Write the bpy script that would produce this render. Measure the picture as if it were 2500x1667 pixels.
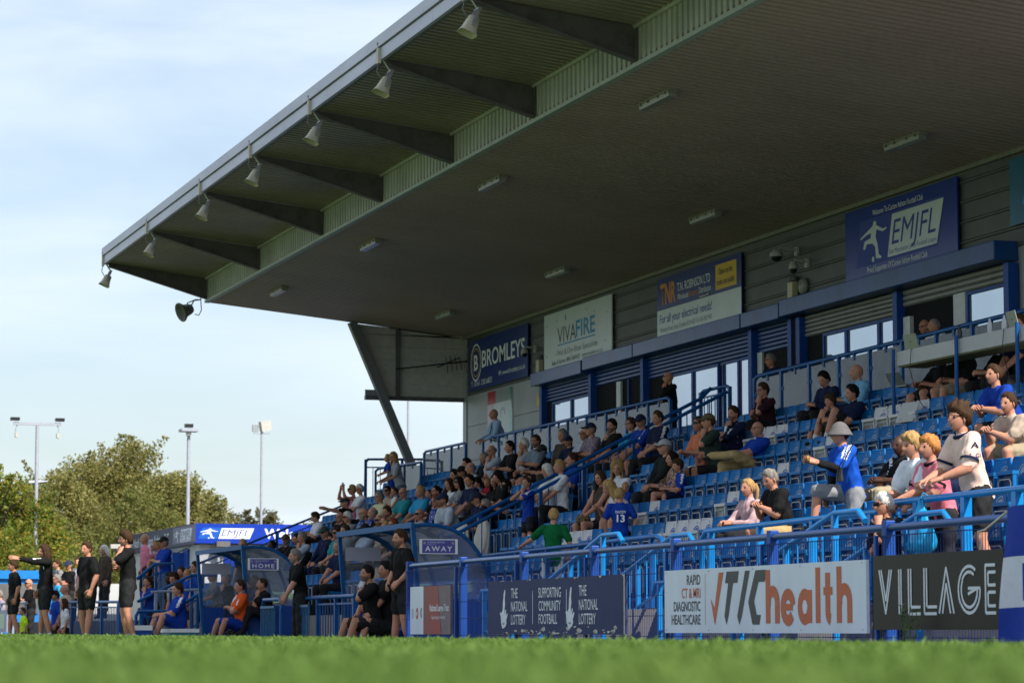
import bpy, bmesh, math, random
import numpy as np
from mathutils import Vector, Matrix, Euler
R = math.radians
random.seed(7)
sc = bpy.context.scene
col = sc.collection
for o in list(bpy.data.objects): bpy.data.objects.remove(o)

# ---------------------------------------------------------------- camera
CAM_H = 0.2
YAW, PITCH = R(17.914), R(5.915)
cam_d = bpy.data.cameras.new('camera'); cam = bpy.data.objects.new('camera', cam_d); col.objects.link(cam)
cam_d.sensor_width = 36; cam_d.lens = 6800 / 2500 * 36
cam_d.clip_start = 0.1; cam_d.clip_end = 3000
cam.location = (0, 0, CAM_H)
cam.rotation_euler = (math.pi / 2 + PITCH, 0, -YAW)
cam_d.dof.use_dof = True; cam_d.dof.focus_distance = 34; cam_d.dof.aperture_fstop = 4.5
sc.camera = cam
sc.render.resolution_x, sc.render.resolution_y = 1024, 682

# ---------------------------------------------------------------- sky, sun, exposure
SUN_EL, SUN_PHI = R(46), R(24)
to_sun = Vector((math.sin(SUN_PHI) * math.cos(SUN_EL), -math.cos(SUN_PHI) * math.cos(SUN_EL), math.sin(SUN_EL)))
wd = bpy.data.worlds.new('World'); sc.world = wd; wd.use_nodes = True
nt = wd.node_tree; nt.nodes.clear()
def N(t, tree=None, **k):
    n = (tree or nt).nodes.new(t)
    for a, b in k.items(): setattr(n, a, b)
    return n
out = N('ShaderNodeOutputWorld'); bg = N('ShaderNodeBackground')
sky = N('ShaderNodeTexSky', sky_type='NISHITA', sun_disc=False)
sky.sun_elevation = SUN_EL; sky.sun_rotation = math.atan2(to_sun.x, to_sun.y)
sky.air_density = 1.0; sky.dust_density = 1.6; sky.ozone_density = 1.3
tc = N('ShaderNodeTexCoord')
mp = N('ShaderNodeMapping'); mp.inputs['Scale'].default_value = (3.2, 3.2, 13.0); mp.inputs['Location'].default_value = (1.3, .4, .55)
n1 = N('ShaderNodeTexNoise'); n1.inputs['Scale'].default_value = 1.35; n1.inputs['Detail'].default_value = 9; n1.inputs['Roughness'].default_value = .52; n1.inputs['Distortion'].default_value = .35
cr = N('ShaderNodeValToRGB'); cr.color_ramp.elements[0].position = .33; cr.color_ramp.elements[1].position = .63; cr.color_ramp.elements[0].color = (.28, .28, .28, 1)
mix = N('ShaderNodeMixRGB'); mix.inputs[2].default_value = (5.7, 6.45, 7.2, 1)
sc_ = N('ShaderNodeMath', operation='MULTIPLY'); sc_.inputs[1].default_value = .92
L = nt.links.new
L(tc.outputs['Generated'], mp.inputs[0]); L(mp.outputs[0], n1.inputs['Vector']); L(n1.outputs['Fac'], cr.inputs[0])
L(cr.outputs[0], sc_.inputs[0]); L(sc_.outputs[0], mix.inputs[0]); L(sky.outputs[0], mix.inputs[1]); L(mix.outputs[0], bg.inputs[0])
bg.inputs[1].default_value = 0.1
L(bg.outputs[0], out.inputs[0])
sl = bpy.data.lights.new('sun', 'SUN'); sl.energy = 5.0; sl.angle = R(.6); sl.color = (1, .94, .84)
so = bpy.data.objects.new('sun', sl); col.objects.link(so); so.rotation_euler = to_sun.to_track_quat('Z', 'Y').to_euler(); so.location = (0, -30, 60)
vs = sc.view_settings; vs.view_transform = 'Standard'; vs.look = 'None'; vs.exposure = 0.68; vs.gamma = 1; vs.use_curve_mapping = False
sc.cycles.use_denoising = True
sc.cycles.max_bounces = 6; sc.cycles.diffuse_bounces = 3; sc.cycles.glossy_bounces = 3; sc.cycles.transparent_max_bounces = 24

# ---------------------------------------------------------------- materials
MATS = {}
def mat(name, c, rough=.6, metal=0., var=.12, scale=8., bump=0., bscale=40., spec=.28, c2=None, ramp=None, coat=0., stretch=None, emit=None, sub=0., objrand=0.):
    if name in MATS: return MATS[name]
    m = bpy.data.materials.new(name); m.use_nodes = True; t = m.node_tree
    b = t.nodes['Principled BSDF']
    b.inputs['Roughness'].default_value = rough; b.inputs['Metallic'].default_value = metal
    b.inputs['Specular IOR Level'].default_value = spec; b.inputs['Coat Weight'].default_value = coat
    c = tuple(c)[:3]
    b.inputs['Base Color'].default_value = c + (1,)
    if var or c2:
        tcn = t.nodes.new('ShaderNodeTexCoord'); vec = tcn.outputs['Object']
        if stretch:
            mpp = t.nodes.new('ShaderNodeMapping'); mpp.inputs['Scale'].default_value = stretch
            t.links.new(vec, mpp.inputs[0]); vec = mpp.outputs[0]
        nz = t.nodes.new('ShaderNodeTexNoise'); nz.inputs['Scale'].default_value = scale; nz.inputs['Detail'].default_value = 6; nz.inputs['Roughness'].default_value = .62
        t.links.new(vec, nz.inputs['Vector'])
        r = t.nodes.new('ShaderNodeValToRGB')
        lo, hi = ramp or (.3, .7)
        r.color_ramp.elements[0].position = lo; r.color_ramp.elements[1].position = hi
        if c2: e0, e1 = c, tuple(c2)
        else: e0 = tuple(max(0, x * (1 - var)) for x in c); e1 = tuple(min(1, x * (1 + var)) for x in c)
        r.color_ramp.elements[0].color = e0 + (1,); r.color_ramp.elements[1].color = e1 + (1,)
        t.links.new(nz.outputs['Fac'], r.inputs[0]); t.links.new(r.outputs[0], b.inputs['Base Color'])
    if objrand:
        oi = t.nodes.new('ShaderNodeObjectInfo'); mr = t.nodes.new('ShaderNodeMapRange'); mr.inputs[3].default_value = 1 - objrand; mr.inputs[4].default_value = 1 + objrand
        hsv = t.nodes.new('ShaderNodeHueSaturation'); lk = b.inputs['Base Color'].links
        if lk: t.links.new(lk[0].from_socket, hsv.inputs['Color'])
        else: hsv.inputs['Color'].default_value = c + (1,)
        t.links.new(oi.outputs['Random'], mr.inputs[0]); t.links.new(mr.outputs[0], hsv.inputs['Value']); t.links.new(hsv.outputs[0], b.inputs['Base Color'])
    if bump:
        tcn = t.nodes.new('ShaderNodeTexCoord')
        nz = t.nodes.new('ShaderNodeTexNoise'); nz.inputs['Scale'].default_value = bscale; nz.inputs['Detail'].default_value = 4
        bp = t.nodes.new('ShaderNodeBump'); bp.inputs['Strength'].default_value = bump; bp.inputs['Distance'].default_value = .02
        t.links.new(tcn.outputs['Object'], nz.inputs['Vector']); t.links.new(nz.outputs['Fac'], bp.inputs['Height']); t.links.new(bp.outputs[0], b.inputs['Normal'])
    MATS[name] = m
    return m
def clear_mat(name, tint, amount, rough=.03, gloss=(.9, .95, 1), milkiness=0.):
    """thin sheet: see-through, with a reflection that grows at grazing angles and a grey veil of painted highlights and dirt"""
    if name in MATS: return MATS[name]
    m = bpy.data.materials.new(name); m.use_nodes = True; t = m.node_tree; t.nodes.clear()
    o = t.nodes.new('ShaderNodeOutputMaterial'); tr = t.nodes.new('ShaderNodeBsdfTransparent'); gl = t.nodes.new('ShaderNodeBsdfGlossy')
    tr.inputs[0].default_value = tint + (1,); gl.inputs[0].default_value = gloss + (1,); gl.inputs['Roughness'].default_value = rough
    lw = t.nodes.new('ShaderNodeLayerWeight'); lw.inputs[0].default_value = amount
    mx = t.nodes.new('ShaderNodeMixShader'); t.links.new(lw.outputs['Fresnel'], mx.inputs[0]); t.links.new(tr.outputs[0], mx.inputs[1]); t.links.new(gl.outputs[0], mx.inputs[2])
    res = mx
    if milkiness:
        df = t.nodes.new('ShaderNodeBsdfDiffuse'); df.inputs[0].default_value = (.55, .56, .58, 1)
        tcn = t.nodes.new('ShaderNodeTexCoord'); nz = t.nodes.new('ShaderNodeTexNoise'); nz.inputs['Scale'].default_value = 3.5; nz.inputs['Detail'].default_value = 6
        mm = t.nodes.new('ShaderNodeMath'); mm.operation = 'MULTIPLY'; mm.inputs[1].default_value = milkiness * 2
        t.links.new(tcn.outputs['Object'], nz.inputs['Vector']); t.links.new(nz.outputs['Fac'], mm.inputs[0])
        m2 = t.nodes.new('ShaderNodeMixShader'); t.links.new(mm.outputs[0], m2.inputs[0]); t.links.new(mx.outputs[0], m2.inputs[1]); t.links.new(df.outputs[0], m2.inputs[2]); res = m2
    t.links.new(res.outputs[0], o.inputs[0]); MATS[name] = m
    return m

# ---------------------------------------------------------------- mesh helpers
def V(*a): return Vector(a)
class MB:
    def __init__(s): s.v = []; s.f = []; s.m = []; s.mi = 0; s.sm = []; s.smooth = False
    def add(s, vs, fs):
        b = len(s.v); s.v += [tuple(x) for x in vs]
        for f in fs: s.f.append(tuple(b + i for i in f)); s.m.append(s.mi); s.sm.append(s.smooth)
        return s
    def box(s, a, b):
        x0, y0, z0 = a; x1, y1, z1 = b
        return s.add([(x0,y0,z0),(x1,y0,z0),(x1,y1,z0),(x0,y1,z0),(x0,y0,z1),(x1,y0,z1),(x1,y1,z1),(x0,y1,z1)],
                     [(0,3,2,1),(4,5,6,7),(0,1,5,4),(1,2,6,5),(2,3,7,6),(3,0,4,7)])
    def bar(s, p, q, w, h, up=(0,0,1)):
        p, q = Vector(p), Vector(q); d = (q - p).normalized(); u = Vector(up)
        r = d.cross(u)
        if r.length < 1e-4: r = d.cross(Vector((0,1,0)))
        r.normalize(); u = r.cross(d).normalized(); r = r * w / 2; u = u * h / 2
        vs = [p-r-u, p+r-u, p+r+u, p-r+u, q-r-u, q+r-u, q+r+u, q-r+u]
        return s.add(vs, [(0,3,2,1),(4,5,6,7),(0,1,5,4),(1,2,6,5),(2,3,7,6),(3,0,4,7)])
    def tube(s, pts, rad, n=8, cap=True):
        pts = [Vector(p) for p in pts]; rads = rad if isinstance(rad, (list, tuple)) else [rad] * len(pts)
        rings = []; prev = None; sm0 = s.smooth
        for i, p in enumerate(pts):
            if i == 0: d = pts[1] - p
            elif i == len(pts) - 1: d = p - pts[i-1]
            else: d = (pts[i+1] - p).normalized() + (p - pts[i-1]).normalized()
            d.normalize()
            if prev is None:
                r = d.cross(Vector((0,0,1)));
                if r.length < .05: r = d.cross(Vector((0,1,0)))
            else: r = prev - d * prev.dot(d)
            r.normalize(); prev = r; u = d.cross(r)
            rings.append([p + (r * math.cos(2*math.pi*k/n) + u * math.sin(2*math.pi*k/n)) * rads[i] for k in range(n)])
        vs = [v for rg in rings for v in rg]; fs = []
        for i in range(len(pts) - 1):
            for k in range(n): fs.append((i*n+k, i*n+(k+1)%n, (i+1)*n+(k+1)%n, (i+1)*n+k))
        s.smooth = n > 5; s.add(vs, fs); s.smooth = sm0
        if cap: s.add(rings[0], [tuple(reversed(range(n)))]); s.add(rings[-1], [tuple(range(n))])
        return s
    def loft(s, rings, cap=True, closed=True):
        n = len(rings[0]); vs = [v for rg in rings for v in rg]; fs = []
        for i in range(len(rings) - 1):
            for k in range(n if closed else n - 1): fs.append((i*n+k, i*n+(k+1)%n, (i+1)*n+(k+1)%n, (i+1)*n+k))
        s.add(vs, fs)
        if cap: s.add(rings[0], [tuple(reversed(range(n)))]); s.add(rings[-1], [tuple(range(n))])
        return s
    def lathe(s, prof, n=16, M=None, cap=False):
        M = M or Matrix()
        rings = [[M @ Vector((r*math.cos(2*math.pi*k/n), r*math.sin(2*math.pi*k/n), z)) for k in range(n)] for r, z in prof]
        return s.loft(rings, cap)
    def prism(s, poly, ax, a, b):
        """poly in the two other axes (cyclic order), extruded along axis ax from a to b"""
        def P(p, t):
            return {0: (t, p[0], p[1]), 1: (p[0], t, p[1]), 2: (p[0], p[1], t)}[ax]
        n = len(poly); vs = [P(p, a) for p in poly] + [P(p, b) for p in poly]
        return s.add(vs, [tuple(range(n)), tuple(reversed(range(n, 2*n)))] + [(i, i+n, (i+1)%n+n, (i+1)%n) for i in range(n)])
    def mesh(s, name, mats):
        me = bpy.data.meshes.new(name); me.from_pydata(s.v, [], s.f)
        for m in (mats if isinstance(mats, (list, tuple)) else [mats]): me.materials.append(m)
        me.polygons.foreach_set('material_index', s.m); me.polygons.foreach_set('use_smooth', s.sm)
        me.update(); return me
    def build(s, name, mats, parent=None, fix=True):
        me = s.mesh(name, mats)
        if fix:
            bm = bmesh.new(); bm.from_mesh(me); bmesh.ops.recalc_face_normals(bm, faces=bm.faces); bm.to_mesh(me); bm.free()
        return link(name, me, parent)
def link(name, me, parent=None):
    o = bpy.data.objects.new(name, me); col.objects.link(o)
    if parent is not None: o.parent = parent
    return o
def tag(o, label, cat, group=None):
    o['label'] = label; o['category'] = cat
    if group: o['group'] = group
    return o
def thing(name, label, cat, loc=(0,0,0), rz=0., group=None):
    o = bpy.data.objects.new(name, None); col.objects.link(o); o.location = loc; o.rotation_euler = (0,0,rz); o.empty_display_size = .1
    return tag(o, label, cat, group)
def struct(o, kind='structure'): o['kind'] = kind; return o
def copy_tree(o, parent=None):
    c = o.copy(); col.objects.link(c); c.parent = parent
    for ch in o.children: copy_tree(ch, c)
    return c
def arc(c, r, a0, a1, n, ax1, ax2):
    return [Vector(c) + Vector(ax1) * r * math.cos(R(a0 + (a1-a0)*i/n)) + Vector(ax2) * r * math.sin(R(a0 + (a1-a0)*i/n)) for i in range(n+1)]
def bevel(o, w=.01, seg=2):
    m = o.modifiers.new('bevel', 'BEVEL'); m.width = w; m.segments = seg; m.limit_method = 'ANGLE'; return o

# ---------------------------------------------------------------- flat print on signs
class Face:
    """a flat sign face: origin at its lower left corner as seen, right and up axes"""
    def __init__(s, o, right, up=(0,0,1), parent=None):
        s.o, s.r, s.u = Vector(o), Vector(right).normalized(), Vector(up).normalized(); s.n = s.r.cross(s.u); s.p = parent; s.k = 0
    def pt(s, a, b, n=.0015): return s.o + s.r*a + s.u*b + s.n*n
    def poly(s, pts, m, name='print', n=None):
        s.k += 1; n = n if n is not None else .0015 + .00025 * (s.k % 14)
        b = MB(); vs = [s.pt(a, c, n) for a, c in pts]; b.add(vs, [tuple(range(len(vs)))])
        me = b.mesh(name, m); return link(name, me, s.p)
    def rect(s, a0, b0, a1, b1, m, name='print', n=None): return s.poly([(a0,b0),(a1,b0),(a1,b1),(a0,b1)], m, name, n)
    def ring(s, a, b, r0, r1, m, a0=0, a1=360, name='emblem', n=None, ky=1., seg=24):
        s.k += 1; n = n if n is not None else .0015 + .00025 * (s.k % 14)
        q = MB(); vs = []; fs = []
        for i in range(seg+1):
            t = R(a0 + (a1-a0)*i/seg)
            vs += [s.pt(a + r0*math.cos(t), b + ky*r0*math.sin(t), n), s.pt(a + r1*math.cos(t), b + ky*r1*math.sin(t), n)]
        for i in range(seg): fs.append((2*i, 2*i+1, 2*i+3, 2*i+2))
        q.add(vs, fs); return link(name, q.mesh(name, m), s.p)
    def text(s, txt, a, b, h, w, m, align='L', shear=0., bold=.0, name='lettering', n=None, spacing=1.):
        """text with cap height h, stretched to width w, its baseline starting (or centred/ending) at a, b"""
        s.k += 1; n = n if n is not None else .0022 + .00025 * (s.k % 14)
        cu = bpy.data.curves.new(name, 'FONT'); cu.body = txt; cu.size = 1; cu.shear = shear; cu.offset = bold; cu.space_character = spacing
        cu.resolution_u = 3
        t = bpy.data.objects.new('tmp', cu); col.objects.link(t)
        dg = bpy.context.evaluated_depsgraph_get(); me = bpy.data.meshes.new_from_object(t.evaluated_get(dg))
        bpy.data.objects.remove(t); bpy.data.curves.remove(cu)
        co = np.zeros(len(me.vertices)*3); me.vertices.foreach_get('co', co); co = co.reshape(-1, 3)
        x0, x1 = co[:,0].min(), co[:,0].max(); kx = w / (x1 - x0) if w else h / .69; ky = h / .69
        X = (co[:,0] - x0) * kx; Wt = (x1-x0)*kx; X = X + (a if align == 'L' else a - Wt/2 if align == 'C' else a - Wt); Y = co[:,1] * ky + b
        P = np.array(s.o)[None] + X[:,None]*np.array(s.r) + Y[:,None]*np.array(s.u) + n*np.array(s.n)
        me.vertices.foreach_set('co', P.astype(np.float32).ravel()); me.materials.clear(); me.materials.append(m); me.name = name; me.update()
        return link(name, me, s.p)
def board(name, label, cat, x, y0, y1, z0, z1, m, th=.03, group=None):
    """a flat board facing the pitch (-X): y0 is its left end as seen"""
    t = thing(name, label, cat, (0,0,0), 0, group)
    p = MB().box((x, min(y0,y1), z0), (x+th, max(y0,y1), z1)).build('panel', m, t)
    return t, Face((x, y0, z0), (0, -1 if y0 > y1 else 1, 0), parent=t)

# paints
BLUE = mat('blue_rail_paint', (.003, .072, .25), .38, var=.22, scale=3, spec=.2)
NAVY = mat('royal_blue_paint', (.004, .052, .27), .5, var=.15, scale=2, spec=.3)
BLUE_SUNLIT = mat('sunlit_blue_rail_paint', (.005, .19, .52), .3, var=.12, scale=3)  # same rail blue with sunlight put into its colour
TEAL = mat('teal_frame_paint', (.004, .08, .25), .5, var=.2, scale=4, spec=.15)
WHITE = mat('white_print', (.78, .79, .8), .45, var=.03)
BLACKP = mat('black_print', (.018, .018, .02), .4, var=.1)
STEEL = mat('galvanised_steel', (.36, .37, .39), .42, metal=.7, var=.15, scale=12)
GREYSTEEL = mat('dull_grey_steel', (.115, .112, .115), .55, var=.3, scale=2.5, bump=.1, bscale=20)
CONC = mat('terrace_concrete', (.11, .105, .10), .85, var=.25, scale=2.5, bump=.25, bscale=30)
# ================================================================ ground
def pitch_h(x):
    xs = [-400, 6.0, 7.4, 9.0, 9.8, 400]; hs = [.125, .125, .0, 0.0, -.12, -.12]
    return float(np.interp(x, xs, hs))
GRASS = mat('pitch_turf', (.06, .11, .024), .9, c2=(.105, .165, .038), scale=1.1, bump=.6, bscale=60)
TARMAC = mat('apron_tarmac', (.06, .06, .062), .9, var=.25, scale=3, bump=.3, bscale=60)
def sheet(name, xs, ys, zf, m):
    b = MB(); vs = [(x, y, zf(x)) for y in ys for x in xs]; n = len(xs)
    b.add(vs, [(j*n+i, j*n+i+1, (j+1)*n+i+1, (j+1)*n+i) for j in range(len(ys)-1) for i in range(n-1)])
    for i in range(len(b.sm)): b.sm[i] = True
    return struct(b.build(name, m, fix=False))
sheet('ground', [-1200, 1600], [-400, 2500], lambda x: -.3, mat('far_ground', (.085, .085, .06), .95, scale=.1))
sheet('pitch', [-120, -10, 0, 3, 5, 5.7, 6, 6.3, 6.8, 7.2, 7.5, 8, 8.95], [-30, 0, 10, 20, 40, 80, 140], pitch_h, GRASS)
sheet('apron_path', [8.95, 9.3, 9.8, 13, 30, 60], [-30, 20, 60, 100, 150], lambda x: pitch_h(x) - .002 if x < 9 else pitch_h(x), TARMAC)
def grass():
    rng = np.random.default_rng(3); n = 150000
    ang = R(17.914) + np.radians(rng.uniform(-12.5, 12.5, n)); d = 1.5 * (48/1.5) ** (rng.random(n) ** .85)
    x = np.sin(ang) * d; y = np.cos(ang) * d
    k = x < 7.3; x, y, d = x[k], y[k], d[k]; n = len(x)
    z = np.interp(x, [-400, 6.0, 7.4, 9.0], [.125, .125, .0, 0.0])
    w = np.maximum(.0022, d * .00035) * rng.uniform(.7, 1.4, n); h = rng.uniform(.012, .034, n) * (1 + (rng.random(n) < .03) * .7)
    a = rng.uniform(0, 6.283, n); lx, ly = rng.normal(0, .012, n), rng.normal(0, .012, n)
    dx, dy = np.cos(a) * w, np.sin(a) * w
    V_ = np.empty((n, 4, 3))
    V_[:,0] = np.stack([x - dx, y - dy, z - .004], 1); V_[:,1] = np.stack([x + dx, y + dy, z - .004], 1)
    V_[:,2] = np.stack([x + lx*.5 + dx*.7, y + ly*.5 + dy*.7, z + h*.6], 1); V_[:,3] = np.stack([x + lx*1.6, y + ly*1.6, z + h], 1)
    me = bpy.data.meshes.new('grass'); me.vertices.add(n*4); me.vertices.foreach_set('co', V_.astype(np.float32).ravel())
    idx = np.arange(n)[:,None]*4; f = np.concatenate([idx, idx+1, idx+2, idx, idx+2, idx+3], 1).ravel()
    me.loops.add(n*6); me.loops.foreach_set('vertex_index', f.astype(np.int32)); me.polygons.add(n*2)
    me.polygons.foreach_set('loop_start', np.arange(0, n*6, 3, dtype=np.int32)); me.update(calc_edges=True); me.validate()
    m = mat('grass_blades', (.068, .14, .022), .65, c2=(.155, .23, .052), scale=2.2, ramp=(.3, .75))
    t = m.node_tree; b = t.nodes['Principled BSDF']
    # light passes through the thin blades
    b.inputs['Subsurface Weight'].default_value = 0
    tl = t.nodes.new('ShaderNodeBsdfTranslucent'); tl.inputs[0].default_value = (.13, .21, .035, 1)
    mx = t.nodes.new('ShaderNodeMixShader'); mx.inputs[0].default_value = .35
    o = t.nodes['Material Output']; t.links.new(b.outputs[0], mx.inputs[1]); t.links.new(tl.outputs[0], mx.inputs[2]); t.links.new(mx.outputs[0], o.inputs[0])
    me.materials.append(m); g = link('grass', me); struct(g, 'stuff'); g['label'] = 'short green pitch grass blurred in the foreground'
    g['category'] = 'grass'
grass()

# ================================================================ grandstand
YE, YR = 66.3, 29.0          # far end of the roof, near end (outside the frame)
XW, XR, XB, XF = 20.2, 18.6, 13.6, 11.1   # rear wall, upper rail, soffit band, fascia
def row_x(i): return 13.4 + .76 * i       # seat back line of a row
def row_z(i): return .48 + .412 * i       # floor of a row
WALK_Z = row_z(7)
gs = thing('grandstand', 'covered football grandstand with dark cantilever roof and grey clad rear wall', 'grandstand', (0,0,0))
SOFF = mat('ribbed_soffit_metal', (.40, .30, .28), .55, var=.12, scale=.35, spec=.22)
SOFF2 = mat('ribbed_canopy_metal', (.25, .21, .17), .45, var=.2, scale=.6)
BAND = mat('pale_green_ribbed_metal', (.36, .36, .34), .5, var=.2, scale=1.2)
FASC = mat('lavender_grey_fascia', (.38, .37, .50), .42, var=.2, scale=.8, spec=.5, stretch=(1, .4, 3))
BEAM = mat('brown_grey_steel_beam', (.115, .105, .105), .6, c2=(.05, .04, .038), ramp=(.45, .85), scale=4, bump=.2, bscale=25)
def ribbed(name, P0, P1, m, pitch, depth, parent, nrm):
    """P0(y), P1(y): the two ends of a rib at position y; ribs repeat along y"""
    b = MB(); n = int((YE - YR) / pitch); rows = []
    for i in range(n):
        y = YR + i * pitch
        for f, d in ((0, 0), (.56, 0), (.60, 1), (.96, 1)): rows.append((y + f * pitch, d))
    rows.append((YR + n*pitch, 0)); vs = []
    for y, d in rows:
        for P in (P0, P1): vs.append(Vector((P[0], y, P[1])) + Vector(nrm) * depth * d)
    b.add(vs, [(2*i, 2*i+1, 2*i+3, 2*i+2) for i in range(len(rows)-1)])
    return b.build(name, m, parent, fix=False)
ribbed('soffit', (XB, 8.13), (XW, 7.46), SOFF, .2, .09, gs, (0, 0, 1))
ribbed('canopy_soffit', (XF + .1, 8.97), (XB, 8.70), SOFF2, .2, .09, gs, (0, 0, 1))
ribbed('soffit_band', (XB, 8.15), (XB, 8.72), BAND, .2, .03, gs, (1, 0, 0))
MB().box((XB-.03, YR, 8.11), (XB+.09, YE, 8.17)).build('band_trim', mat('pale_trim', (.33,.36,.33), .5), gs)
MB().box((XB-.05, YR, 8.66), (XB-.008, YE, 8.74)).build('band_trim', BAND, gs)
# roof sheet on top
MB().add([(XF, YR, 9.3), (XW+1, YR, 8.75), (XW+1, YE, 8.75), (XF, YE, 9.3), (XF, YR, 9.25), (XW+1, YR, 8.6), (XW+1, YE, 8.6), (XF, YE, 9.25)],
         [(0,1,2,3),(7,6,5,4),(0,4,5,1),(1,5,6,2),(2,6,7,3),(3,7,4,0)]).build('roof_sheet', GREYSTEEL, gs)
# fascia: two rows of folded panels
yy = YE
k = 0
while yy > YR:
    y0 = max(yy - 3.1, YR)
    MB().box((XF - .05, y0 + .006, 9.155), (XF + .02, yy, 9.335)).build('fascia_panel', FASC, gs)
    MB().box((XF - .02, y0 - .4 + .006, 8.945), (XF + .04, yy - .4 if k else yy, 9.13)).build('fascia_panel', FASC, gs)
    yy = y0; k += 1
MB().box((XF, YR, 8.95), (XF+.1, YE - .02, 9.25)).build('fascia_backing', GREYSTEEL, gs)
# end closures of the roof
MB().add([(XF+.02, YE, 8.95), (XB, YE, 8.7), (XB, YE, 8.13), (XW, YE, 7.46), (XW, YE, 8.7), (XF+.02, YE, 9.26)], [(0,1,2,3,4,5)]).build('roof_end', GREYSTEEL, gs)
BEAM_Y = [66.15, 60.4, 54.6, 50.0, 45.4, 40.9, 36.35, 31.8]
for y in BEAM_Y:
    b = MB(); pr = [(XF+.1, 8.90), (XB-.02, 8.21), (XB-.02, 8.69), (XF+.1, 8.96)]
    b.prism([(p[0], p[1]) for p in pr], 1, y-.012, y+.012)
    b.add([(XF+.1, y-.08, 8.895), (XF+.1, y+.08, 8.895), (XB-.02, y+.08, 8.205), (XB-.02, y-.08, 8.205)], [(0,1,2,3)])
    b.bar((XF+.1, y, 8.885), (XB-.02, y, 8.195), .16, .02)
    b.box((XB-.035, y-.09, 8.2), (XB-.012, y+.09, 8.7))
    b.build('cantilever_beam', BEAM, gs)
# ---- terrace
STEPM = CONC
for i in range(7):
    x0 = row_x(i) - .58
    MB().box((x0 if i else 12.45, 12.0, -.2), (x0 + .76, YE, row_z(i))).build('terrace_step', STEPM, gs)
MB().box((row_x(7) - .58, 12.0, -.2), (XW, YE, WALK_Z)).build('upper_walkway', STEPM, gs)
BRICK = mat('front_wall_mortar', (.22, .19, .17), .9)
MB().box((12.40, 12.0, -.2), (12.448, YE, .47)).build('front_wall', BRICK, gs)
BRK = mat('red_brown_brick', (.16, .05, .035), .85, c2=(.25, .09, .06), scale=3)
# ---- rear wall: cladding planks above, flat panels below
CLAD = mat('dark_grey_cladding', (.085, .087, .085), .5, var=.15, scale=1.5)
CLADL = mat('light_grey_panel', (.30, .31, .325), .5, var=.12, scale=1.2)
z = 5.98
while z < 7.44:
    b = MB(); y1 = YE
    b.prism([(XW, z), (XW - .02, z + .012), (XW - .02, z + .27), (XW - .045, z + .285), (XW - .045, z + .31), (XW, z + .318)], 1, YR, YE - .3)
    b.build('cladding_plank', CLAD, gs); z += .32
MB().box((XW + .002, YR, WALK_Z), (XW + .25, YE - .02, 7.5)).build('rear_wall', CLADL, gs)
for y1, y0 in ((66.28, 62.9), (62.88, 59.85)):
    for z0, z1 in ((3.4, 4.35), (4.365, 5.2), (5.215, 5.975)):
        MB().box((XW - .03, y0, z0), (XW, y1, z1)).build('wall_panel', CLADL, gs)
for z0, z1 in ((3.4, 4.6), (4.615, 5.35), (5.365, 5.975)):
    MB().box((XW - .03, 30, z0), (XW, 37.35, z1)).build('wall_panel', CLADL, gs)
MB().box((XW - .09, YR, 7.40), (XW - .02, YE, 7.475)).build('wall_top_trim', mat('olive_trim', (.19, .19, .15), .5), gs)
MB().box((XW - .06, YE - .3, 3.3), (XW + .2, YE - .02, 7.4)).build('corner_flashing', CLADL, gs)
# gable wind panel and its strut
GAB = mat('gable_panel', (.48, .46, .44), .5, var=.12)
z = 5.93
while z < 7.7:
    z1 = min(z + .31, 7.75); f = lambda zz: np.interp(zz, [5.9, 7.68], [17.95, 17.3])
    top = lambda x: 8.1 - (x - 13.6) * .1015
    b = MB(); b.prism([(f(z), z), (XW, z), (XW, min(z1 - .004, top(XW))), (f(z1), min(z1 - .004, top(f(z1))))], 1, YE - .1, YE - .06); b.build('gable_plank', GAB, gs); z = z1
MB().prism([(17.93, 5.93), (XW, 5.93), (XW, 7.45), (17.32, 7.7)], 1, YE - .05, YE - .04).build('gable_backing', GAB, gs)
MB().bar((18.42, YE - .13, 5.9), (18.42, YE - .13, 7.6), .1, .1).build('gable_post', GREYSTEEL, gs)
MB().bar((17.6, YE - .08, 5.9), (XW, YE - .08, 5.9), .14, .1).build('gable_rail', GREYSTEEL, gs)
MB().bar((17.6, YE - .08, 6.02), (XW, YE - .08, 6.02), .03, .16).build('gable_rail', mat('gable_trim', (.24,.25,.27), .5), gs)
MB().bar((17.22, YE - .2, 7.75), (19.35, YE - .2, 2.9), .2, .2, up=(0,1,0)).build('diagonal_strut', mat('strut_steel', (.17, .175, .19), .5, var=.15), gs)
# ---- shutters, hoods, windows
GLASS = mat('window_glass', (.42, .50, .58), .04, metal=.75, var=.06, scale=.8)
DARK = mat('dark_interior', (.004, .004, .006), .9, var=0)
SHUT = mat('blue_shutter', (.01, .05, .20), .4, var=.15)
SHUTG = mat('grey_shutter', (.22, .21, .2), .5, c2=(.13, .11, .07), ramp=(.55, .8), scale=3)
HOOD = mat('blue_hood_paint', (.012, .06, .20), .3, var=.28, scale=1.5, spec=.22)
def hood(y1, y0, z0, z1):
    bevel(MB().box((XW - .42, y0, z0), (XW, y1, z1)).build('shutter_hood', HOOD, gs), .015)
hood(59.85, 56.4, 5.70, 5.99); hood(56.3, 53.22, 5.75, 6.03); hood(53.18, 47.5, 5.75, 6.03); hood(47.45, 45.7, 5.75, 6.03); hood(45.66, 37.5, 5.77, 6.07)
def slats(y1, y0, z0, z1, m):
    n = max(2, int((z1 - z0) / .075)); h = (z1 - z0) / n
    for i in range(n):
        z = z0 + i * h
        MB().prism([(XW - .06, z), (XW - .095, z + h*.25), (XW - .095, z + h*.75), (XW - .06, z + h - .008)], 1, y0, y1).build('shutter_slat', m, gs)
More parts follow.
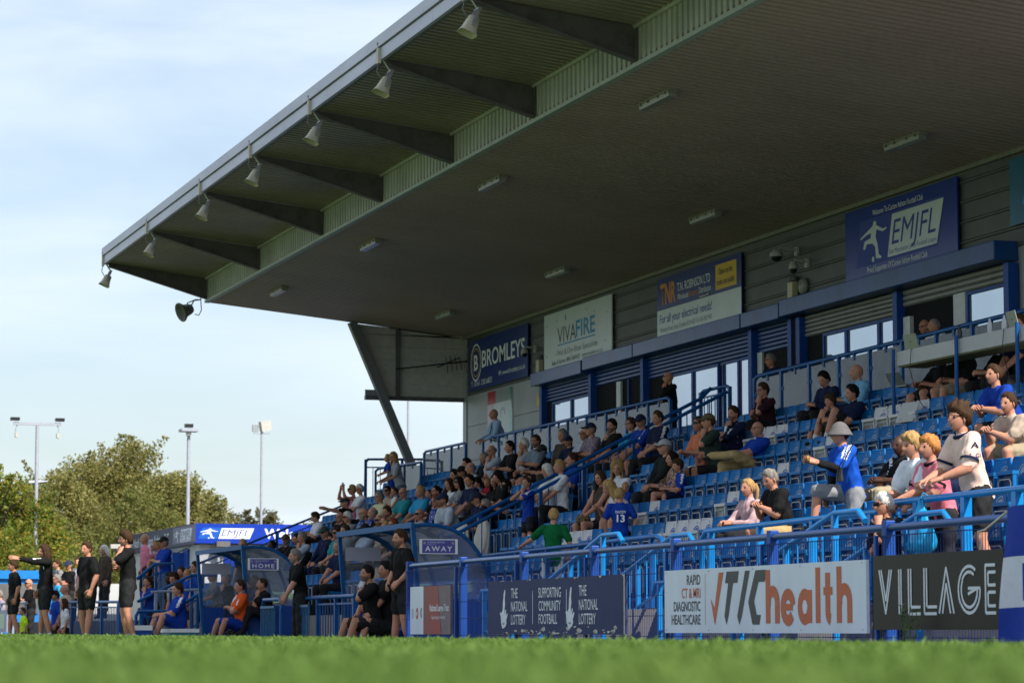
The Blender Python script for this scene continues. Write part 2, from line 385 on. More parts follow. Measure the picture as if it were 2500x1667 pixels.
def pane(y1, y0, z0, z1):
    w = MB().box((XW - .075, y0, z0), (XW - .06, y1, z1)).build('window', GLASS, gs)
    b = MB(); t = .045
    b.box((XW - .11, y0 - t/2, z0), (XW - .058, y0 + t/2, z1)); b.box((XW - .11, y1 - t/2, z0), (XW - .058, y1 + t/2, z1)); b.box((XW - .108, y0, z1 - t), (XW - .058, y1, z1)); b.box((XW - .108, y0, z0), (XW - .058, y1, z0 + t))
    b.build('frame', NAVY, w)
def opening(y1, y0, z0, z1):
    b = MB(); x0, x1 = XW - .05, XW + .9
    b.box((x0 - .002, y0, z0), (x0, y1, z1)); b.build('doorway_shade', DARK, gs)  # flat near-black sheet on the wall paints the shade inside the doorway
def post(y, z0=3.4, z1=5.74, w=.12): MB().box((XW - .2, y - w/2, z0), (XW - .03, y + w/2, z1)).build('window_column', NAVY, gs)
for y in (59.78, 56.45, 53.25, 47.55, 45.72, 45.35, 41.4, 37.55): post(y, w=.16)
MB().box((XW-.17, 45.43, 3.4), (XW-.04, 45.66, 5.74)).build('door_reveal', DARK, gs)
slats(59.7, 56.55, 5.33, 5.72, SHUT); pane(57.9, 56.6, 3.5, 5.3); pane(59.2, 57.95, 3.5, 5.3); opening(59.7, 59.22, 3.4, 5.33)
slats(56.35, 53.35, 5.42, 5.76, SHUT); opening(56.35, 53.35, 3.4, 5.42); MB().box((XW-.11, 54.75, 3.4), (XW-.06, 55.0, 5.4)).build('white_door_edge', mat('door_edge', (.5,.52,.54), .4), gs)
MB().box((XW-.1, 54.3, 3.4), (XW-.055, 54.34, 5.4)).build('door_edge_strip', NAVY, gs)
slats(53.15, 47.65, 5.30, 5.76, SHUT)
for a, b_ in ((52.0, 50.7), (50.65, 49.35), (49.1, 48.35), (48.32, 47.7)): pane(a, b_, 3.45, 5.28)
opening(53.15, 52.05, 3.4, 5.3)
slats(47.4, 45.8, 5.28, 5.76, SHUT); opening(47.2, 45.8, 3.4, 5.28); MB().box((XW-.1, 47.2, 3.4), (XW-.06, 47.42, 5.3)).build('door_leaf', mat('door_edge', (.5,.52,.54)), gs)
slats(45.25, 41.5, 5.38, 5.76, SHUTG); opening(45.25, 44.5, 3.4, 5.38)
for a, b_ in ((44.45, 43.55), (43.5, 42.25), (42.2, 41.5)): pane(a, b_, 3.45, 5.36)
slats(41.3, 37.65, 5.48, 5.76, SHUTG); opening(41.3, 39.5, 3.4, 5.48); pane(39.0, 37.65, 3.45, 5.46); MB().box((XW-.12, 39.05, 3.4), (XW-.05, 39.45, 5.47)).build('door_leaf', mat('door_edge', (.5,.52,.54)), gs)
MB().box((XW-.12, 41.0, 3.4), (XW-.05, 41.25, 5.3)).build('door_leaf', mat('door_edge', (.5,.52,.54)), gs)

# ================================================================ things on roof and wall
# linear lights
LAMPB = mat('lamp_body_plastic', (.22, .21, .18), .5, var=.1); LAMPD = mat('lamp_diffuser', (.25, .25, .22), .3, var=.1)
tilt = math.atan(.1015)
def lamp(x, y, label):
    z = 8.13 - (x - 13.6) * .1015
    t = thing('linear_light', label, 'light', (x, y, z), 0, 'linear lights under the roof')
    t.rotation_euler = (0, tilt, 0)
    MB().box((-.08, -.63, -.055), (.08, .63, -.002)).build('housing', LAMPB, t)
    b = MB(); b.prism([(-.075, -.055), (-.055, -.115), (.055, -.115), (.075, -.055)], 1, -.6, .6); b.build('diffuser', LAMPD, t)
    for yk in (-.5, -.2, .2, .5):
        MB().box((-.088, yk - .02, -.075), (-.079, yk + .02, -.035)).build('clip', GREYSTEEL, t)
names = ['far end', 'second from the far end', 'third from the far end', 'nearest']
for i, y in enumerate((62.42, 54.23, 46.02, 37.9)):
    lamp(14.52, y, f'grey linear light under roof, front row by the green band, {names[i]}')
    lamp(18.53, y, f'grey linear light under roof, rear row near the wall, {names[i]}')
# horn loudspeakers along the fascia
HORN = mat('beige_horn_plastic', (.42, .38, .30), .5, var=.12, scale=5)
def horn(y, label, x=XF + .02):
    t = thing('horn_speaker', label, 'loudspeaker', (x, y, 8.95), 0, 'horn speakers along the roof edge')
    M = Matrix.Translation((.02, -.02, -.41)) @ Euler((0, R(24), 0)).to_matrix().to_4x4() @ Matrix.Scale(.86, 4)
    b = MB(); b.smooth = True
    def ring(w, d, z): return [M @ Vector((w*math.copysign(abs(math.cos(a))**.38, math.cos(a)), d*math.copysign(abs(math.sin(a))**.38, math.sin(a)), z)) for a in [2*math.pi*k/20 for k in range(20)]]
    prof = [(.075, .085, .155), (.09, .10, .14), (.10, .115, .06), (.115, .135, -.04), (.145, .165, -.13), (.155, .178, -.15), (.148, .17, -.152), (.11, .13, -.08), (.05, .06, 0)]
    b.loft([ring(*p) for p in prof], True); b.build('horn', HORN, t)
    br = MB()
    for s in (-1, 1):
        br.bar(M @ Vector((0, s*.15, .0)), M @ Vector((0, s*.13, .30)), .05, .012, up=(0,1,0))
        br.bar(M @ Vector((-.02, s*.145, -.01)), M @ Vector((.03, s*.145, -.01)), .03, .03)
    br.bar(M @ Vector((0, -.13, .30)), M @ Vector((0, .13, .30)), .05, .012)
    br.tube([M @ Vector((0, 0, .3)), (0, 0, .02)], .018)
    br.build('bracket', STEEL, t)
    MB().box((-.085, -.05, -.06), (-.035, .05, .18)).build('junction_box', HORN, t)
    MB().tube([(-.06, 0, .18), (-.07, .03, .27), (-.06, .1, .26), (-.055, .12, .2)], .012).build('cable', GREYSTEEL, t)
    MB().tube([(-.06, 0, -.05), (-.09, .0, -.18), (-.03, -.03, -.30), (.02, -.02, -.30)], .010).build('cable', GREYSTEEL, t)
hn = ['at the far corner', 'second from the far corner', 'third from the far corner', 'fourth from the far corner', 'fifth from the far corner', 'sixth from the far corner', 'nearest at the top edge']
for i, y in enumerate(BEAM_Y[:7]): horn(y, f'beige horn loudspeaker hanging from roof edge, {hn[i]}')
t = thing('floodlight', 'round dark floodlight hanging below the far end of the green band', 'floodlight', (13.45, YE - .05, 8.12))
b = MB(); b.smooth = True; M = Matrix.Translation((-.3, 0, -.2)) @ Euler((0, R(-112), R(15))).to_matrix().to_4x4() @ Matrix.Scale(.8, 4)
b.lathe([(.0, -.16), (.13, -.15), (.17, -.05), (.2, .1), (.3, .22), (.3, .26), (.26, .26), (.2, .15), (0, .12)], 20, M); b.build('lamp_head', mat('dark_lamp_metal', (.11, .11, .09), .5), t)
MB().tube([(-.3, .26, -.2), (-.25, .27, .0), (-.1, .05, .06), (0, 0, .06), (.0, -.1, .05), (-.2, -.27, 0), (-.3, -.27, -.2)], .016).build('yoke', GREYSTEEL, t)
MB().tube([(.02, 0, .1), (.04, 0, -.2), (-.02, 0, -.32), (-.12, 0, -.3)], .012).build('cable', BLACKP, t)

# ---- signs on the rear wall
SX = XW - .10
NAVYS = mat('sign_navy', (.006, .03, .17), .3, var=.08)
SIGNB = mat('sign_blue', (.006, .035, .25), .25, var=.08)
GREYW = mat('sign_white', (.56, .6, .62), .35, var=.05, scale=2)
ORANGE = mat('print_orange', (.62, .22, .02), .5, var=.05); YEL = mat('print_yellow', (.66, .40, .03), .5, var=.05)
CYAN = mat('print_cyan', (.03, .25, .5), .5, var=.05); GREYP = mat('print_grey', (.2, .23, .27), .5, var=.05); DARKP = mat('print_dark', (.035, .04, .06), .5, var=.05)
PRINTB = mat('print_blue', (.01, .04, .28), .5, var=.05)
t, f = board('sponsor_sign', 'navy BROMLEYS sign with white letters at far end of the wall', 'sign', SX, 65.6, 61.0, 6.05, 7.29, NAVYS)
f.ring(.55, .68, .40, .44, WHITE, ky=1.05); f.ring(.55, .68, .31, .34, YEL, ky=1.05); f.text('B', .55, .50, .36, .34, WHITE, 'C', bold=.03)
f.text('BROMLEYS', 1.05, .52, .40, 3.35, WHITE, bold=.012); f.text('W: www.bromleys.co.uk', 4.42, .2, .12, 2.05, WHITE, 'R'); f.text('T: 0161 330 6821', .15, .1, .13, 1.7, WHITE)
t, f = board('sponsor_sign', 'white VIVAFIRE sign with blue and black letters beside the BROMLEYS sign', 'sign', SX, 59.8, 55.3, 6.06, 7.31, GREYW)
f.text('VIVA', .95, .52, .36, 1.25, DARKP, bold=.0); f.text('FIRE', 2.2, .56, .36, 1.25, CYAN, bold=.02); f.rect(.95, .47, 3.45, .5, CYAN)
f.poly([(1.52, .98), (1.45, 1.05), (1.5, 1.18), (1.55, 1.05)], CYAN); f.text('Wet & Dry Riser Specialists', .9, .25, .13, 2.7, GREYP); f.text('Sales & Service: 0845 2691432', .55, .07, .1, 1.9, DARKP); f.text('www.vivafire.co.uk', 2.6, .08, .1, 1.35, GREYP)
for a, b_ in ((.2, .3), (.2, 1.0), (.9, 1.05), (3.4, 1.0), (4.2, .9), (4.1, .3), (3.5, .3), (2.0, .12), (2.9, 1.1), (.8, .3)): f.ring(a, b_, 0, .022, DARKP, name='fixing', seg=8)
t, f = board('sponsor_sign', 'blue and white TNR electrical sign with orange letters in the middle of the wall', 'sign', SX, 52.58, 48.15, 6.08, 7.28, NAVYS)
f.rect(0, 0, 4.43, .55, GREYW, n=.003); f.text('TNR', .18, .66, .40, .85, ORANGE, bold=.03); f.text('T.N. ROBINSON LTD', 1.12, .83, .17, 1.75, WHITE)
f.text('Wholesale', 1.12, .66, .12, .6, WHITE); f.text('Electrical', 1.75, .66, .12, .5, ORANGE); f.text('Distributors', 2.3, .66, .12, .6, WHITE); f.rect(2.25, .56, 2.88, .63, BLACKP); f.text('Established 1973', 2.3, .575, .04, .5, WHITE)
f.rect(3.15, .62, 4.2, 1.1, YEL, n=.004); f.text('Open to the', 3.67, .9, .12, .7, BLACKP, 'C', n=.012); f.text('trade and public', 3.67, .7, .12, .9, BLACKP, 'C', n=.012)
f.text('For all your electrical needs!', .15, .28, .17, 2.8, PRINTB, bold=.008); f.text('Westbury Street, Hyde, Cheshire SK14 4QP Tel: 0161 882 9453', .15, .1, .1, 2.8, GREYP); f.text('www.tnr.co.uk', 3.3, .15, .11, .9, GREYP)
for i in range(5): f.ring(3.35 + i*.17, .42, .045, .07, PRINTB, seg=12)
def emjfl(f, W, H, fill_, letters, figure):
    """the league panel: slanted box with a kicking footballer beside it"""
    f.poly([(W*.36, H*.05), (W*.92, H*.05), (W*1.0, H*.95), (W*.42, H*.95)], fill_)
    f.text('EMJFL', W*.41, H*.30, H*.52, W*.50, letters, shear=.25); f.text('East Manchester Junior Football League', W*.385, H*.11, H*.1, W*.53, letters)
    c = lambda pts: [(W*.02 + a*W*.34, H*(.05 + b*.9)) for a, b in pts]
    f.poly(c([(.50,.78),(.60,.76),(.85,.66),(.98,.70),(.98,.74),(.86,.72),(.66,.84),(.62,.86),(.63,.93),(.58,.97),(.52,.95),(.51,.88),(.46,.84),(.25,.74),(.05,.64),(.07,.60),(.28,.68),(.44,.70)]), figure)
    f.poly(c([(.46,.80),(.64,.80),(.60,.58),(.66,.40),(.70,.14),(.80,.07),(.78,.03),(.60,.06),(.58,.34),(.48,.44),(.28,.46),(.22,.34),(.15,.36),(.20,.54),(.42,.58)]), figure)
    f.ring(W*.02 + .50*W*.34, H*.10, 0, H*.06, figure, name='ball', seg=12)
t, f = board('league_sign', 'blue EMJFL sign with white slanted panel and footballer, right part of wall', 'sign', SX, 43.5, 39.3, 6.13, 7.34, SIGNB)
f.text('Welcome To Curzon Ashton Football Club', 2.05, 1.02, .095, 1.9, WHITE, 'C'); f.text('Proud Supporters Of Curzon Ashton Football Club', 2.0, .07, .095, 2.25, WHITE, 'C')
f.poly([(.45, .2), (3.5, .2), (3.75, .98), (.62, .98)], PRINTB, n=.003)
g = Face(f.pt(.5, .2, .006), f.r, parent=t); emjfl(g, 3.25, .78, GREYW, PRINTB, GREYW)
t, f = board('sponsor_sign', 'dark teal sign cut off by the right edge on the upper wall', 'sign', SX, 37.56, 33.5, 6.3, 7.32, mat('sign_teal', (.004, .06, .12), .3, c2=(.006, .14, .24), scale=.7))
f.ring(.9, .1, .4, .55, CYAN, 20, 160); t2 = MB().box((SX-.02, 33.5, 5.98), (SX, 37.0, 6.27)).build('sign', SIGNB); tag(t2, 'narrow blue strip sign under the dark teal sign at the right edge', 'sign')
t, f = board('poster_panel', 'tall wall poster with red, white and green parts behind the man in white shirt', 'poster', XW - .05, 64.25, 62.3, 4.0, 5.93, mat('poster_pale', (.5, .55, .58), .4, var=.06), .018)
f.rect(0, 1.62, .65, 1.93, mat('poster_red', (.36, .02, .04), .4)); f.rect(.65, 1.62, 1.95, 1.93, mat('poster_grey', (.22, .25, .26), .4)); f.poly([(1.72, 1.93), (1.95, 1.93), (1.95, 1.3), (1.85, 1.62)], mat('poster_green', (.01, .17, .10), .4)); f.rect(0, .6, .5, 1.62, mat('poster_pink', (.5, .38, .43), .4)); f.poly([(.5, .4), (.85, .5), (.7, .9), (.9, 1.2), (.6, 1.4), (.52, .9)], mat('poster_mark', (.30, .36, .42), .4)); f.ring(1.2, 1.3, .12, .2, mat('poster_mark', (.3,.36,.42)), 0, 200)
f.rect(1.7, .3, 1.95, 1.4, mat('poster_mint', (.3, .55, .52), .4))
# cameras, alarm boxes, wall lamps
CAMW = mat('camera_plastic', (.42, .41, .38), .4, var=.08)
def dome_cam(y, z, label, big=False):
    t = thing('security_camera', label, 'camera', (XW - .05, y, z)); s = 1.5 if big else 1
    MB().box((-.02, -.06, -.06), (.03, .06, .1)).build('wall_plate', CAMW, t)
    MB().tube([(0, 0, .05), (-.22*s, 0, .06), (-.26*s, 0, .0)], .028, 8).build('arm', CAMW, t)
    b = MB(); b.smooth = True; b.lathe([(.0, .08), (.05, .07), (.08*s, .0), (.085*s, -.06)], 14, Matrix.Translation((-.26*s, 0, -.03))); b.build('housing', CAMW, t)
    b = MB(); b.smooth = True; b.lathe([(.07*s, -.06), (.06*s, -.11), (.03*s, -.14), (0, -.145)], 14, Matrix.Translation((-.26*s, 0, -.03))); b.build('dome', BLACKP, t)
dome_cam(60.6, 6.62, 'white dome camera on wall between BROMLEYS and VIVAFIRE signs')
dome_cam(45.7, 6.95, 'large pendant dome camera on wall left of the EMJFL sign', True); dome_cam(45.25, 6.68, 'small dome camera below the pendant camera on the wall')
def alarm(y, z, label):
    t = thing('alarm_box', label, 'alarm'); 
    bevel(MB().box((XW - .17, y - .11, z - .16), (XW - .05, y + .11, z + .14)).build('case', mat('cream_case', (.46, .41, .29), .5), t), .012)
    for s in (-.06, .06):
        b = MB(); b.smooth = True; b.lathe([(0, .1), (.05, .08), (.055, 0)], 10, Matrix.Translation((XW - .1, y + s, z + .16))); b.build('lamp', GREYSTEEL, t)
    return t
alarm(60.1, 6.2, 'cream box with twin lamps on wall above the first blue hood'); alarm(45.75, 6.28, 'cream box with twin lamps above the hood left of EMJFL sign')
b = MB(); b.smooth = True; b.lathe([(0, 0), (.14, .0), (.15, .05), (.12, .1), (0, .12)], 18, Matrix.Translation((XW - .03, 45.35, 6.3)) @ Euler((0, R(-90), 0)).to_matrix().to_4x4()); tag(b.build('wall_lamp', LAMPD), 'round bulkhead lamp on wall beside the cream alarm box', 'lamp')
b = MB(); b.smooth = True; b.lathe([(0, 0), (.10, .0), (.11, .05), (.08, .1), (0, .12)], 18, Matrix.Translation((XW - .05, 60.0, 5.55)) @ Euler((0, R(-90), 0)).to_matrix().to_4x4()); tag(b.build('wall_lamp', GREYP), 'small round lamp under the left end of first hood', 'lamp')
t2 = MB().box((XW - .08, 60.15, 5.3), (XW - .05, 60.4, 5.6)).build('warning_sign', mat('warning_yellow', (.55, .42, .04), .5)); tag(t2, 'small yellow warning sign beside the first blue shutter', 'sign')
# ceiling fan like aerial in the gable corner
t = thing('aerial', 'dark television aerial in the corner beside the BROMLEYS sign', 'aerial', (19.6, YE - .35, 6.75))
MB().tube([(-1.3, 0, -.15), (.55, 0, .1)], .018).build('boom', BLACKP, t)
for i in range(4): MB().tube([(.05 + i*.12, .0, -.2 + .03*i), (.02 + i*.12, .1, .22)], .009, 6).build('element', BLACKP, t)
MB().tube([(-.3, -.25, -.1), (.4, .2, .2)], .015).build('element', BLACKP, t)
# ================================================================ railings
GLZ = clear_mat('balustrade_glass', (.84, .87, .9), .2, .02, milkiness=.09)
def railing(name, label, top, m, base, posts, rad=.03, pw=.06, bal=None, mid=None, glass=None, tube_mid=True, cat='railing', extra=None):
    """top: polyline of the top tube; posts: points on it; base(p): z of the foot; bal: baluster spacing"""
    t = thing(name, label, cat)
    MB().tube(top, rad, 10).build('top_rail', m, t)
    for p in posts:
        p = Vector(p); MB().box((p.x - pw/2, p.y - pw/2, base(p)), (p.x + pw/2, p.y + pw/2, p.z - rad*.6)).build('post', m, t)
    segs = [(Vector(posts[i]), Vector(posts[i+1])) for i in range(len(posts)-1)]
    if mid:
        for dz in mid:
            for a, b in segs:
                MB().bar((a.x, a.y, a.z - dz), (b.x, b.y, b.z - dz), .03, .03).build('lower_rail', m, t)
    if bal:
        for a, b in segs:
            n = max(2, int((b - a).length / bal)); q = MB(); lo = mid[-1] if mid else .9; hi = mid[0] if mid and len(mid) > 1 else rad
            for i in range(1, n):
                p = a.lerp(b, i/n); MB().bar((p.x, p.y, p.z - lo), (p.x, p.y, p.z - hi), .016, .016).build('baluster', m, t)
    if glass:
        for a, b in segs:
            d = (b - a).normalized(); a2, b2 = a + d*.06, b - d*.06; g0, g1 = glass
            n = Vector((d.y, -d.x, 0)) * .005
            q = MB(); q.loft([[p + n + Vector((0,0,-g0)), p - n + Vector((0,0,-g0)), p - n + Vector((0,0,-g1)), p + n + Vector((0,0,-g1))] for p in (a2, b2)])
            g = q.build('glass_panel', GLZ, t)
            for p in (a.lerp(b, .5),): MB().box((p.x - .02, p.y - .025, p.z - .12), (p.x + .02, p.y + .025, p.z - .01)).build('clip', m, t)
            for p in (a2, b2): MB().box((p.x - .02, p.y - .02, p.z - .34), (p.x + .02, p.y + .02, p.z - .28)).build('clip', m, t)
    return t
RZ = 4.47
def even(y1, y0, x, z1, z0=None, step=1.16):
    n = max(1, round((y1 - y0) / step)); z0 = z1 if z0 is None else z0
    return [(x, y1 + (y0 - y1)*i/n, z1 + (z0 - z1)*i/n) for i in range(n+1)]
walk = lambda p: WALK_Z
def bend(p, q, r=.15): # polyline whose two ends turn down
    p, q = Vector(p), Vector(q); d = (q - p).normalized(); dn = Vector((0,0,-1))
    a = [p + dn*.9, p + dn*r] + [p + dn*r*(1-math.sin(R(t))) + d*r*(1-math.cos(R(t))) for t in (30, 60, 90)]
    b = [q + dn*r*(1-math.sin(R(t))) - d*r*(1-math.cos(R(t))) for t in (90, 60, 30)] + [q + dn*r, q + dn*.9]
    return a + b
railing('glass_balustrade', 'blue railing with glass panels along upper walkway, long left section', bend((XR, 59.64, RZ), (XR, 48.0, RZ + .02)), BLUE, walk, even(59.64, 48.0, XR, RZ), pw=.06, glass=(.06, 1.0), rad=.033)
railing('glass_balustrade', 'blue railing with glass panels along upper walkway, right section by press desk', bend((XR, 44.0, RZ + .05), (XR, 30.2, RZ + .18)), BLUE, walk, even(44.0, 30.2, XR, RZ + .05, RZ + .18), pw=.06, glass=(.06, 1.05), rad=.035)
railing('glass_balustrade', 'short blue railing with glass at far end of upper walkway', bend((XR, 64.4, RZ), (XR, 60.98, RZ)), BLUE, walk, even(64.4, 60.98, XR, RZ), pw=.06, glass=(.06, 1.0), rad=.033, bal=None)
railing('landing_railing', 'blue railing frame at the top of the middle aisle', bend((XR, 46.5, RZ), (XR, 45.13, RZ)), BLUE, walk, [(XR, 46.5, RZ), (XR, 45.13, RZ)], mid=(.12, .95), bal=.16)
# middle aisle: balustraded side rail and handrail
steps = lambda p: row_z(max(0, min(7, int((p.x - 12.82) / .76))))
slope = lambda x, dz=0.: 1.82 + (x - 13.6) * .512 + dz
P_ = lambda x, y, dz=0.: Vector((x, y, slope(x, dz)))
railing('aisle_railing', 'blue sloping railing with thin uprights along the middle aisle', [P_(13.3, 45.13), P_(18.55, 45.13)], BLUE, steps, [P_(x, 45.13) for x in (13.45, 15.1, 16.8, 18.5)], rad=.033, mid=(.85,), bal=.155)
railing('aisle_handrail', 'blue sloping handrail beside the balustraded rail of the middle aisle', [P_(13.45, 45.75, .05), P_(18.3, 45.75, .05), (18.5, 45.75, RZ)], BLUE, steps, [P_(x, 45.75, .05) for x in (14.2, 16.1, 17.9)], rad=.033)
# far end stair railing and its platform
railing('end_stair_railing', 'blue sloping railing down the far end of the stand', [(13.0, YE-.1, 1.6), (17.6, YE-.1, 3.46), (17.62, YE-.1, 4.38)], BLUE, lambda p: max(.3, p.z - 1.05), [(13.6, YE-.1, 1.88), (15.4, YE-.1, 2.6), (17.5, YE-.1, 3.42)], rad=.032, mid=(.2, .92), bal=.17)
railing('platform_railing', 'blue railing of the wheelchair platform at the far end of stand', [(17.62, YE-.1, 3.2), (17.62, YE-.1, 4.3), (17.68, YE-.1, 4.38), (20.0, YE-.1, 4.42)], BLUE, lambda p: 3.1, [(17.62, YE-.1, 4.38), (18.55, YE-.1, 4.4), (19.6, YE-.1, 4.42)], rad=.032, mid=(.2, 1.15), bal=.17)
railing('platform_front_rail', 'lower blue rail in front of the woman and child on the platform', [(17.55, 65.0, 3.2), (17.55, 65.0, 4.02), (17.6, 64.9, 4.08), (17.6, 61.2, 4.02)], BLUE, lambda p: 2.9, [(17.6, 64.0, 4.07), (17.6, 62.6, 4.05), (17.6, 61.2, 4.02)], rad=.032, glass=(.06, 1.0))
# front rail of the stand
fr = lambda p: .46
def front(y1, y0, z1, z0, label, lit):
    return railing('front_railing', label, [(12.6, y1, z1), (12.6, y0, z0)], BLUE_SUNLIT if lit else BLUE, fr, even(y1 - .2, y0 + .2, 12.6, z1, z0, 1.45), rad=.034, pw=.07, mid=(.72,))
FX = 12.6
railing('front_railing', 'blue front railing of the stand behind the boy in green', [(FX, 44.9, 1.28), (FX, 33.05, 1.38), (FX, 32.85, 1.34), (FX, 32.78, 1.2)], BLUE, fr, even(44.3, 33.2, FX, 1.29, 1.38, 1.4), rad=.034, pw=.06, mid=(.78,))
railing('front_railing', 'blue front railing below the blonde woman and man in black', [(FX, 31.5, .9), (FX, 31.48, 1.3), (FX, 31.35, 1.39), (FX, 26.55, 1.43)], BLUE_SUNLIT, fr, even(31.2, 26.7, FX, 1.39, 1.43, 1.35), rad=.034, pw=.07, mid=(.78,))
railing('front_railing', 'bright blue front railing three young men lean on', [(FX-.1, 26.0, .6), (FX-.1, 26.0, 1.42), (FX-.1, 25.9, 1.5), (FX-.1, 14.5, 1.55)], BLUE_SUNLIT, fr, even(25.4, 15, FX-.1, 1.5, 1.55, 1.05), rad=.038, pw=.085)
# stairs down from the front walkway, with handrails
for k, (ya, lab) in enumerate(((32.6, 'behind the lottery board'), (25.9, 'behind the white health board'))):
    st = thing('stair_flight', f'short concrete stair to the stand {lab}', 'stairs')
    for i in range(4): MB().box((11.35, ya - .1 + i*.3, -.2), (12.39, ya + .2 + i*.3, .46 - .15*(i))).build('step', CONC, st)
    for x in (11.4, 12.3):
        z0 = 1.34
        railing('stair_handrail', f'sloping blue stair handrail {lab}, {"pitch" if x < 12 else "stand"} side', [(x, ya - 1.6, z0 - .1), (x, ya - 1.45, z0), (x, ya - .9, z0), (x, ya + 1.5, .74), (x, ya + 4.0, .74), (x, ya + 4.1, .6)], BLUE_SUNLIT, lambda p: -.1, [(x, ya - .9, z0), (x, ya + .3, 1.04), (x, ya + 1.5, .74), (x, ya + 2.7, .74), (x, ya + 3.9, .74)], rad=.03, pw=.055, mid=(.55,), bal=.3)
# right aisle railing at the frame edge
for x0, x1, y, lab in ((13.0, 17.0, 21.4, 'lower'), (13.2, 17.4, 22.3, 'upper')):
    railing('right_aisle_railing', f'bright blue sloping aisle railing at right edge, {lab} one', [(x0, y, 1.95), (x1, y, 1.95 + (x1-x0)*.53)], BLUE_SUNLIT, steps, [(x0 + .1, y, 2.0), ((x0+x1)/2, y, 1.95 + (x1-x0)*.265), (x1 - .1, y, 1.93 + (x1-x0)*.53)], rad=.034, mid=(.22, .85), bal=.17)

# ================================================================ pitch barrier with mesh and boards
BX = 10.3
br = thing('pitch_barrier', 'royal blue pitch barrier with tube rail, square posts and wire mesh', 'barrier')
pys = [36.35 - 2.475*i for i in range(10)]
for y in pys:
    bevel(MB().box((BX - .045, y - .045, -.2), (BX + .045, y + .045, 1.125)).build('post', NAVY, br), .008)
for a, b in zip(pys[:-1], pys[1:]):
    MB().tube([(BX - .0, a - .05, 1.065), (BX, b + .05, 1.065)], .034, 12).build('top_rail', mat('rail_sheen_paint', (.02, .065, .23), .22, metal=.25, var=.15, scale=2), br)
    q = MB()
    n = 48
    for i in range(n + 1):
        y = a + .06 + (b - a) * i / n; q.bar((BX - .052, y, -.12), (BX - .052, y, 1.0), .0042, .0042)
    for z in (-.08, .14, .35, .56, .78, .99): q.bar((BX - .058, a + .06, z), (BX - .058, b + .04, z), .008, .008)
    struct(q.build('wire_mesh', mat('mesh_wire_blue', (.003, .02, .13), .6, var=.15, spec=.15), br), 'stuff')
    MB().box((BX - .075, b - .03 + .13, -.15), (BX - .045, b + .13 + .01, 1.0)).build('mesh_clamp', NAVY, br)
DBLUE = mat('lottery_navy', (.022, .032, .095), .6, c2=(.032, .042, .115), scale=2, bump=.1, spec=.12)
PW = mat('board_white', (.54, .60, .71), .45, var=.09, scale=2.2, bump=.12, bscale=2.5, stretch=(1, 1, .4))
PRT = mat('board_print', (.56, .60, .68), .45, var=.05)
WORN = mat('bare_worn_patch', (.42, .40, .36), .8, var=.3, scale=20)
t, f = board('advert_board', 'white and red National League Trust board at left end of barrier', 'advertising board', 10.2, 35.96, 34.1, .15, .775, mat('trust_grey', (.14, .10, .12), .5, var=.1))
f.rect(0, 0, .63, .625, PW, n=.003); f.poly([(.63, 0), (1.45, 0), (1.3, .625), (.63, .625)], mat('trust_red', (.30, .035, .03), .5, c2=(.16, .06, .06), scale=1.3), n=.003)
f.text('The', .68, .30, .085, .2, PRT); f.text('National League Trust', .92, .30, .085, .88, PRT, bold=.02); f.text('Supporting your community', 1.32, .2, .045, .62, PRT, 'C')
f.ring(.12, .27, .035, .045, GREYP, ky=1.4); f.text('N', .12, .245, .05, .035, GREYP, 'C'); f.ring(.33, .27, .0, .06, mat('trust_badge', (.4, .05, .03), .5), ky=1.3); f.ring(.33, .27, .0, .025, PRT, n=.006, ky=1.3); f.ring(.54, .28, .0, .045, mat('lion_badge', (.04, .09, .14), .5), ky=1.5, a0=60, a1=300)
t, f = board('advert_board', 'worn navy National Lottery board with white letters', 'advertising board', 10.2, 32.5, 27.68, .155, .79, DBLUE)
def lottery_hand(a, b, s):
    o = lambda pts: [(a - .2 + p[0]*s*2.0, b + p[1]*s) for p in pts]
    f.poly(o([(.10,.0),(.16,.0),(.24,.05),(.28,.13),(.27,.22),(.30,.28),(.33,.36),(.30,.40),(.26,.32),(.25,.38),(.27,.46),(.24,.49),(.20,.36),(.20,.50),(.22,.62),(.20,.85),(.17,.90),(.13,.70),(.12,.48),(.07,.40),(.02,.42),(.0,.38),(.04,.30),(.05,.15)]), PRT)
    f.poly(o([(.15,.86),(.19,.98),(.22,1.0),(.23,.94),(.21,.78),(.19,.66)]), PRT); f.ring(a - .2 + .32*s, b + .18*s, .06*s, .085*s, DBLUE, 200, 340, name='smile', n=.006)
lottery_hand(.68, .07, .46); lottery_hand(3.1, .07, .46)
for x0 in (.92, 3.36):
    for i, w in enumerate(('THE', 'NATIONAL', 'LOTTERY')): f.text(w, x0, .425 - .155*i, .115, (.25, .62, .55)[i], PRT, bold=.006)
for i, w in enumerate(('SUPPORTING', 'COMMUNITY', 'FOOTBALL')): f.text(w, 1.95, .42 - .15*i, .112, (.8, .78, .66)[i], PRT, bold=.006)
f.rect(1.72, .12, 1.735, .5, PRT); f.rect(2.92, .12, 2.935, .5, PRT)
rr = random.Random(5)
def worn(f, W, H, n):
    for i in range(n):
        a = rr.uniform(.05, W - .05); b = rr.choice((rr.uniform(.005, .09), rr.uniform(.005, .05), rr.uniform(.0, .06), H - rr.uniform(.0, .02)))
        if b > .1: pts = [(a, H - .001), (a + rr.uniform(.02, .12), H - .001), (a + .05, H - rr.uniform(.008, .03))]
        else:
            s = rr.uniform(.02, .11); k = rr.randint(6, 9); pts = [(a + s*rr.uniform(.4, 1.2)*math.cos(6.283*i/k), max(.002, b + s*.28*rr.uniform(.3, 1.2)*math.sin(6.283*i/k))) for i in range(k)]
        f.poly(pts, WORN, name='worn_patch', n=.0012)
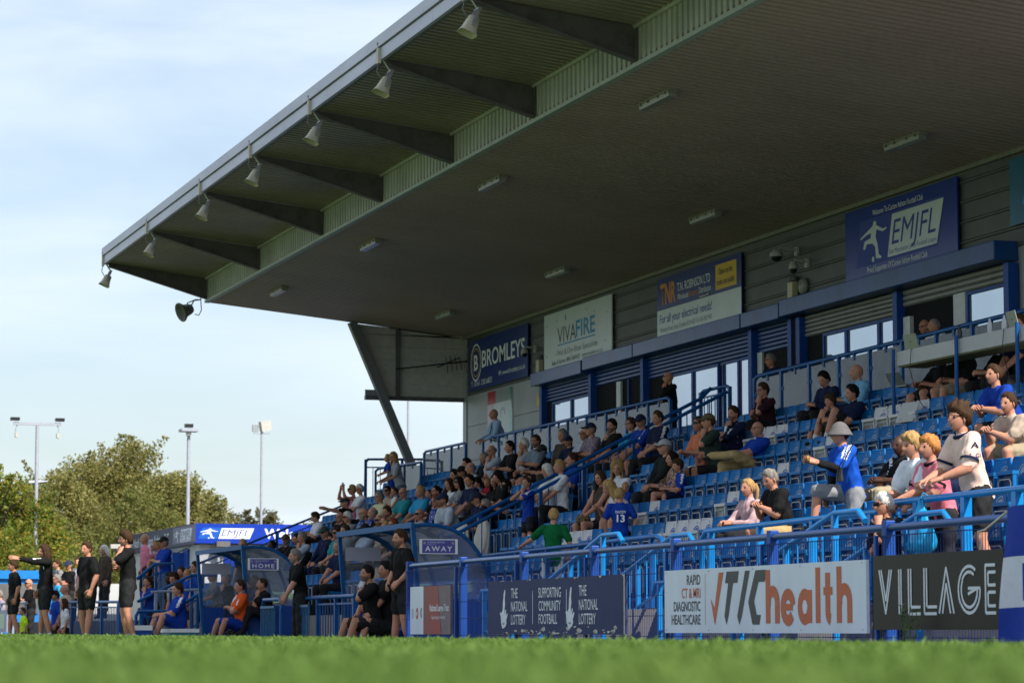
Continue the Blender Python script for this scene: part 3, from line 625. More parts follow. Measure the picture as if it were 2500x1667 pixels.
worn(f, 4.8, .635, 46); f.rect(4.785, 0, 4.82, .635, WORN, name='bare_edge', n=.0036)
t, f = board('advert_board', 'white TIC health board with orange and black letters', 'advertising board', 10.2, 26.52, 21.74, .175, .80, PW)
OR2 = mat('health_orange', (.42, .10, .04), .5, var=.08); CHAR = mat('charcoal_print', (.045, .045, .05), .5, var=.08)
for i, w in enumerate(('RAPID', 'CT & MRI', 'DIAGNOSTIC', 'HEALTHCARE')): f.text(w, .98, .475 - .13*i, .095, (.36, .5, .72, .78)[i], OR2 if i == 1 else CHAR, 'R', bold=.012)
f.rect(1.1, .08, 1.108, .57, mat('thin_pink', (.5, .3, .28), .5))
def pl(x0, pts, m): f.poly([(x0 + a, b) for a, b in pts], m)
pl(1.25, [(0, .33), (.09, .1), (.11, .08), (.33, .58), (.21, .58), (.10, .24)], OR2)
pl(1.6, [(.06, .585), (.36, .585), (.33, .475), (.22, .475), (.10, .16), (.05, .08), (.0, .16), (.10, .475), (.02, .475)], CHAR)
pl(1.9, [(.22, .585), (.33, .585), (.13, .16), (.07, .08), (.02, .16)], CHAR)
pl(2.13, [(.24, .585), (.5, .585), (.46, .475), (.31, .475), (.2, .30), (.26, .17), (.36, .17), (.32, .08), (.16, .08), (.06, .29)], CHAR)
HW = .102
def arcpts(cx_, cy_, rx, ry, a0, a1, n=9): return [(cx_ + rx*math.cos(R(a0 + (a1-a0)*i/n)), cy_ + ry*math.sin(R(a0 + (a1-a0)*i/n))) for i in range(n+1)]
def band(pts, w=HW):
    L_, R_ = [], []
    for i, p in enumerate(pts):
        a = pts[max(0, i-1)]; b = pts[min(len(pts)-1, i+1)]; d = math.hypot(b[0]-a[0], b[1]-a[1]); nx, ny = -(b[1]-a[1])/d*w/2, (b[0]-a[0])/d*w/2
        L_.append((p[0]+nx, p[1]+ny)); R_.append((p[0]-nx, p[1]-ny))
    f.poly(L_ + R_[::-1], OR2, name='letter_stroke')
def hh_(x0): band([(x0, .09), (x0, .58)]); band([(x0 + .01, .25)] + arcpts(x0 + .11, .28, .105, .105, 160, 0, 8) + [(x0 + .215, .09)])
hh_(2.66); band(arcpts(3.12, .235, .115, .12, -38, -352, 14)); band([(3.02, .235), (3.225, .235)], .06)
band(arcpts(3.49, .235, .105, .115, 20, 340, 14)); band([(3.60, .09), (3.60, .385)])
band([(3.78, .09), (3.78, .58)]); band([(3.99, .53), (3.99, .22)] + arcpts(4.06, .18, .07, .06, 180, 260, 5)); band([(3.90, .37), (4.09, .37)], .07); hh_(4.23)
for a in (.05, 1.2, 2.3, 3.4, 4.7): f.ring(a, .60, 0, .008, GREYP, name='fixing', seg=8); f.ring(a, .03, 0, .008, GREYP, name='fixing', seg=8)
VBLK = mat('glossy_black_board', (.012, .009, .008), .35, var=.2, spec=.12)
t, f = board('advert_board', 'glossy black VILLAGE board with white inline letters', 'advertising board', 10.2, 21.6, 19.27, .205, .825, VBLK)
def stroke(pts, w, m=PRT):
    for (a0, b0), (a1, b1) in zip(pts[:-1], pts[1:]):
        d = math.hypot(a1-a0, b1-b0); nx, ny = -(b1-b0)/d*w/2, (a1-a0)/d*w/2
        f.poly([(a0+nx, b0+ny), (a0-nx, b0-ny), (a1-nx, b1-ny), (a1+nx, b1+ny)], m, name='letter_stroke')
lw = .024
y0, y1 = .13, .50
stroke([(.12, y1), (.24, y0), (.36, y1)], lw); stroke([(.16, y1), (.245, y0+.11), (.32, y1)], lw)
for d in (0, .04): stroke([(.50 + d, y0), (.50 + d, y1)], lw)
for x in (.68, .97):
    stroke([(x, y1), (x, y0), (x + .22, y0)], lw); stroke([(x + .045, y1), (x + .045, y0 + .055), (x + .22, y0 + .055)], lw)
stroke([(1.23, y0), (1.36, y1), (1.49, y0)], lw); stroke([(1.29, y0), (1.36, y1-.13), (1.43, y0)], lw)
for r_ in (.185, .14):
    pts = [(1.76 + r_*math.cos(R(a)), (y0+y1)/2 + r_*math.sin(R(a))) for a in range(55, 361, 18)]; stroke(pts + [(1.76 + r_, (y0+y1)/2 + .01), (1.74, (y0+y1)/2 + (.01 if r_ > .16 else -.035))], lw)
stroke([(2.2, y1), (2.03, y1), (2.03, y0), (2.2, y0)], lw); stroke([(2.2, y1-.055), (2.075, y1-.055), (2.075, .345), (2.2, .345)], lw); stroke([(2.2, .29), (2.075, .29), (2.075, y0+.055), (2.2, y0+.055)], lw)
# club flag tied to the rail, rippled
t = thing('club_flag', 'blue and white flag hanging over the barrier at right edge', 'flag')
b = MB(); nx, nz = 18, 16; Y0, Y1 = 19.0, 17.2
FB, FWH = mat('flag_blue', (.008, .035, .30), .8, var=.1, bump=.2, bscale=12), mat('flag_white', (.55, .57, .68), .8, var=.06, bump=.2, bscale=12)
g = []
for j in range(nz+1):
    for i in range(nx+1):
        a, c = i/nx, j/nz; yb = Y0 + .14*(c**1.5)
        g.append((10.10 - .03*math.sin(a*17 + c*3)*(.3 + c) - .02*c, yb + (Y1 - yb)*a, 1.13 - 1.02*c + .01*math.sin(a*9)))
b.smooth = True; b.add(g, [(j*(nx+1)+i, j*(nx+1)+i+1, (j+1)*(nx+1)+i+1, (j+1)*(nx+1)+i) for j in range(nz) for i in range(nx)])
b.m = [1 if 6 <= j <= 11 else 0 for j in range(nz) for i in range(nx)]
b.build('cloth', [FB, FWH], t, fix=False)
b = MB(); b.box((10.03, 18.0, .42), (10.045, 18.66, .70)); bevel(b.build('letter', FB, t), .06, 4)
MB().tube([(10.1, 19.0, 1.1), (10.22, 19.6, .98), (10.2, 19.68, .97), (10.21, 19.66, .88), (10.22, 19.7, .78)], .008, 6).build('rope', mat('rope', (.5, .45, .38), .9), t)

# ================================================================ dugouts
POLY = clear_mat('polycarbonate', (.90, .92, .97), .16, .06, milkiness=.12)  # grey veil paints milky highlights into the clear sheets
DUGB = mat('dugout_blue_panel', (.008, .055, .27), .45, var=.15, scale=2)
SIGNP = mat('dugout_sign_purple', (.09, .08, .33), .5, var=.06); SIGNW = mat('dugout_sign_back', (.42, .40, .48), .5, var=.06)
def dugout(name, label, y1, y0, word, x=11.3):
    t = thing(name, label, 'dugout'); zb = -.15; H = 1.74
    prof = lambda a: (x + 1.2*math.sin(R(a)), .72 + (H - .72)*math.cos(R(a)) + .11*math.sin(R(2*a)))
    for y in np.linspace(y0, y1, 4):
        MB().tube([(prof(a)[0], y, prof(a)[1]) for a in range(0, 91, 10)] + [(x + 1.2, y, zb)], .032, 6).build('arch_rib', TEAL, t)
    for y in (y0, y1):
        MB().bar((x, y, H), (x + .16, y, zb), .075, .06).build('front_post', TEAL, t)
        poly = [(x + .12, .66)] + [(x + .02, H - .02)] + [prof(a) for a in range(10, 91, 10)] + [(x + 1.19, .66)]
        b = MB(); b.prism(poly, 1, y - .004, y + .004); b.build('side_window', POLY, t)
        b = MB(); b.prism([(x + .1, .66), (x + 1.19, .66), (x + 1.19, zb), (x + .17, zb)], 1, y - .02, y + .02); b.build('side_panel', DUGB, t)
    b = MB(); rings = [[(prof(a)[0], y0, prof(a)[1] + .012), (prof(a)[0], y1, prof(a)[1] + .012)] for a in range(0, 91, 10)]; b.loft(rings, cap=False, closed=False); b.smooth = True; b.build('roof_sheet', POLY, t)
    MB().box((x + 1.17, y0, zb), (x + 1.2, y1, .72)).build('back_panel', DUGB, t)
    MB().bar((x - .01, y0 - .06, H + .01), (x - .01, y1 + .06, H + .01), .05, .085).build('front_beam', TEAL, t)
    MB().box((x + .55, y0 + .1, .2), (x + .98, y1 - .1, .26)).build('bench', DUGB, t)
    for y, s in ((y0 - .03, 1), (y1 - .03, 0)):
        MB().box((x + .1, y - .008, 1.325), (x + .69, y + .004, 1.545)).build('name_board', SIGNW if not s else WHITE, t)
        if s:
            f = Face((x + .14, y - .008, 1.337), (1, 0, 0), parent=t); f.rect(0, 0, .51, .195, SIGNP, n=.0012); f.text(word, .255, .03, .072, .42, WHITE, 'C', bold=.015, spacing=1.3); f.text('CURZON ASHTON', .08, .148, .024, .27, PRT, bold=.01); f.text('Football Club', .08, .12, .016, .13, PRT)
            for a in (.035, .475): f.ring(a, .15, .0, .02, mat('crest_gold', (.35, .33, .3), .5), seg=12)
    return t
dugout('team_dugout', 'curved clear-roofed dugout with blue frame and AWAY sign', 44.1, 39.75, 'AWAY')
dugout('team_dugout', 'curved clear-roofed dugout with blue frame and HOME sign', 55.6, 51.4, 'HOME')
# gates and short rails by the dugouts
GREENB = mat('gate_teal_paint', (.01, .11, .25), .4, var=.2)
def gate(y1, y0, x, label):
    t = thing('gate', label, 'gate')
    for z in (-.08, .6): MB().bar((x, y1, z), (x, y0, z), .04, .04).build('gate_frame', GREENB, t)
    n = 9
    for i in range(n+1): MB().bar((x, y1 + (y0-y1)*i/n, -.08), (x, y1 + (y0-y1)*i/n, .6), .018, .018, up=(0,1,0)).build('gate_bar', GREENB, t)
    return t
gate(48.0, 46.95, 10.9, 'low barred blue gate beside the HOME dugout'); gate(45.5, 44.5, 10.9, 'low barred blue gate in front of the leaning steward')
railing('bent_tube_rail', 'blue bent tube rail beside the HOME dugout gate', [(10.95, 48.1, -.1), (10.95, 48.1, .62), (10.95, 48.0, .73), (10.95, 46.8, .73), (10.95, 46.65, .66), (10.95, 46.65, -.1)], BLUE, lambda p: -.15, [(10.95, 48.1, .6), (10.95, 46.65, .6)], rad=.036)
railing('bent_tube_rail', 'blue bent tube rail running from the gate to the AWAY dugout', [(11.0, 45.35, -.1), (11.0, 45.35, .62), (11.0, 45.25, .73), (11.0, 41.9, .73)], BLUE, lambda p: -.15, [(11.0, 44.3, .72), (11.0, 43.1, .72), (11.0, 41.95, .72)], rad=.036, mid=(.1, .78), bal=.17)

# ================================================================ seats
SEATB = mat('blue_seat_plastic', (.006, .125, .36), .45, var=.22, scale=1.2, spec=.14, objrand=.16); SEATW = mat('white_seat_plastic', (.56, .55, .58), .4, c2=(.44, .43, .42), scale=3, ramp=(.5, .9))
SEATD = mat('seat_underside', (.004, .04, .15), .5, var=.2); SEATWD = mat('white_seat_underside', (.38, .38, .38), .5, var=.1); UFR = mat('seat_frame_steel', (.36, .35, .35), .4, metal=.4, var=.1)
EMB = mat('seat_emblem_print', (.25, .33, .46), .5, var=.25, scale=60)
EMBB = mat('seat_emblem_print_blue', (.03, .10, .42), .5, var=.25, scale=60)
SP, SW = .44, .40
def seat_meshes():
    W = SW / 2
    # back shell, curved, leaning back; local origin at floor under back line; faces -X
    b = MB(); b.smooth = True
    ys = np.linspace(-W, W, 7); zs = [.40, .46, .58, .70, .79, .815]
    cx = lambda y, z: -.05*(1 - (y/W)**2)*-1 + .10*(z - .45) - .06
    rows = []
    for z in zs: rows.append([(cx(y, z), y*(1 if z < .75 else .95 if z < .8 else .86), z) for y in ys])
    b.loft([r for r in rows], cap=False, closed=False)
    rows2 = [[(p[0] + .02, p[1]*1.0, p[2]) for p in r] for r in rows]
    b.loft(rows2, cap=False, closed=False)
    # rolled rim
    rim = [rows[i][0] for i in range(6)] + rows[5][1:-1] + [rows[i][6] for i in range(5, -1, -1)]
    b.tube([Vector(p) + Vector((.01, 0, 0)) for p in rim], .014, 6)
    back = b
    e = MB(); seg = 14
    def P(a, r):
        y = r*math.cos(a); z = .645 + r*math.sin(a)*.95; return (cx(y, z) - .006, y, z)
    for r0, r1 in ((.085, .10), (0.0, .068)):
        vs = []
        for i in range(seg+1): a = -.5 + (math.pi+1.0)*i/seg; vs += [P(a, r0), P(a, r1)]
        e.add(vs, [(2*i, 2*i+1, 2*i+3, 2*i+2) for i in range(seg)])
    e.add([P(1.5, .125), P(1.62, .125), (cx(0, .79) - .006, -.008, .786), (cx(0, .79) - .006, .010, .79)], [(0,1,2,3)])
    u = MB(); # folded pan: tray with rim
    x0 = -.19
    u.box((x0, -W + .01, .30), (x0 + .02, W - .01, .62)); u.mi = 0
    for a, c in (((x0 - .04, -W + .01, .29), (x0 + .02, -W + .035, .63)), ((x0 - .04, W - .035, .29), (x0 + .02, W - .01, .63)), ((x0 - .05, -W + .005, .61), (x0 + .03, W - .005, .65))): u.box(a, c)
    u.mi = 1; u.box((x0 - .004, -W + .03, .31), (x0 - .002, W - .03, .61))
    fr_ = MB(); fr_.tube([(x0 - .045, -W + .055, .22), (x0 - .045, -W + .055, .52), (x0 - .045, -W + .085, .555), (x0 - .045, W - .085, .555), (x0 - .045, W - .055, .52), (x0 - .045, W - .055, .22)], .011, 6)
    br_ = MB()
    for s in (-1, 1):
        br_.bar((-.05, s*(W + .012), .02), (-.05, s*(W + .012), .5), .02, .07, up=(1,0,0)); br_.box((-.20, s*(W+.012) - .01, .36), (-.02, s*(W+.012) + .01, .42))
    br_.box((-.06, -W - .02, .40), (-.045, W + .02, .43))
    dn = MB(); dn.prism([(-.44, .41), (-.46, .44), (-.42, .455), (-.06, .43), (-.06, .40)], 1, -W, W)
    return back, e, u, fr_, br_, dn
_b, _e, _u, _f, _br, _dn = seat_meshes()
ME = {}
for c, mb, md in (('b', SEATB, SEATD), ('w', SEATW, SEATWD)):
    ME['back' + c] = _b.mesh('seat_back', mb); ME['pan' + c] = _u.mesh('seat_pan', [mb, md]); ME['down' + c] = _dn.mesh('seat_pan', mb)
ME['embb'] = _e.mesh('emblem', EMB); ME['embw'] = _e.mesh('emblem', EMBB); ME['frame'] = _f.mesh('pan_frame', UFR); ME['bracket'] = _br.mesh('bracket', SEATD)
for m_ in ME.values():
    bm = bmesh.new(); bm.from_mesh(m_); bmesh.ops.recalc_face_normals(bm, faces=bm.faces); bm.to_mesh(m_); bm.free()
ROWN = ['front', 'second', 'third', 'fourth', 'fifth', 'sixth', 'top']
# ================================================================ kiosk beyond the stand
KW = mat('kiosk_white_panel', (.46, .47, .48), .5, var=.1, scale=2); KB = mat('kiosk_blue', (.004, .035, .34), .4, var=.08); KN = mat('kiosk_navy', (.012, .02, .06), .45, c2=(.03, .035, .1), scale=.5)
kx, ky = 16.2, 80.0
t = thing('kiosk', 'blue refreshment kiosk with Welcome sign beyond the far end of stand', 'kiosk')
MB().box((kx + .15, ky + .3, -.2), (23.5, ky + 13, 2.7)).build('wall', KW, t)
MB().box((kx + .9, ky + .25, .0), (23.5, ky + .31, 2.6)).build('front_shutter', KB, t)
for i in range(9): MB().box((kx + 1.0 + i*.75, ky + .225, 0), (kx + 1.03 + i*.75, ky + .25, 2.55)).build('shutter_seam', NAVY, t)
MB().box((kx, ky, 2.72), (23.6, ky + .3, 3.29)).build('front_fascia', KB, t)
MB().box((kx, ky + .302, 2.70), (kx + .3, ky + 13.2, 3.30)).build('side_fascia', KN, t)
MB().box((kx + .3, ky + .3, 2.7), (23.6, ky + 13.2, 2.8)).build('flat_roof', GREYSTEEL, t)
MB().box((kx + .16, ky + .26, 0), (kx + .5, ky + .34, 2.7)).build('corner_post', KW, t); MB().tube([(kx + .72, ky + .2, 0), (kx + .72, ky + .2, 2.7)], .05, 8).build('downpipe', KW, t)
MB().box((kx + .6, ky - .12, 2.62), (kx + 1.0, ky + .1, 2.78)).build('bulkhead_light', GREYSTEEL, t)
b = MB(); b.box((kx - .25, ky + 2.2, 1.95), (kx + .15, ky + 5.0, 2.5)); b.build('door_awning', NAVY, t); MB().box((kx + .1, ky + 2.5, 0), (kx + .148, ky + 4.0, 1.95)).build('door', DARK, t); MB().box((kx + .08, ky + 1.6, 0), (kx + .146, ky + 2.4, 2.6)).build('blue_panel', NAVY, t)
f = Face((kx, ky, 2.72), (1, 0, 0), parent=t)
g = Face((kx + .07, ky - .002, 2.84), (1, 0, 0), parent=t); f.poly([(.07, .13), (.62, .13), (.78, .46), (.2, .46)], mat('kiosk_mid_blue', (.01, .09, .42), .4), n=.003); emjfl(g, 1.66, .34, WHITE, PRINTB, WHITE)
f.text('Welcome', 2.04, .16, .27, 1.62, WHITE, bold=.035)
g = Face((kx, ky + 13.0, 2.72), (0, -1, 0), parent=t); g.text('the Nash @Curzon Ashton F.C.', 2.0, .14, .28, 7.0, PRT, bold=.012); g.rect(9.55, .06, 13.0, .54, mat('kiosk_lilac', (.12, .12, .22), .4), n=.002)
h = Face((kx - .003, ky + 3.4, 2.79), (0, -1, 0), parent=t); emjfl(h, 2.9, .42, PRT, KN, PRT)
MB().tube([(kx - .03, ky + 5, 2.72), (kx - .06, ky + 4.2, 2.55), (kx - .05, ky + 3.6, 2.6), (kx - .04, ky + 2.6, 2.5), (kx - .03, ky + .6, 2.65)], .02, 6).build('cable', BLACKP, t)
t = thing('security_camera', 'white bullet camera on a blue post behind the nearest coach', 'camera', (14.75, 84, 2.72)); MB().tube([(.18, 0, -2.9), (.18, 0, .25)], .06, 8).build('pole', NAVY, t); MB().box((-.35, -.1, -.06), (.15, .1, .07)).build('housing', CAMW, t)
b = MB(); b.smooth = True; b.lathe([(.11, 0), (.1, -.07), (.05, -.12), (0, -.13)], 12, Matrix.Translation((-.12, 0, -.06))); b.build('dome', GREYSTEEL, t)
t = thing('hut', 'bright blue hut with dark hatch at the left edge', 'hut'); HB = mat('hut_blue', (.01, .17, .5), .5); MB().box((11.0, 85, -.2), (13.0, 87, 1.75)).build('wall', HB, t); MB().box((10.9, 84.9, 1.75), (13.05, 87.1, 2.0)).build('roof_trim', HB, t); MB().box((11.2, 84.97, .7), (12.4, 84.995, 1.6)).build('hatch', GREYSTEEL, t)
tag(MB().box((12.9, 95, -.3), (24, 95.2, 1.78)).build('boundary_wall', KW), 'low white boundary wall behind the coaches', 'wall')
# raised terrace and ramp where the far group stands
struct(MB().box((11.7, 66.6, -.3), (16, 90, .44)).build('far_terrace', CONC)); struct(MB().box((11.75, 61.2, -.3), (13.3, 66.58, .34)).build('ramp', CONC))
struct(MB().box((11.75, 58.5, -.3), (14.5, 61.18, .05)).build('ramp_landing', CONC))
z0 = lambda p: -.15
railing('far_railing', 'blue bent railing with uprights behind the coaches', [(11.0, 71.9, -.1), (11.0, 71.9, .84), (11.0, 71.7, .92), (11.0, 63.0, .84), (11.0, 62.85, .78), (11.0, 62.85, -.1)], BLUE, z0, even(71.8, 63.0, 11.0, .91, .84, 2.2), rad=.035, mid=(.12, .95), bal=.22)
railing('far_railing', 'pale topped railing with boards at far left', [(10.35, 90, .98), (10.35, 73, .92)], mat('pale_rail', (.25, .3, .4), .4), z0, even(89, 73.2, 10.35, .97, .92, 2.4), rad=.035)
t, f = board('advert_board', 'purple and white board on the far left railing', 'advertising board', 10.25, 88, 76, .15, .75, mat('lilac_board', (.3, .28, .4), .5)); f.rect(2, 0, 6, .6, SIGNP); f.rect(8.5, .1, 11.5, .5, mat('pale_green_board', (.38, .52, .38), .5))
railing('ramp_railing', 'blue ramp railing with uprights below the man in pink', [(11.45, 63.2, 1.36), (11.82, 63.0, 1.70), (12.25, 63.0, 1.72), (12.25, 63.0, .4)], BLUE, lambda p: .3, [(11.6, 63.1, 1.5), (11.85, 63, 1.7), (12.25, 63, 1.7)], rad=.04, mid=(.2, 1.2), bal=.12)
railing('ramp_railing', 'lower blue bent railing of the ramp beside the blue player', [(10.5, 58, -.1), (10.5, 58, .5), (10.55, 58, .59), (11.22, 58, .60), (11.85, 58, .97)], BLUE, z0, [(10.6, 58, .58), (11.2, 58, .6), (11.8, 58, .95)], rad=.036, mid=(.1, .62), bal=.13)
railing('ramp_railing', 'upper sloping blue railing of the ramp beside the blue player', [(10.6, 58.4, .8), (11.75, 58.4, 1.36), (12.3, 58.4, 1.36)], BLUE, z0, [(10.7, 58.4, .84), (11.3, 58.4, 1.1), (11.75, 58.4, 1.34)], rad=.034)
railing('ramp_railing', 'pale level rail behind the seated blue player', [(10.85, 58.2, 1.0), (11.9, 58.2, 1.06)], mat('pale_rail', (.25, .3, .4)), z0, [(10.95, 58.2, 1.0), (11.35, 58.2, 1.02), (11.8, 58.2, 1.05)], rad=.03)
# ================================================================ poles
GALV = mat('pole_grey_paint', (.34, .36, .42), .45, metal=.2, var=.1)
def pole(x, y, h, r, name, label):
    t = thing(name, label, 'pole' if 'mast' not in name else 'mast', (x, y, -.3)); MB().tube([(0, 0, 0), (0, 0, h + .3)], [r, r*.72], 12).build('shaft', GALV, t); return t
t = pole(14.45, 100, 7.55, .085, 'lamp_mast', 'tall pole with T bar, two lamps and two cameras at left')
MB().box((-.85, -.05, 7.8), (.85, .05, 7.9)).build('crossbar', GALV, t)
for s in (-1, 1):
    b = MB(); b.box((s*.8 - .16, -.12, 7.96), (s*.8 + .16, .12, 8.07)); o = b.build('lamp', BLACKP, t); MB().tube([(s*.72, 0, 7.8), (s*.78, 0, 7.62), (s*.74, 0, 7.5)], .02, 6).build('bracket', GALV, t); MB().box((s*.74 - .05, -.1, 7.35), (s*.74 + .05, .1, 7.52)).build('camera', CAMW, t)
t = pole(18.95, 95, 7.15, .08, 'lamp_mast', 'tall grey pole with short bar and lamp beside the kiosk'); MB().box((-.3, -.3, 7.33), (.3, .3, 7.42)).build('crossbar', GALV, t); MB().box((-.14, -.1, 7.48), (.14, .1, 7.6)).build('lamp', BLACKP, t); MB().box((-.1, -.2, 7.2), (.05, 0, 7.33)).build('camera', CAMW, t)
t = pole(27.2, 120, 9.0, .07, 'flood_mast', 'slim floodlight mast right of the trees'); b = MB(); b.box((-.22, -.1, -.22), (.3, .1, .22)); o = b.build('lamp_head', CAMW, t); o.location = (.12, 0, 9.45); o.rotation_euler = (0, R(-10), R(20)); b = MB(); b.box((-.2, -.08, -.15), (.05, .08, .15)); o = b.build('lamp_head', STEEL, t); o.location = (-.2, .1, 9.35); MB().box((-.35, -.05, 9.1), (.35, .05, 9.16)).build('crossbar', GALV, t)
def streetlamp(x, y, h, label):
    t = pole(x, y, h, .07, 'street_lamp', label); b = MB(); b.smooth = True
    b.loft([[(u, w*math.cos(a), .09*k*math.sin(a) + .02) for a in np.linspace(0, 6.283, 12, endpoint=False)] for u, w, k in ((-.25, .03, .4), (-.1, .12, .8), (.2, .17, 1), (.6, .16, .9), (.95, .03, .3))]); o = b.build('lamp_head', GALV, t); o.location = (.05, 0, h + .36); o.rotation_euler = (0, R(-5), 0)
streetlamp(14.6, 105, 5.6, 'street lamp with flat head in front of the left trees'); streetlamp(19.3, 121.8, 5.4, 'small street lamp half hidden in the trees')
t = pole(33.9, 120, 13, .07, 'thin_mast', 'thin pale mast behind the diagonal strut'); MB().box((-.05, -.05, 13.1), (.05, .05, 13.3)).build('cap', GALV, t)
# ================================================================ trees
def tree(x, y, top, rad, label, cols, seed, lo=.6, n=9000, leaf=.16, windy=0., cat='tree'):
    rng = np.random.default_rng(seed); t = thing('tree' if cat == 'tree' else 'bush', label, cat, (x, y, -.3), 0, 'trees beyond the ground')
    H = top + .3; tr = MB(); bark = mat('bark', (.09, .075, .06), .9, var=.3, scale=8)
    tr.tube([(0, 0, 0), (.05, .03, H*.3), (-.04, .05, H*.6), (.02, 0, H*.9)], [.16, .12, .07, .02], 8); tr.build('trunk', bark, t)
    limbs = []
    for k in range(9):
        a = rng.uniform(0, 6.28); z = H*rng.uniform(.25, .75); q = Vector((math.cos(a), math.sin(a), .8))*rad*rng.uniform(.5, .9)
        m_ = MB(); m_.tube([(0, 0, z), Vector((0, 0, z)) + q*.5 + Vector((0, 0, .1)), Vector((0, 0, z)) + q], [.05, .03, .01], 5); m_.build('limb', bark, t)
    # sub crowns
    K = 44; cs = []
    for k in range(K):
        h_ = rng.uniform(lo*.35, .97); w = rad*np.interp(h_, [0, .25, .55, .8, 1], [.7, .95, .95, .6, .12]); a = rng.uniform(0, 6.28); r_ = w*math.sqrt(rng.uniform(.1, 1))
        cs.append((r_*math.cos(a), r_*math.sin(a), H*h_, rad*rng.uniform(.26, .48)))
    n = int(n*1.9); leaf *= .72; per = n // K; P_all = []
    for cx_, cy_, cz_, cr_ in cs:
        d = rng.normal(size=(per, 3)); d /= np.linalg.norm(d, axis=1, keepdims=True); rr_ = cr_*rng.uniform(.25, 1.12, (per, 1))**.6
        P_all.append(np.array([[cx_, cy_, cz_]]) + d*rr_*np.array([[1, 1, .85]]))
    for k in range(26):
        h_ = rng.uniform(.35, 1.0); w = rad*np.interp(h_, [0, .25, .55, .8, 1], [.8, 1.05, 1.05, .72, .2]); a = rng.uniform(0, 6.28); o_ = np.array([w*math.cos(a), w*math.sin(a), H*h_]); d_ = np.array([math.cos(a)*.6 + windy*.4, math.sin(a)*.6, rng.uniform(.3, 1.1)]); ll = rad*rng.uniform(.2, .42); tt = rng.random((90, 1))
        P_all.append(o_ + d_*ll*tt + rng.normal(0, .09, (90, 3))*(1.3 - tt))
    Pn = np.concatenate(P_all); m = len(Pn)
    u = rng.normal(size=(m, 3)); u[:, 2] -= .5; u /= np.linalg.norm(u, axis=1, keepdims=True); v_ = np.cross(u, rng.normal(size=(m, 3))); v_ /= np.linalg.norm(v_, axis=1, keepdims=True)
    L_ = leaf*rng.uniform(.6, 1.5, (m, 1)); Pn[:, 0] += windy*rng.random(m)*.3
    Q_ = np.empty((m, 4, 3)); Q_[:, 0] = Pn - u*L_*.5; Q_[:, 1] = Pn + v_*L_*.32; Q_[:, 2] = Pn + u*L_*.5; Q_[:, 3] = Pn - v_*L_*.32
    me = bpy.data.meshes.new('crown'); me.vertices.add(m*4); me.vertices.foreach_set('co', Q_.astype(np.float32).ravel()); me.loops.add(m*4); me.loops.foreach_set('vertex_index', np.arange(m*4, dtype=np.int32)); me.polygons.add(m); me.polygons.foreach_set('loop_start', np.arange(0, m*4, 4, dtype=np.int32))
    me.polygons.foreach_set('material_index', rng.choice(len(cols), m, p=None).astype(np.int32)); me.update(calc_edges=True)
    for c in cols: me.materials.append(c)
    struct(link('crown', me, t), 'stuff')
    return t
def leafm(nm, c):
    m = mat(nm, c, .6, var=.25, scale=.9); t_ = m.node_tree; b = t_.nodes['Principled BSDF']
    tl = t_.nodes.new('ShaderNodeBsdfTranslucent'); tl.inputs[0].default_value = tuple(min(1, q*1.5) for q in c) + (1,); mx = t_.nodes.new('ShaderNodeMixShader'); mx.inputs[0].default_value = .45
    t_.links.new(b.outputs[0], mx.inputs[1]); t_.links.new(tl.outputs[0], mx.inputs[2]); t_.links.new(mx.outputs[0], t_.nodes['Material Output'].inputs[0]); return m
OLIVE = [leafm('leaf_olive', (.20, .185, .055)), leafm('leaf_olive_dark', (.15, .155, .042)), leafm('leaf_olive_pale', (.26, .235, .085))]
OLGR = [leafm('leaf_green', (.14, .165, .04)), leafm('leaf_olive_dark', (.15, .155, .042)), leafm('leaf_olive', (.20, .185, .055))]
MAPLE = [leafm('leaf_maple', (.17, .21, .028)), leafm('leaf_maple_dark', (.10, .15, .022)), leafm('leaf_maple_gold', (.27, .21, .035))]
FAR = [leafm('leaf_far', (.12, .11, .05)), leafm('leaf_far_dark', (.09, .09, .04))]
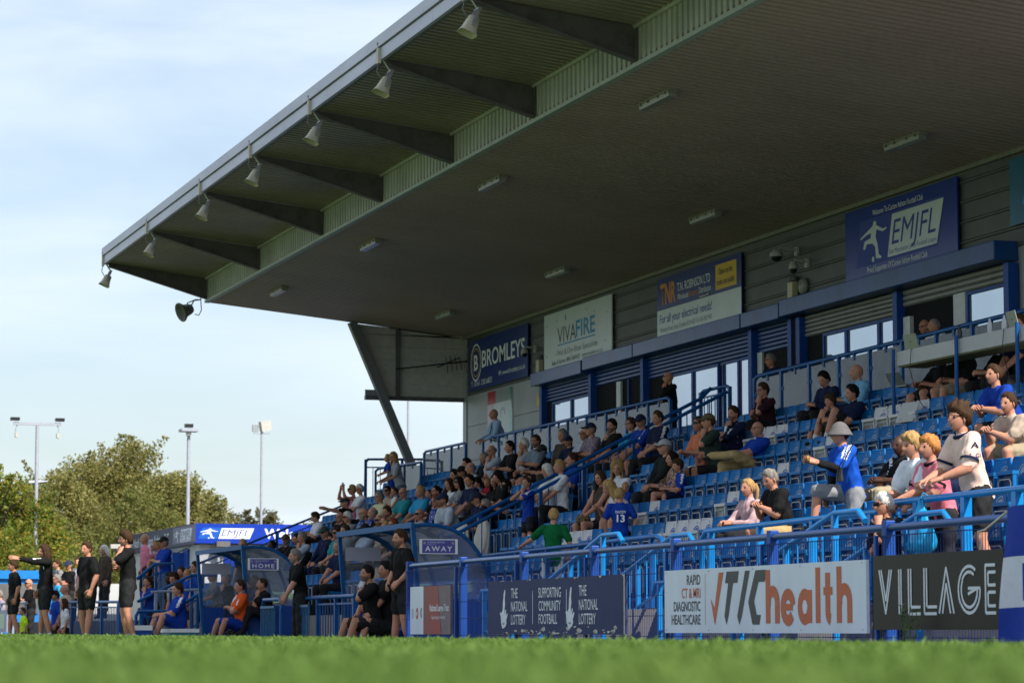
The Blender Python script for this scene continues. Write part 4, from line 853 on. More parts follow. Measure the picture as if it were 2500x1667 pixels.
for a in [
 (22.0, 125, 8.7, 2.4, 'tallest olive green tree in the middle of the tree belt', 'o', 1, 0.6, 15000, 0.18, 1.0),
 (20.3, 125, 7.7, 2.6, 'broad olive tree left of the tallest tree', 'o', 2, 0.5, 15000, 0.18),
 (18.4, 122, 7.0, 2.5, 'olive tree behind the pole with the T bar', 'o', 3, 0.4, 13000, 0.18),
 (16.6, 118, 6.2, 2.2, 'dark green tree next to the yellowing maple', 'g', 4, 0.3, 11000, 0.17),
 (23.6, 122, 7.0, 2.2, 'olive tree right of the tallest tree', 'o', 5, 0.5, 13000, 0.18),
 (25.3, 124, 6.2, 1.9, 'yellowish olive tree above the kiosk corner', 'o', 6, 0.4, 9000, 0.17),
 (26.8, 128, 5.3, 1.5, 'low olive tree at the right end of the belt', 'o', 7, 0.3, 7000, 0.16),
 (21.8, 119, 5.9, 2.6, 'dark green tree below the tallest crown', 'g', 8, 0.3, 11000, 0.17),
 (13.1, 100, 5.7, 1.9, 'yellowing maple at the left edge', 'm', 9, 0.2, 13000, 0.18),
 (14.9, 103, 4.5, 1.6, 'smaller maple beside the left street lamp', 'm', 10, 0.2, 11000, 0.17),
 (34.9, 160, 6.9, 1.6, 'far brown green tree left of the flood mast', 'f', 11, 0.5, 5000, 0.2),
 (36.7, 160, 7.1, 1.7, 'far brown green tree right of the flood mast', 'f', 12, 0.5, 5000, 0.2),
 (39.2, 160, 6.4, 1.5, 'last far brown green tree by the stair railing', 'f', 13, 0.5, 4000, 0.2),
 (15.3, 110, 3.3, 1.9, 'low green bush behind the pointing coach', 'g', 14, 0.1, 6000, 0.15, 0, 'bush'),
 (18.2, 111, 3.6, 2.0, 'low green bush behind the stocky coach', 'g', 15, 0.1, 6000, 0.15, 0, 'bush'),
 (13.4, 97.5, 2.9, 1.5, 'low bright bush behind the leftmost coach', 'm', 16, 0.1, 6000, 0.14, 0, 'bush'),
 (21.0, 112, 3.9, 2.0, 'low olive bush behind the kiosk', 'o', 17, 0.1, 6000, 0.15, 0, 'bush')]: tree(*a[:5], {'o': OLIVE, 'g': OLGR, 'm': MAPLE, 'f': FAR}[a[5]], *a[6:])
PEOPLE = [
(7.9, 57.48, 0.0, 0, -1, 1.52, 1.0, 'down 10', 'l short:br', 'k .5 k .5', '-', 'coach in black shirt and shorts at far left, arms hanging'),
(7.85, 52.81, 0.0, 0, -1, 1.71, 1.0, 'pointL 5', 'l long1:br', 'k 1 k .5', 'B stripe', 'bearded coach with long brown hair in black jacket, pointing left'),
(7.7, 47.04, 0.0, 0, -1, 1.58, 1.0, 'down 35', 'l short:br', 'k .5 k .5', '-', 'stocky coach in black shirt and shorts, left arm hanging, face half turned'),
(7.55, 42.41, 0.0, 0, -1, 1.6, 1.0, 'chinfold 0', 'l curl1:br', 'k .5 k .5', 'B', 'tall coach in black with hand at chin, nearest of the coaches'),
(12.2, 71.81, -0.1, 0, -1, 2.38, 1.0, 'down 30', 'l long0:wh', 'br 1 k 1', '-', 'white-haired person in grey brown waistcoat by the far railing'),
(12.0, 73.87, -0.1, 0, -1, 2.08, 1.0, 'lap 60', 'l long:bl', 'p .5 w .5', 'S', 'woman in pink top and sunglasses at the far railing'),
(12.4, 77.27, -0.1, 0, -1, 2.2, 1.0, 'down 55', 'l short:br', 'w .5 k 1', '-', 'man in white shirt beside the woman in pink'),
(12.0, 76.45, -0.1, 0, -1, 2.09, 1.0, 'fold 40', 'l short:gr', 'k .5 k 1', 'C:n', 'man in dark cap and black shirt, arms folded, far left group'),
(12.2, 79.79, -0.1, 0, -1, 2.2, 1.0, 'down 20', 'l short:br', 'ck .5 k 1', '-', 'man in checked shirt behind the pointing coach'),
(11.4, 74.52, -0.5, 0, -1, 2.07, 1.0, 'down 10', 'l short:gr', 'lb .5 k 1', 'G', 'grey-haired man in turquoise shirt behind the pointing coach'),
(11.0, 70.55, -0.6, 0, -1, 1.86, 1.0, 'down 10', 'l bald:br', 'be .5 k 1', '-', 'bald man in beige shirt between two coaches'),
(10.9, 71.45, -0.6, 0, -1, 1.7, 0.8, 'down 30', 't short:bk', 'b .5 k .5', 'sc=.8', 'dark-haired boy in blue beside the bald man in beige'),
(10.8, 69.35, -0.6, 0, -1, 1.48, 0.7, 'down 0', 'l long:br', 'w .5 k .5', 'sc=.7', 'small child in white shirt behind the barrier at far left'),
(10.9, 76.16, -0.45, 0, -1, 1.94, 1.0, 'fold 15', 'l bald:br', 'k .5 k 1', 'S', 'bald man in sunglasses and black, leaning at the far left rail'),
(10.9, 82.12, -0.45, 0, -1, 1.7, 1.0, 'down 10', 'l short:gr', 'pu .5 k 1', '-', 'person in mauve shirt cut off by the left edge'),
(10.2, 72.35, -0.6, 0, -1, 1.27, 0.8, 'lap 10', 'l short:br', 'hv .5 k 1', 'sc=.8', 'steward in yellow high visibility vest low behind the first coach'),
(12.6, 68.26, 0.35, 0, -1, 2.12, 1.0, 'down 10', 'l bald:gr', 'p .5 k 1', 'stripe', 'bald man in pink football shirt standing by the kiosk'),
(12.9, 68.24, 0.35, 0, -1, 1.95, 1.0, 'down 20', 'l short:bl', 'pp .5 k 1', '-', 'fair-haired person in pale pink beside the man in pink'),
(12.3, 64.19, 0.35, 0, -1, 1.91, 1.0, 'fold 25', 'l short:gr', 'b .5 dn 1', 'C:k', 'man in black cap and blue shirt, arms folded on the ramp'),
(11.5, 61.8, -0.35, 0, -1, 1.64, 1.0, 'chin 40', 'l short:br', 'b .5 n 1', '-', 'dark-haired man in blue shirt resting at the ramp rail'),
(11.9, 60.96, -0.3, 0, -1, 1.64, 0.85, 'down 35', 'l curl:br', 'be .5 k 1', 'sc=.85', 'child with brown fringe peering over the ramp rail'),
(12.1, 62.44, -0.3, 0, -1, 1.68, 0.85, 'down 25', 'd short:bk', 'k .5 k 1', 'sc=.85', 'dark-haired child behind the fringed child'),
(12.1, 61.09, -0.1, 0, -1, 1.59, 0.75, 'down 30', 'l short:br', 'b .5 n .5', 'K sc=.75', 'boy in blue kit, left of two brothers at the ramp'),
(12.0, 59.89, -0.1, 0, -1, 1.53, 0.75, 'down 25', 'l buzz:bl', 'b .5 n .5', 'K sc=.75', 'fair boy in blue kit, right of two brothers at the ramp'),
(12.0, 59.05, -0.1, 0, -1, 1.66, 1.0, 'down 5', 'l short:br', 'b .5 n 1', '-', 'man in blue bending beside the HOME dugout'),
(10.0, 50.87, -0.1, 2, 0.35, 1.06, 1.0, 'lap 10', 'l short:br', 'b .5 b .5', 'K seat=.35', 'player in blue kit sitting on an ice box'),
(13.6, 61.63, 0.3, 0, -1, 1.84, 1.0, 'down 45', 'l short:bl', 'k .5 k 1', '-', 'fair woman in black standing behind the HOME dugout'),
(11.25, 51.25, -0.1, 2, 0.3, 1.13, 1.0, 'fold 10', 'l short:br', 'bib .5 b .5', 'K seat=.3', 'substitute in orange bib sitting at front of HOME dugout'),
(11.95, 53.58, 0.0, 2, 0.4, 1.1, 1.0, 'lap 20', 'l short:br', 'n 1 n 1', 'B seat=.4', 'bearded man in dark tracksuit inside HOME dugout'),
(12.0, 53.32, 0.05, 2, 0.4, 1.12, 1.0, 'lap 20', 'd buzz:bk', 'n 1 n 1', 'seat=.4', 'dark-skinned man in tracksuit inside HOME dugout'),
(11.75, 51.31, 0.0, 2, 0.4, 1.08, 1.0, 'chin 0', 'l buzz:br', 'k .5 k 1', 'seat=.4', 'tattooed man in black shading his face, near end of HOME dugout'),
(13.0, 60.26, 0.1, 2, 0.4, 1.23, 1.0, 'chin 15', 'l short:gr', 'k .5 k 1', 'seat=.4', 'man in black with hand at mouth seen through HOME dugout'),
(12.6, 59.74, -0.1, 0, -1, 1.47, 1.0, 'rail 5', 'l short:gr', 'ck .5 k 1', '-', 'man in checked shirt leaning on a rail, seen through HOME dugout'),
(13.99, 60.52, 0.892, 1, 1, -0.0, 1.0, 'lap 40', 'd bun:bk', 'w .5 k 1', '-', 'dark-skinned woman with hair tied back in white top'),
(13.99, 59.17, 0.892, 1, 1, 0.08, 1.0, 'fold 40', 'l short:gr', 'k .5 k 1', 'C:br B', 'man in brown cap and black shirt, arms folded'),
(13.99, 58.09, 0.892, 1, 1, 0.06, 1.0, 'lap 30', 'l short:bk', 'k .5 k 1', 'S:o B', 'bearded man in yellow mirrored sunglasses and black'),
(13.99, 57.35, 0.892, 1, 1, 0.08, 1.0, 'chin 20', 'l short:gr', 'gw .5 k 1', '-', 'grey-haired man in pale grey shirt resting his chin'),
(13.23, 56.98, 0.48, 1, 0, 0.14, 1.0, 'lap 20', 'l bald:gr', 'lg .5 k 1', '-', 'bald man low behind the HOME dugout'),
(13.23, 56.58, 0.48, 1, 0, 0.09, 1.0, 'lap 10', 'l short:br', 'n .5 k 1', '-', 'brown-haired man in navy low behind the HOME dugout'),
(10.95, 45.26, -0.15, 0, -1, 1.59, 1.0, 'leanrail 0', 'l short:gr', 'k .5 k 1', 'B lanyard', 'bearded steward in black polo leaning on the gate rail'),
(13.99, 57.38, 0.892, 1, 1, -0.12, 1.0, 'lap 0', 'l short:bk', 'k 1 k 1', 'S', 'dark-haired person in black behind the leaning steward'),
(13.99, 55.69, 0.892, 1, 1, 0.13, 1.0, 'lap 20', 'l short:gr', 'n 1 n 1', 'C:dg S', 'man in green cap and dark blue jacket'),
(13.99, 54.72, 0.892, 1, 1, 0.08, 1.0, 'lap 25', 'l short:br', 't .5 k 1', 'S', 'short-haired woman in sunglasses and teal'),
(13.99, 54.0, 0.892, 1, 1, 0.1, 1.0, 'lap 5', 'l short:br', 'g .5 k 1', '-', 'short-haired man in grey shirt above the AWAY dugout'),
(13.99, 55.07, 0.892, 1, 1, -0.13, 0.85, 'fold 35', 'l short:br', 'n .5 k .5', 'sc=.85 scarf:t', 'boy in navy with turquoise scarf, arms folded'),
(13.23, 51.62, 0.48, 1, 0, 0.16, 1.0, 'lap 20', 'l buzz:gr', 'n .5 k 1', '-', 'man half hidden by the AWAY dugout frame'),
(15.51, 62.31, 1.716, 1, 3, -0.1, 1.0, 'lap 0', 'l short:br', 'w .5 k .5', 'headdown', 'man in white bending over a small child'),
(15.51, 62.68, 1.716, 1, 3, 0.01, 0.55, 'lap 30', 'l short:bl', 'w .5 g .5', 'sc=.55', "small child in white on the bending man's lap"),
(14.75, 57.4, 1.304, 1, 2, 0.1, 1.0, 'lap 25', 'l bald:gr', 'k .5 k 1', 'G', 'bald man in glasses and black, left of the man in grey jumper'),
(14.75, 56.77, 1.304, 1, 2, 0.07, 1.0, 'lap 25', 'l short:wh', 'g 1 k 1', 'S', 'white-haired man in sunglasses and grey jumper'),
(15.51, 59.91, 1.716, 1, 3, 0.11, 1.0, 'pointL 10', 'l short:gr', 'k .5 k 1', 'F:k', 'man in flat cap and black shirt pointing towards the pitch'),
(16.27, 62.21, 2.128, 1, 4, 0.11, 1.0, 'raise 10', 'l short:bl', 'p 0 k 1', 'S phone', 'woman in pink vest holding up a phone'),
(16.27, 61.54, 2.128, 1, 4, 0.09, 1.0, 'lap 15', 'l short:wh', 'w .5 k 1', 'G', 'white-haired man in white shirt beside the woman with phone'),
(15.51, 57.04, 1.716, 1, 3, 0.11, 1.0, 'lap 20', 'l short:gr', 'y .5 k 1', 'G', 'man in pale yellow shirt and glasses'),
(16.27, 59.21, 2.128, 1, 4, -0.06, 1.0, 'lap 40', 'l bun:bk', 'be .5 k 1', 'S', 'woman in sunglasses and beige top with hair tied up'),
(16.27, 58.6, 2.128, 1, 4, 0.05, 0.8, 'lap 10', 'l pony:br', 'w 0 w .5', 'sc=.8', 'girl with ponytail in white dress'),
(15.51, 55.17, 1.716, 1, 3, 0.11, 1.0, 'lap 20', 'l bald:gr', 't .5 k 1', 'G', 'bald man in glasses and teal polo shirt'),
(14.75, 55.43, 1.304, 1, 2, 0.1, 1.0, 'lap 15', 'l bald:gr', 'g 1 k 1', 'G B:gr scarf:b', 'bald man with long grey beard and blue scarf'),
(14.75, 54.72, 1.304, 1, 2, 0.09, 1.0, 'lap 10', 'l fringe:gr', 'k 1 k 1', 'B:gr scarf:b', 'balding man with grey beard in dark coat and blue scarf'),
(14.75, 53.41, 1.304, 1, 2, 0.05, 1.0, 'chin 20', 'l short:br', 'k 1 k 1', 'B', 'bearded man in black track jacket leaning forward'),
(14.75, 54.03, 1.304, 1, 2, -0.12, 1.0, 'chin 15', 'l bald:br', 'w .5 k 1', 'S B', 'bald bearded man in sunglasses and white shirt'),
(13.99, 52.48, 0.892, 1, 1, 0.07, 1.0, 'lap 20', 'l short:gr', 'gw .5 k 1', 'C:k S', 'man in black cap above the AWAY dugout beam'),
(13.99, 50.93, 0.892, 1, 1, 0.07, 1.0, 'lap 25', 'l long:bl', 'be .5 k 1', '-', 'fair woman low above the AWAY dugout'),
(13.99, 50.43, 0.892, 1, 1, 0.09, 1.0, 'lap 20', 'l short:re', 'k .5 k 1', 'G', 'red-haired person in glasses above the AWAY dugout'),
(10.95, 39.01, -0.15, 0, -1, 1.7, 1.0, 'hips 10', 'l short:br', 'k .5 k .5', 'B print', 'bearded man in black standing at the AWAY dugout'),
(10.75, 39.82, -0.15, 2, 0.3, 1.2, 1.0, 'chin 5', 't short:bk', 'k .5 k .5', 'B seat=.3 glove', 'seated man in black with gloved hand at his mouth'),
(10.95, 39.85, -0.15, 2, 0.3, 1.25, 1.0, 'lap 5', 'l short:bk', 'k .5 k .5', 'seat=.3', 'dark-haired seated man in black with hands clasped by AWAY dugout'),
(17.3, 61.99, 2.6, 0, -1, 1.62, 1.0, 'rail 10', 'l long:bl', 'lg .5 dn 1', 'sc=1.0', 'blonde woman in grey shirt standing on the platform'),
(17.2, 62.29, 3.1, 0, -1, 1.05, 0.6, 'rail 0', 'l short:bl', 'b .5 b .5', 'sc=.6', 'small child in blue standing at the platform rail'),
(15.51, 53.9, 1.716, 1, 3, 0.07, 1.0, 'lap 20', 'l short:bl', 'lb .5 k .5', '-', 'fair-haired man in light blue shirt'),
(16.27, 55.88, 2.128, 1, 4, -0.11, 0.75, 'lap 0', 'l buzz:br', 'b .5 w .5', 'sc=.75 K', 'boy with cropped hair in blue and white'),
(15.51, 52.76, 1.716, 1, 3, 0.03, 1.0, 'lap 10', 'l bun:bk', 'k .5 k 1', 'G', 'dark-haired woman in glasses and black'),
(14.75, 50.16, 1.304, 1, 2, 0.13, 1.0, 'lap 20', 'l short:re', 'n 1 n 1', 'G scarf:b', 'ginger man in glasses, navy jacket and blue scarf'),
(14.75, 51.3, 1.304, 1, 2, -0.08, 1.0, 'lap 20', 'l bald:br', 'be .5 k 1', 'S', 'bald man in sunglasses and beige shirt'),
(15.51, 51.67, 1.716, 1, 3, 0.12, 1.0, 'phone 25', 'l long:br', 'w .5 k 1', '-', 'woman with long brown hair looking over a phone'),
(15.51, 51.21, 1.716, 1, 3, 0.13, 1.0, 'lap 10', 'l bob:bk', 'pa .5 k 1', 'S', 'dark bobbed woman in sunglasses and patterned blouse'),
(15.51, 50.51, 1.716, 1, 3, 0.13, 1.0, 'lap 20', 'l short:bk', 'n .5 k 1', 'S:o', 'man in orange mirrored sunglasses and navy shirt'),
(16.27, 52.38, 2.128, 1, 4, -0.06, 0.8, 'phone 10', 'l bowl:bk', 'gb .5 k .5', 'sc=.8', 'dark-haired boy in grey blue looking down'),
(16.27, 51.88, 2.128, 1, 4, -0.08, 0.55, 'lap 40', 'l short:bl', 'r .5 n .5', 'sc=.55', 'toddler in red shirt'),
(15.51, 48.94, 1.716, 1, 3, 0.04, 1.0, 'lap 35', 'l long:br', 'k .5 k 1', '-', 'smiling girl with long hair in black'),
(15.51, 48.37, 1.716, 1, 3, 0.11, 1.0, 'lap 15', 'l long:bk', 'k .5 k 1', 'headdown', 'dark-haired woman in black looking down'),
(15.51, 48.26, 1.716, 1, 3, -0.09, 1.0, 'lap 25', 'l short:bk', 'k .5 k 1', 'S', 'man in sunglasses and black polo behind the aisle rail'),
(14.75, 48.66, 1.304, 1, 2, 0.13, 1.0, 'fwd 20', 'l short:br', 'gw .5 k .5', 'C:n S B', 'man in navy cap, sunglasses and pale shirt leaning on his knees'),
(14.75, 47.27, 1.304, 1, 2, 0.07, 1.0, 'lap 10', 'l short:br', 'n 1 k 1', 'C:n headdown', 'man in navy cap looking down behind aisle rail'),
(14.75, 47.96, 1.304, 1, 2, -0.08, 1.0, 'lap 15', 'd bald:bk', 'k .5 k 1', 'G B', 'bald dark-skinned man in glasses behind the aisle rail'),
(14.75, 47.09, 1.304, 1, 2, -0.11, 1.0, 'lap 20', 'l short:gr', 'k .5 k 1', 'G', 'grey-haired woman in glasses behind the aisle rail'),
(16.27, 52.9, 2.128, 1, 4, 0.1, 1.0, 'lap 5', 'l fringe:gr', 'gw .5 k 1', '-', 'balding man in pale blue shirt near the glass railing'),
(16.27, 53.54, 2.128, 1, 4, 0.05, 1.0, 'lap 20', 'l short:bk', 'k .5 k 1', 'C:k', 'young man in backward cap left of the balding man'),
(16.27, 54.02, 2.128, 1, 4, 0.02, 1.0, 'lap 10', 'l short:bk', 'k .5 k 1', '-', 'dark-haired spectator behind the woman with brown hair'),
(17.03, 55.69, 2.54, 1, 5, -0.06, 1.0, 'lap 10', 'l short:bk', 'k .5 k 1', '-', 'dark-haired spectator behind the balding man'),
(17.03, 54.46, 2.54, 1, 5, -0.01, 1.0, 'lap 40', 'l bob:gr', 'k 1 k 1', '-', 'grey-haired woman in black polo neck'),
(17.03, 53.68, 2.54, 1, 5, 0.1, 1.0, 'chin 15', 'l fringe:gr', 'gw .5 k 1', 'G', 'bald man in glasses and pale blue shirt, hand at his mouth'),
(17.03, 52.56, 2.54, 1, 5, 0.1, 1.0, 'phone 15', 'l short:bk', 'k .5 k 1', '-', 'dark-haired man in black polo with phone'),
(17.03, 51.6, 2.54, 1, 5, 0.09, 1.0, 'chin 10', 'l short:wh', 'lg .5 k .5', '-', 'white-haired man in pale grey shirt, hand at his ear'),
(17.03, 50.92, 2.54, 1, 5, 0.11, 1.0, 'phone 20', 'l short:br', 'gb .5 k .5', 'G B', 'bearded man in glasses and blue grey shirt with phone'),
(17.03, 50.74, 2.54, 1, 5, -0.13, 1.0, 'lap 20', 'l short:bk', 'k .5 k .5', 'C:dg S B', 'man in dark cap and sunglasses, shorts, seated by the aisle'),
(17.03, 49.51, 2.54, 1, 5, 0.12, 1.0, 'lap 30', 'l short:gr', 'br 1 br 1', '-', 'elderly man in brown jacket before the glass railing'),
(17.03, 49.19, 2.54, 1, 5, 0.11, 0.85, 'lap 40', 'l short:br', 'n .5 k 1', 'C:n sc=.85', 'boy in navy cap beside the man in brown jacket'),
(17.03, 48.3, 2.54, 1, 5, 0.07, 1.0, 'lap 25', 'l short:wh', 'gw .5 k 1', 'G', 'white-haired man in glasses and pale shirt'),
(17.03, 47.75, 2.54, 1, 5, 0.12, 1.0, 'phone 10', 'l short:gr', 'pc .5 k 1', 'C:n', 'man in navy cap and plum checked shirt holding a tablet'),
(17.03, 46.78, 2.54, 1, 5, 0.12, 1.0, 'lap 20', 'l short:bk', 'k .5 k 1', 'B', 'young dark-haired man in black before the glass railing'),
(17.03, 46.95, 2.54, 1, 5, -0.12, 1.0, 'lap 20', 'l short:gr', 'br .5 k 1', '-', 'man in brown shirt behind the upper part of the aisle rail'),
(17.03, 45.81, 2.54, 1, 5, 0.08, 1.0, 'lap 20', 'l short:br', 'lb .5 k 1', 'G', 'short-haired woman in light blue before the glass railing'),
(17.03, 45.32, 2.54, 1, 5, 0.09, 1.0, 'lap 20', 'l short:gr', 'b .5 k .5', 'C:n K', 'man in blue cap and striped blue football shirt'),
(17.03, 44.49, 2.54, 1, 5, 0.09, 1.0, 'lap 15', 'l short:br', 'n .5 k 1', 'K', 'man in navy shirt near the top of the aisle'),
(18.85, 48.58, 3.37, 0, -1, 1.55, 1.0, 'chin 0', 'l bald:br', 'k 1 k 1', 'G', 'bald man in dark suit standing at the top of the aisle'),
(18.85, 59.18, 3.37, 0, -1, 1.67, 1.0, 'rail 0', 'l bald:gr', 'lbw 1 k 1', 'tie', 'bald man in pale blue shirt and tie standing by the wall poster'),
(15.51, 45.9, 1.716, 1, 3, 0.07, 1.0, 'lap 10', 'l bob:wh', 'w .5 n 1', '-', 'white-haired woman in white and blue behind the aisle rail'),
(15.51, 45.23, 1.716, 1, 3, 0.1, 1.0, 'lap 0', 'l short:bl', 'w .5 k 1', '-', 'fair woman in white behind the aisle rail'),
(16.27, 46.77, 2.128, 1, 4, -0.09, 1.0, 'lap 10', 'l short:br', 'b .5 k 1', '-', 'man in blue shirt behind the aisle rail'),
(14.6, 44.26, 1.304, 0, -1, 1.34, 1.0, 'drink 20', 'l bun:br', 'b .5 k .3', 'K bandage', 'girl in blue kit standing with a drink, one knee bandaged'),
(14.75, 41.06, 1.304, 1, 2, 0.09, 1.0, 'lap 25', 'l longf:br', 'br 0 k .3', 'bag', 'long-haired woman in brown dress with leopard print bag'),
(15.51, 42.89, 1.716, 1, 3, -0.08, 0.42, 'lap 60', 'l buzz:br', 'w 0 w .3', 'sc=.42', "baby in white vest on its mother's lap"),
(15.51, 42.39, 1.716, 1, 3, -0.14, 1.0, 'lap 60', 'l longc:bl', 'w .5 k .5', '-', 'smiling woman with curly fair hair in white shirt'),
(14.75, 39.97, 1.304, 1, 2, 0.1, 0.5, 'lap 60', 'l short:bl', 'b .5 b .5', 'sc=.5', 'toddler with blue bow among the mothers'),
(14.75, 39.71, 1.304, 1, 2, -0.05, 1.0, 'fwd 0', 'l long:bl', 'w 0 dn .4', 'headdown', 'woman in white vest bending forward over a child'),
(14.0, 38.19, 0.892, 0, -1, 1.26, 0.6, 'down -105', 'l short:bl', 'b .5 k .4', 'sc=.6 DADDY', 'small boy seen from behind in blue shirt with DADDY 13'),
(15.51, 40.65, 1.716, 1, 3, 0.01, 0.42, 'lap 0', 'l buzz:bl', 't .5 g .5', 'sc=.42', 'baby in teal held by the woman in plaid'),
(15.51, 39.91, 1.716, 1, 3, -0.08, 1.0, 'lap 10', 'l long:bk', 'pl 1 sk .2', '-', 'dark-haired woman in plaid shirt holding a baby'),
(15.51, 39.69, 1.716, 1, 3, -0.05, 0.8, 'lap 10', 'l curl1:br', 'b .5 n .5', 'K sc=.8', 'curly-haired boy in blue kit beside the woman in plaid'),
(15.51, 40.22, 1.716, 1, 3, 0.12, 1.0, 'lap 10', 'l short:gr', 'dk 1 k 1', 'C:lg G', 'man in pale grey cap and dark jacket'),
(16.27, 40.56, 2.128, 1, 4, 0.11, 1.0, 'phone 15', 'l short:br', 'co .5 lg 1', 'S', 'woman in coral shirt and sunglasses reading'),
(16.27, 40.07, 2.128, 1, 4, 0.12, 1.0, 'chin 0', 'l short:br', 'dg .5 k .5', 'C:ol', 'teenager in olive cap and dark green shirt, hand at cheek'),
(17.03, 41.0, 2.54, 1, 5, -0.1, 1.0, 'chin 15', 'l short:br', 'n 1 n 1', 'stripe B', 'young man in navy track jacket with white stripes'),
(16.27, 38.59, 2.128, 1, 4, -0.1, 1.0, 'cross 15', 'l bald:br', 'b .5 tan 1', 'G', 'bald man in glasses and blue shirt with tan trousers, legs crossed'),
(12.95, 38.15, 0.48, 0, -1, 1.37, 0.8, 'reach -118', 'l short:bl', 'gn .5 w .5', 'sc=.8', 'fair boy in green shirt seen from behind at the front rail'),
(17.79, 41.55, 2.952, 1, 6, -0.06, 1.0, 'chin 10', 'l short:br', 'mar .5 k 1', 'G', 'man in glasses and maroon polo with hand at mouth'),
(17.79, 39.11, 2.952, 1, 6, -0.07, 1.0, 'lap 15', 'l short:bk', 'n 1 k 1', 'headdown', 'dark-haired man in navy gilet looking at a laptop'),
(17.79, 38.1, 2.952, 1, 6, -0.07, 1.0, 'lap 5', 'l bald:br', 'lbs 1 n 1', '-', 'bald man in light blue shirt before the glass railing'),
(17.03, 37.3, 2.54, 1, 5, -0.02, 0.8, 'chin 10', 'l bowl:br', 'gb .5 k .5', 'sc=.8', 'boy with brown fringe beside the man in navy'),
(17.03, 36.82, 2.54, 1, 5, -0.1, 1.0, 'legup 10', 'l short:bk', 'n .5 k .5', '-', 'dark-haired man in navy shirt and shorts, knees raised'),
(19.6, 45.53, 3.37, 0, -1, 1.62, 1.0, 'down 15', 'l short:gr', 'n 1 n 1', 'G tie', 'man in dark suit and glasses in an open doorway'),
(19.75, 39.71, 3.37, 0, -1, 1.62, 1.0, 'down 10', 'l bald:br', 'k .5 k 1', 'G', 'bald man in glasses in the right doorway'),
(19.5, 38.88, 3.37, 0, -1, 1.54, 1.0, 'down 10', 'l buzz:gr', 'w .5 k 1', '-', 'white-haired man in white shirt in the right doorway'),
(14.1, 30.46, 0.892, 0, -1, 1.68, 1.0, 'step 0', 'l short:br', 'bw .5 g .6', 'H:gr cup stripe arm', 'man in grey bucket hat and blue shirt climbing over seats with a beer'),
(14.75, 30.4, 1.304, 1, 2, -0.07, 1.0, 'lap 10', 'd bald:bk', 'k .5 kh 1', 'stripe', 'bald dark-skinned man in black shirt with white stripes'),
(12.95, 26.16, 0.48, 0, -1, 1.66, 0.95, 'rail 10', 'l curl1:bl', 'wn .5 k 1', 'sc=.95', 'fair-haired youth in white and navy shirt at the front rail'),
(12.95, 25.77, 0.48, 0, -1, 1.61, 1.0, 'rail 5', 'l curl1:gi', 'pk .5 k 1', 'stripek collark', 'ginger youth in pink football shirt leaning on the front rail'),
(12.9, 24.96, 0.48, 0, -1, 1.87, 1.0, 'rail 0', 'l curl:br', 'cr .5 k .5', 'Gn collar', 'tall curly-haired youth in cream football shirt at the front rail'),
(12.35, 25.75, -0.1, 0, -1, 1.58, 1.0, 'chin 15', 'l short:wh', 'k .5 k 1', 'S', 'white-haired person in dark glasses below the front rail'),
(14.75, 28.71, 1.304, 1, 2, -0.12, 1.0, 'lap 10', 'd short:bk', 'b .5 n 1', 'K', 'spectator in blue kit mostly hidden behind the tall youth'),
(16.27, 30.35, 2.128, 1, 4, 0.01, 1.0, 'fwd 10', 'l short:br', 'b .5 k .5', '-', 'man in bright blue shirt leaning forward at right edge'),
(15.51, 28.66, 1.716, 1, 3, -0.14, 1.0, 'fwd 10', 'l short:br', 'be .5 kh .5', '-', 'spectator cut off by the right edge beside the man in blue'),
(13.99, 33.3, 0.892, 1, 1, -0.04, 1.0, 'lap 20', 'l pony:bl', 'dkp .9 k .7', '-', 'blonde woman with ponytail in pink jacket off one shoulder'),
(13.99, 32.18, 0.892, 1, 1, 0.05, 1.0, 'phone 5', 'l short:gr', 'k .5 tan .5', 'headdown', 'man in black shirt and sand shorts looking at a phone'),
(17.79, 34.66, 2.952, 1, 6, -0.06, 1.0, 'lap 10', 'l short:bk', 'k .5 kh .5', 'C:k', 'reporter in khaki shorts seated at the press desk'),
(17.79, 33.51, 2.952, 1, 6, -0.22, 1.0, 'lap 10', 'l short:bk', 'k .5 k 1', '-', 'reporter in black leaning at the press desk'),
(17.79, 32.97, 2.952, 1, 6, 0.14, 1.0, 'lap 20', 'l short:br', 'n .5 k 1', '-', 'brown-haired reporter at the near end of the press desk'),
(17.79, 35.32, 2.952, 1, 6, -0.27, 1.0, 'laptop 10', 'l short:br', 'k .5 k .5', '-', 'reporter in shorts with a laptop on the knees'),
]
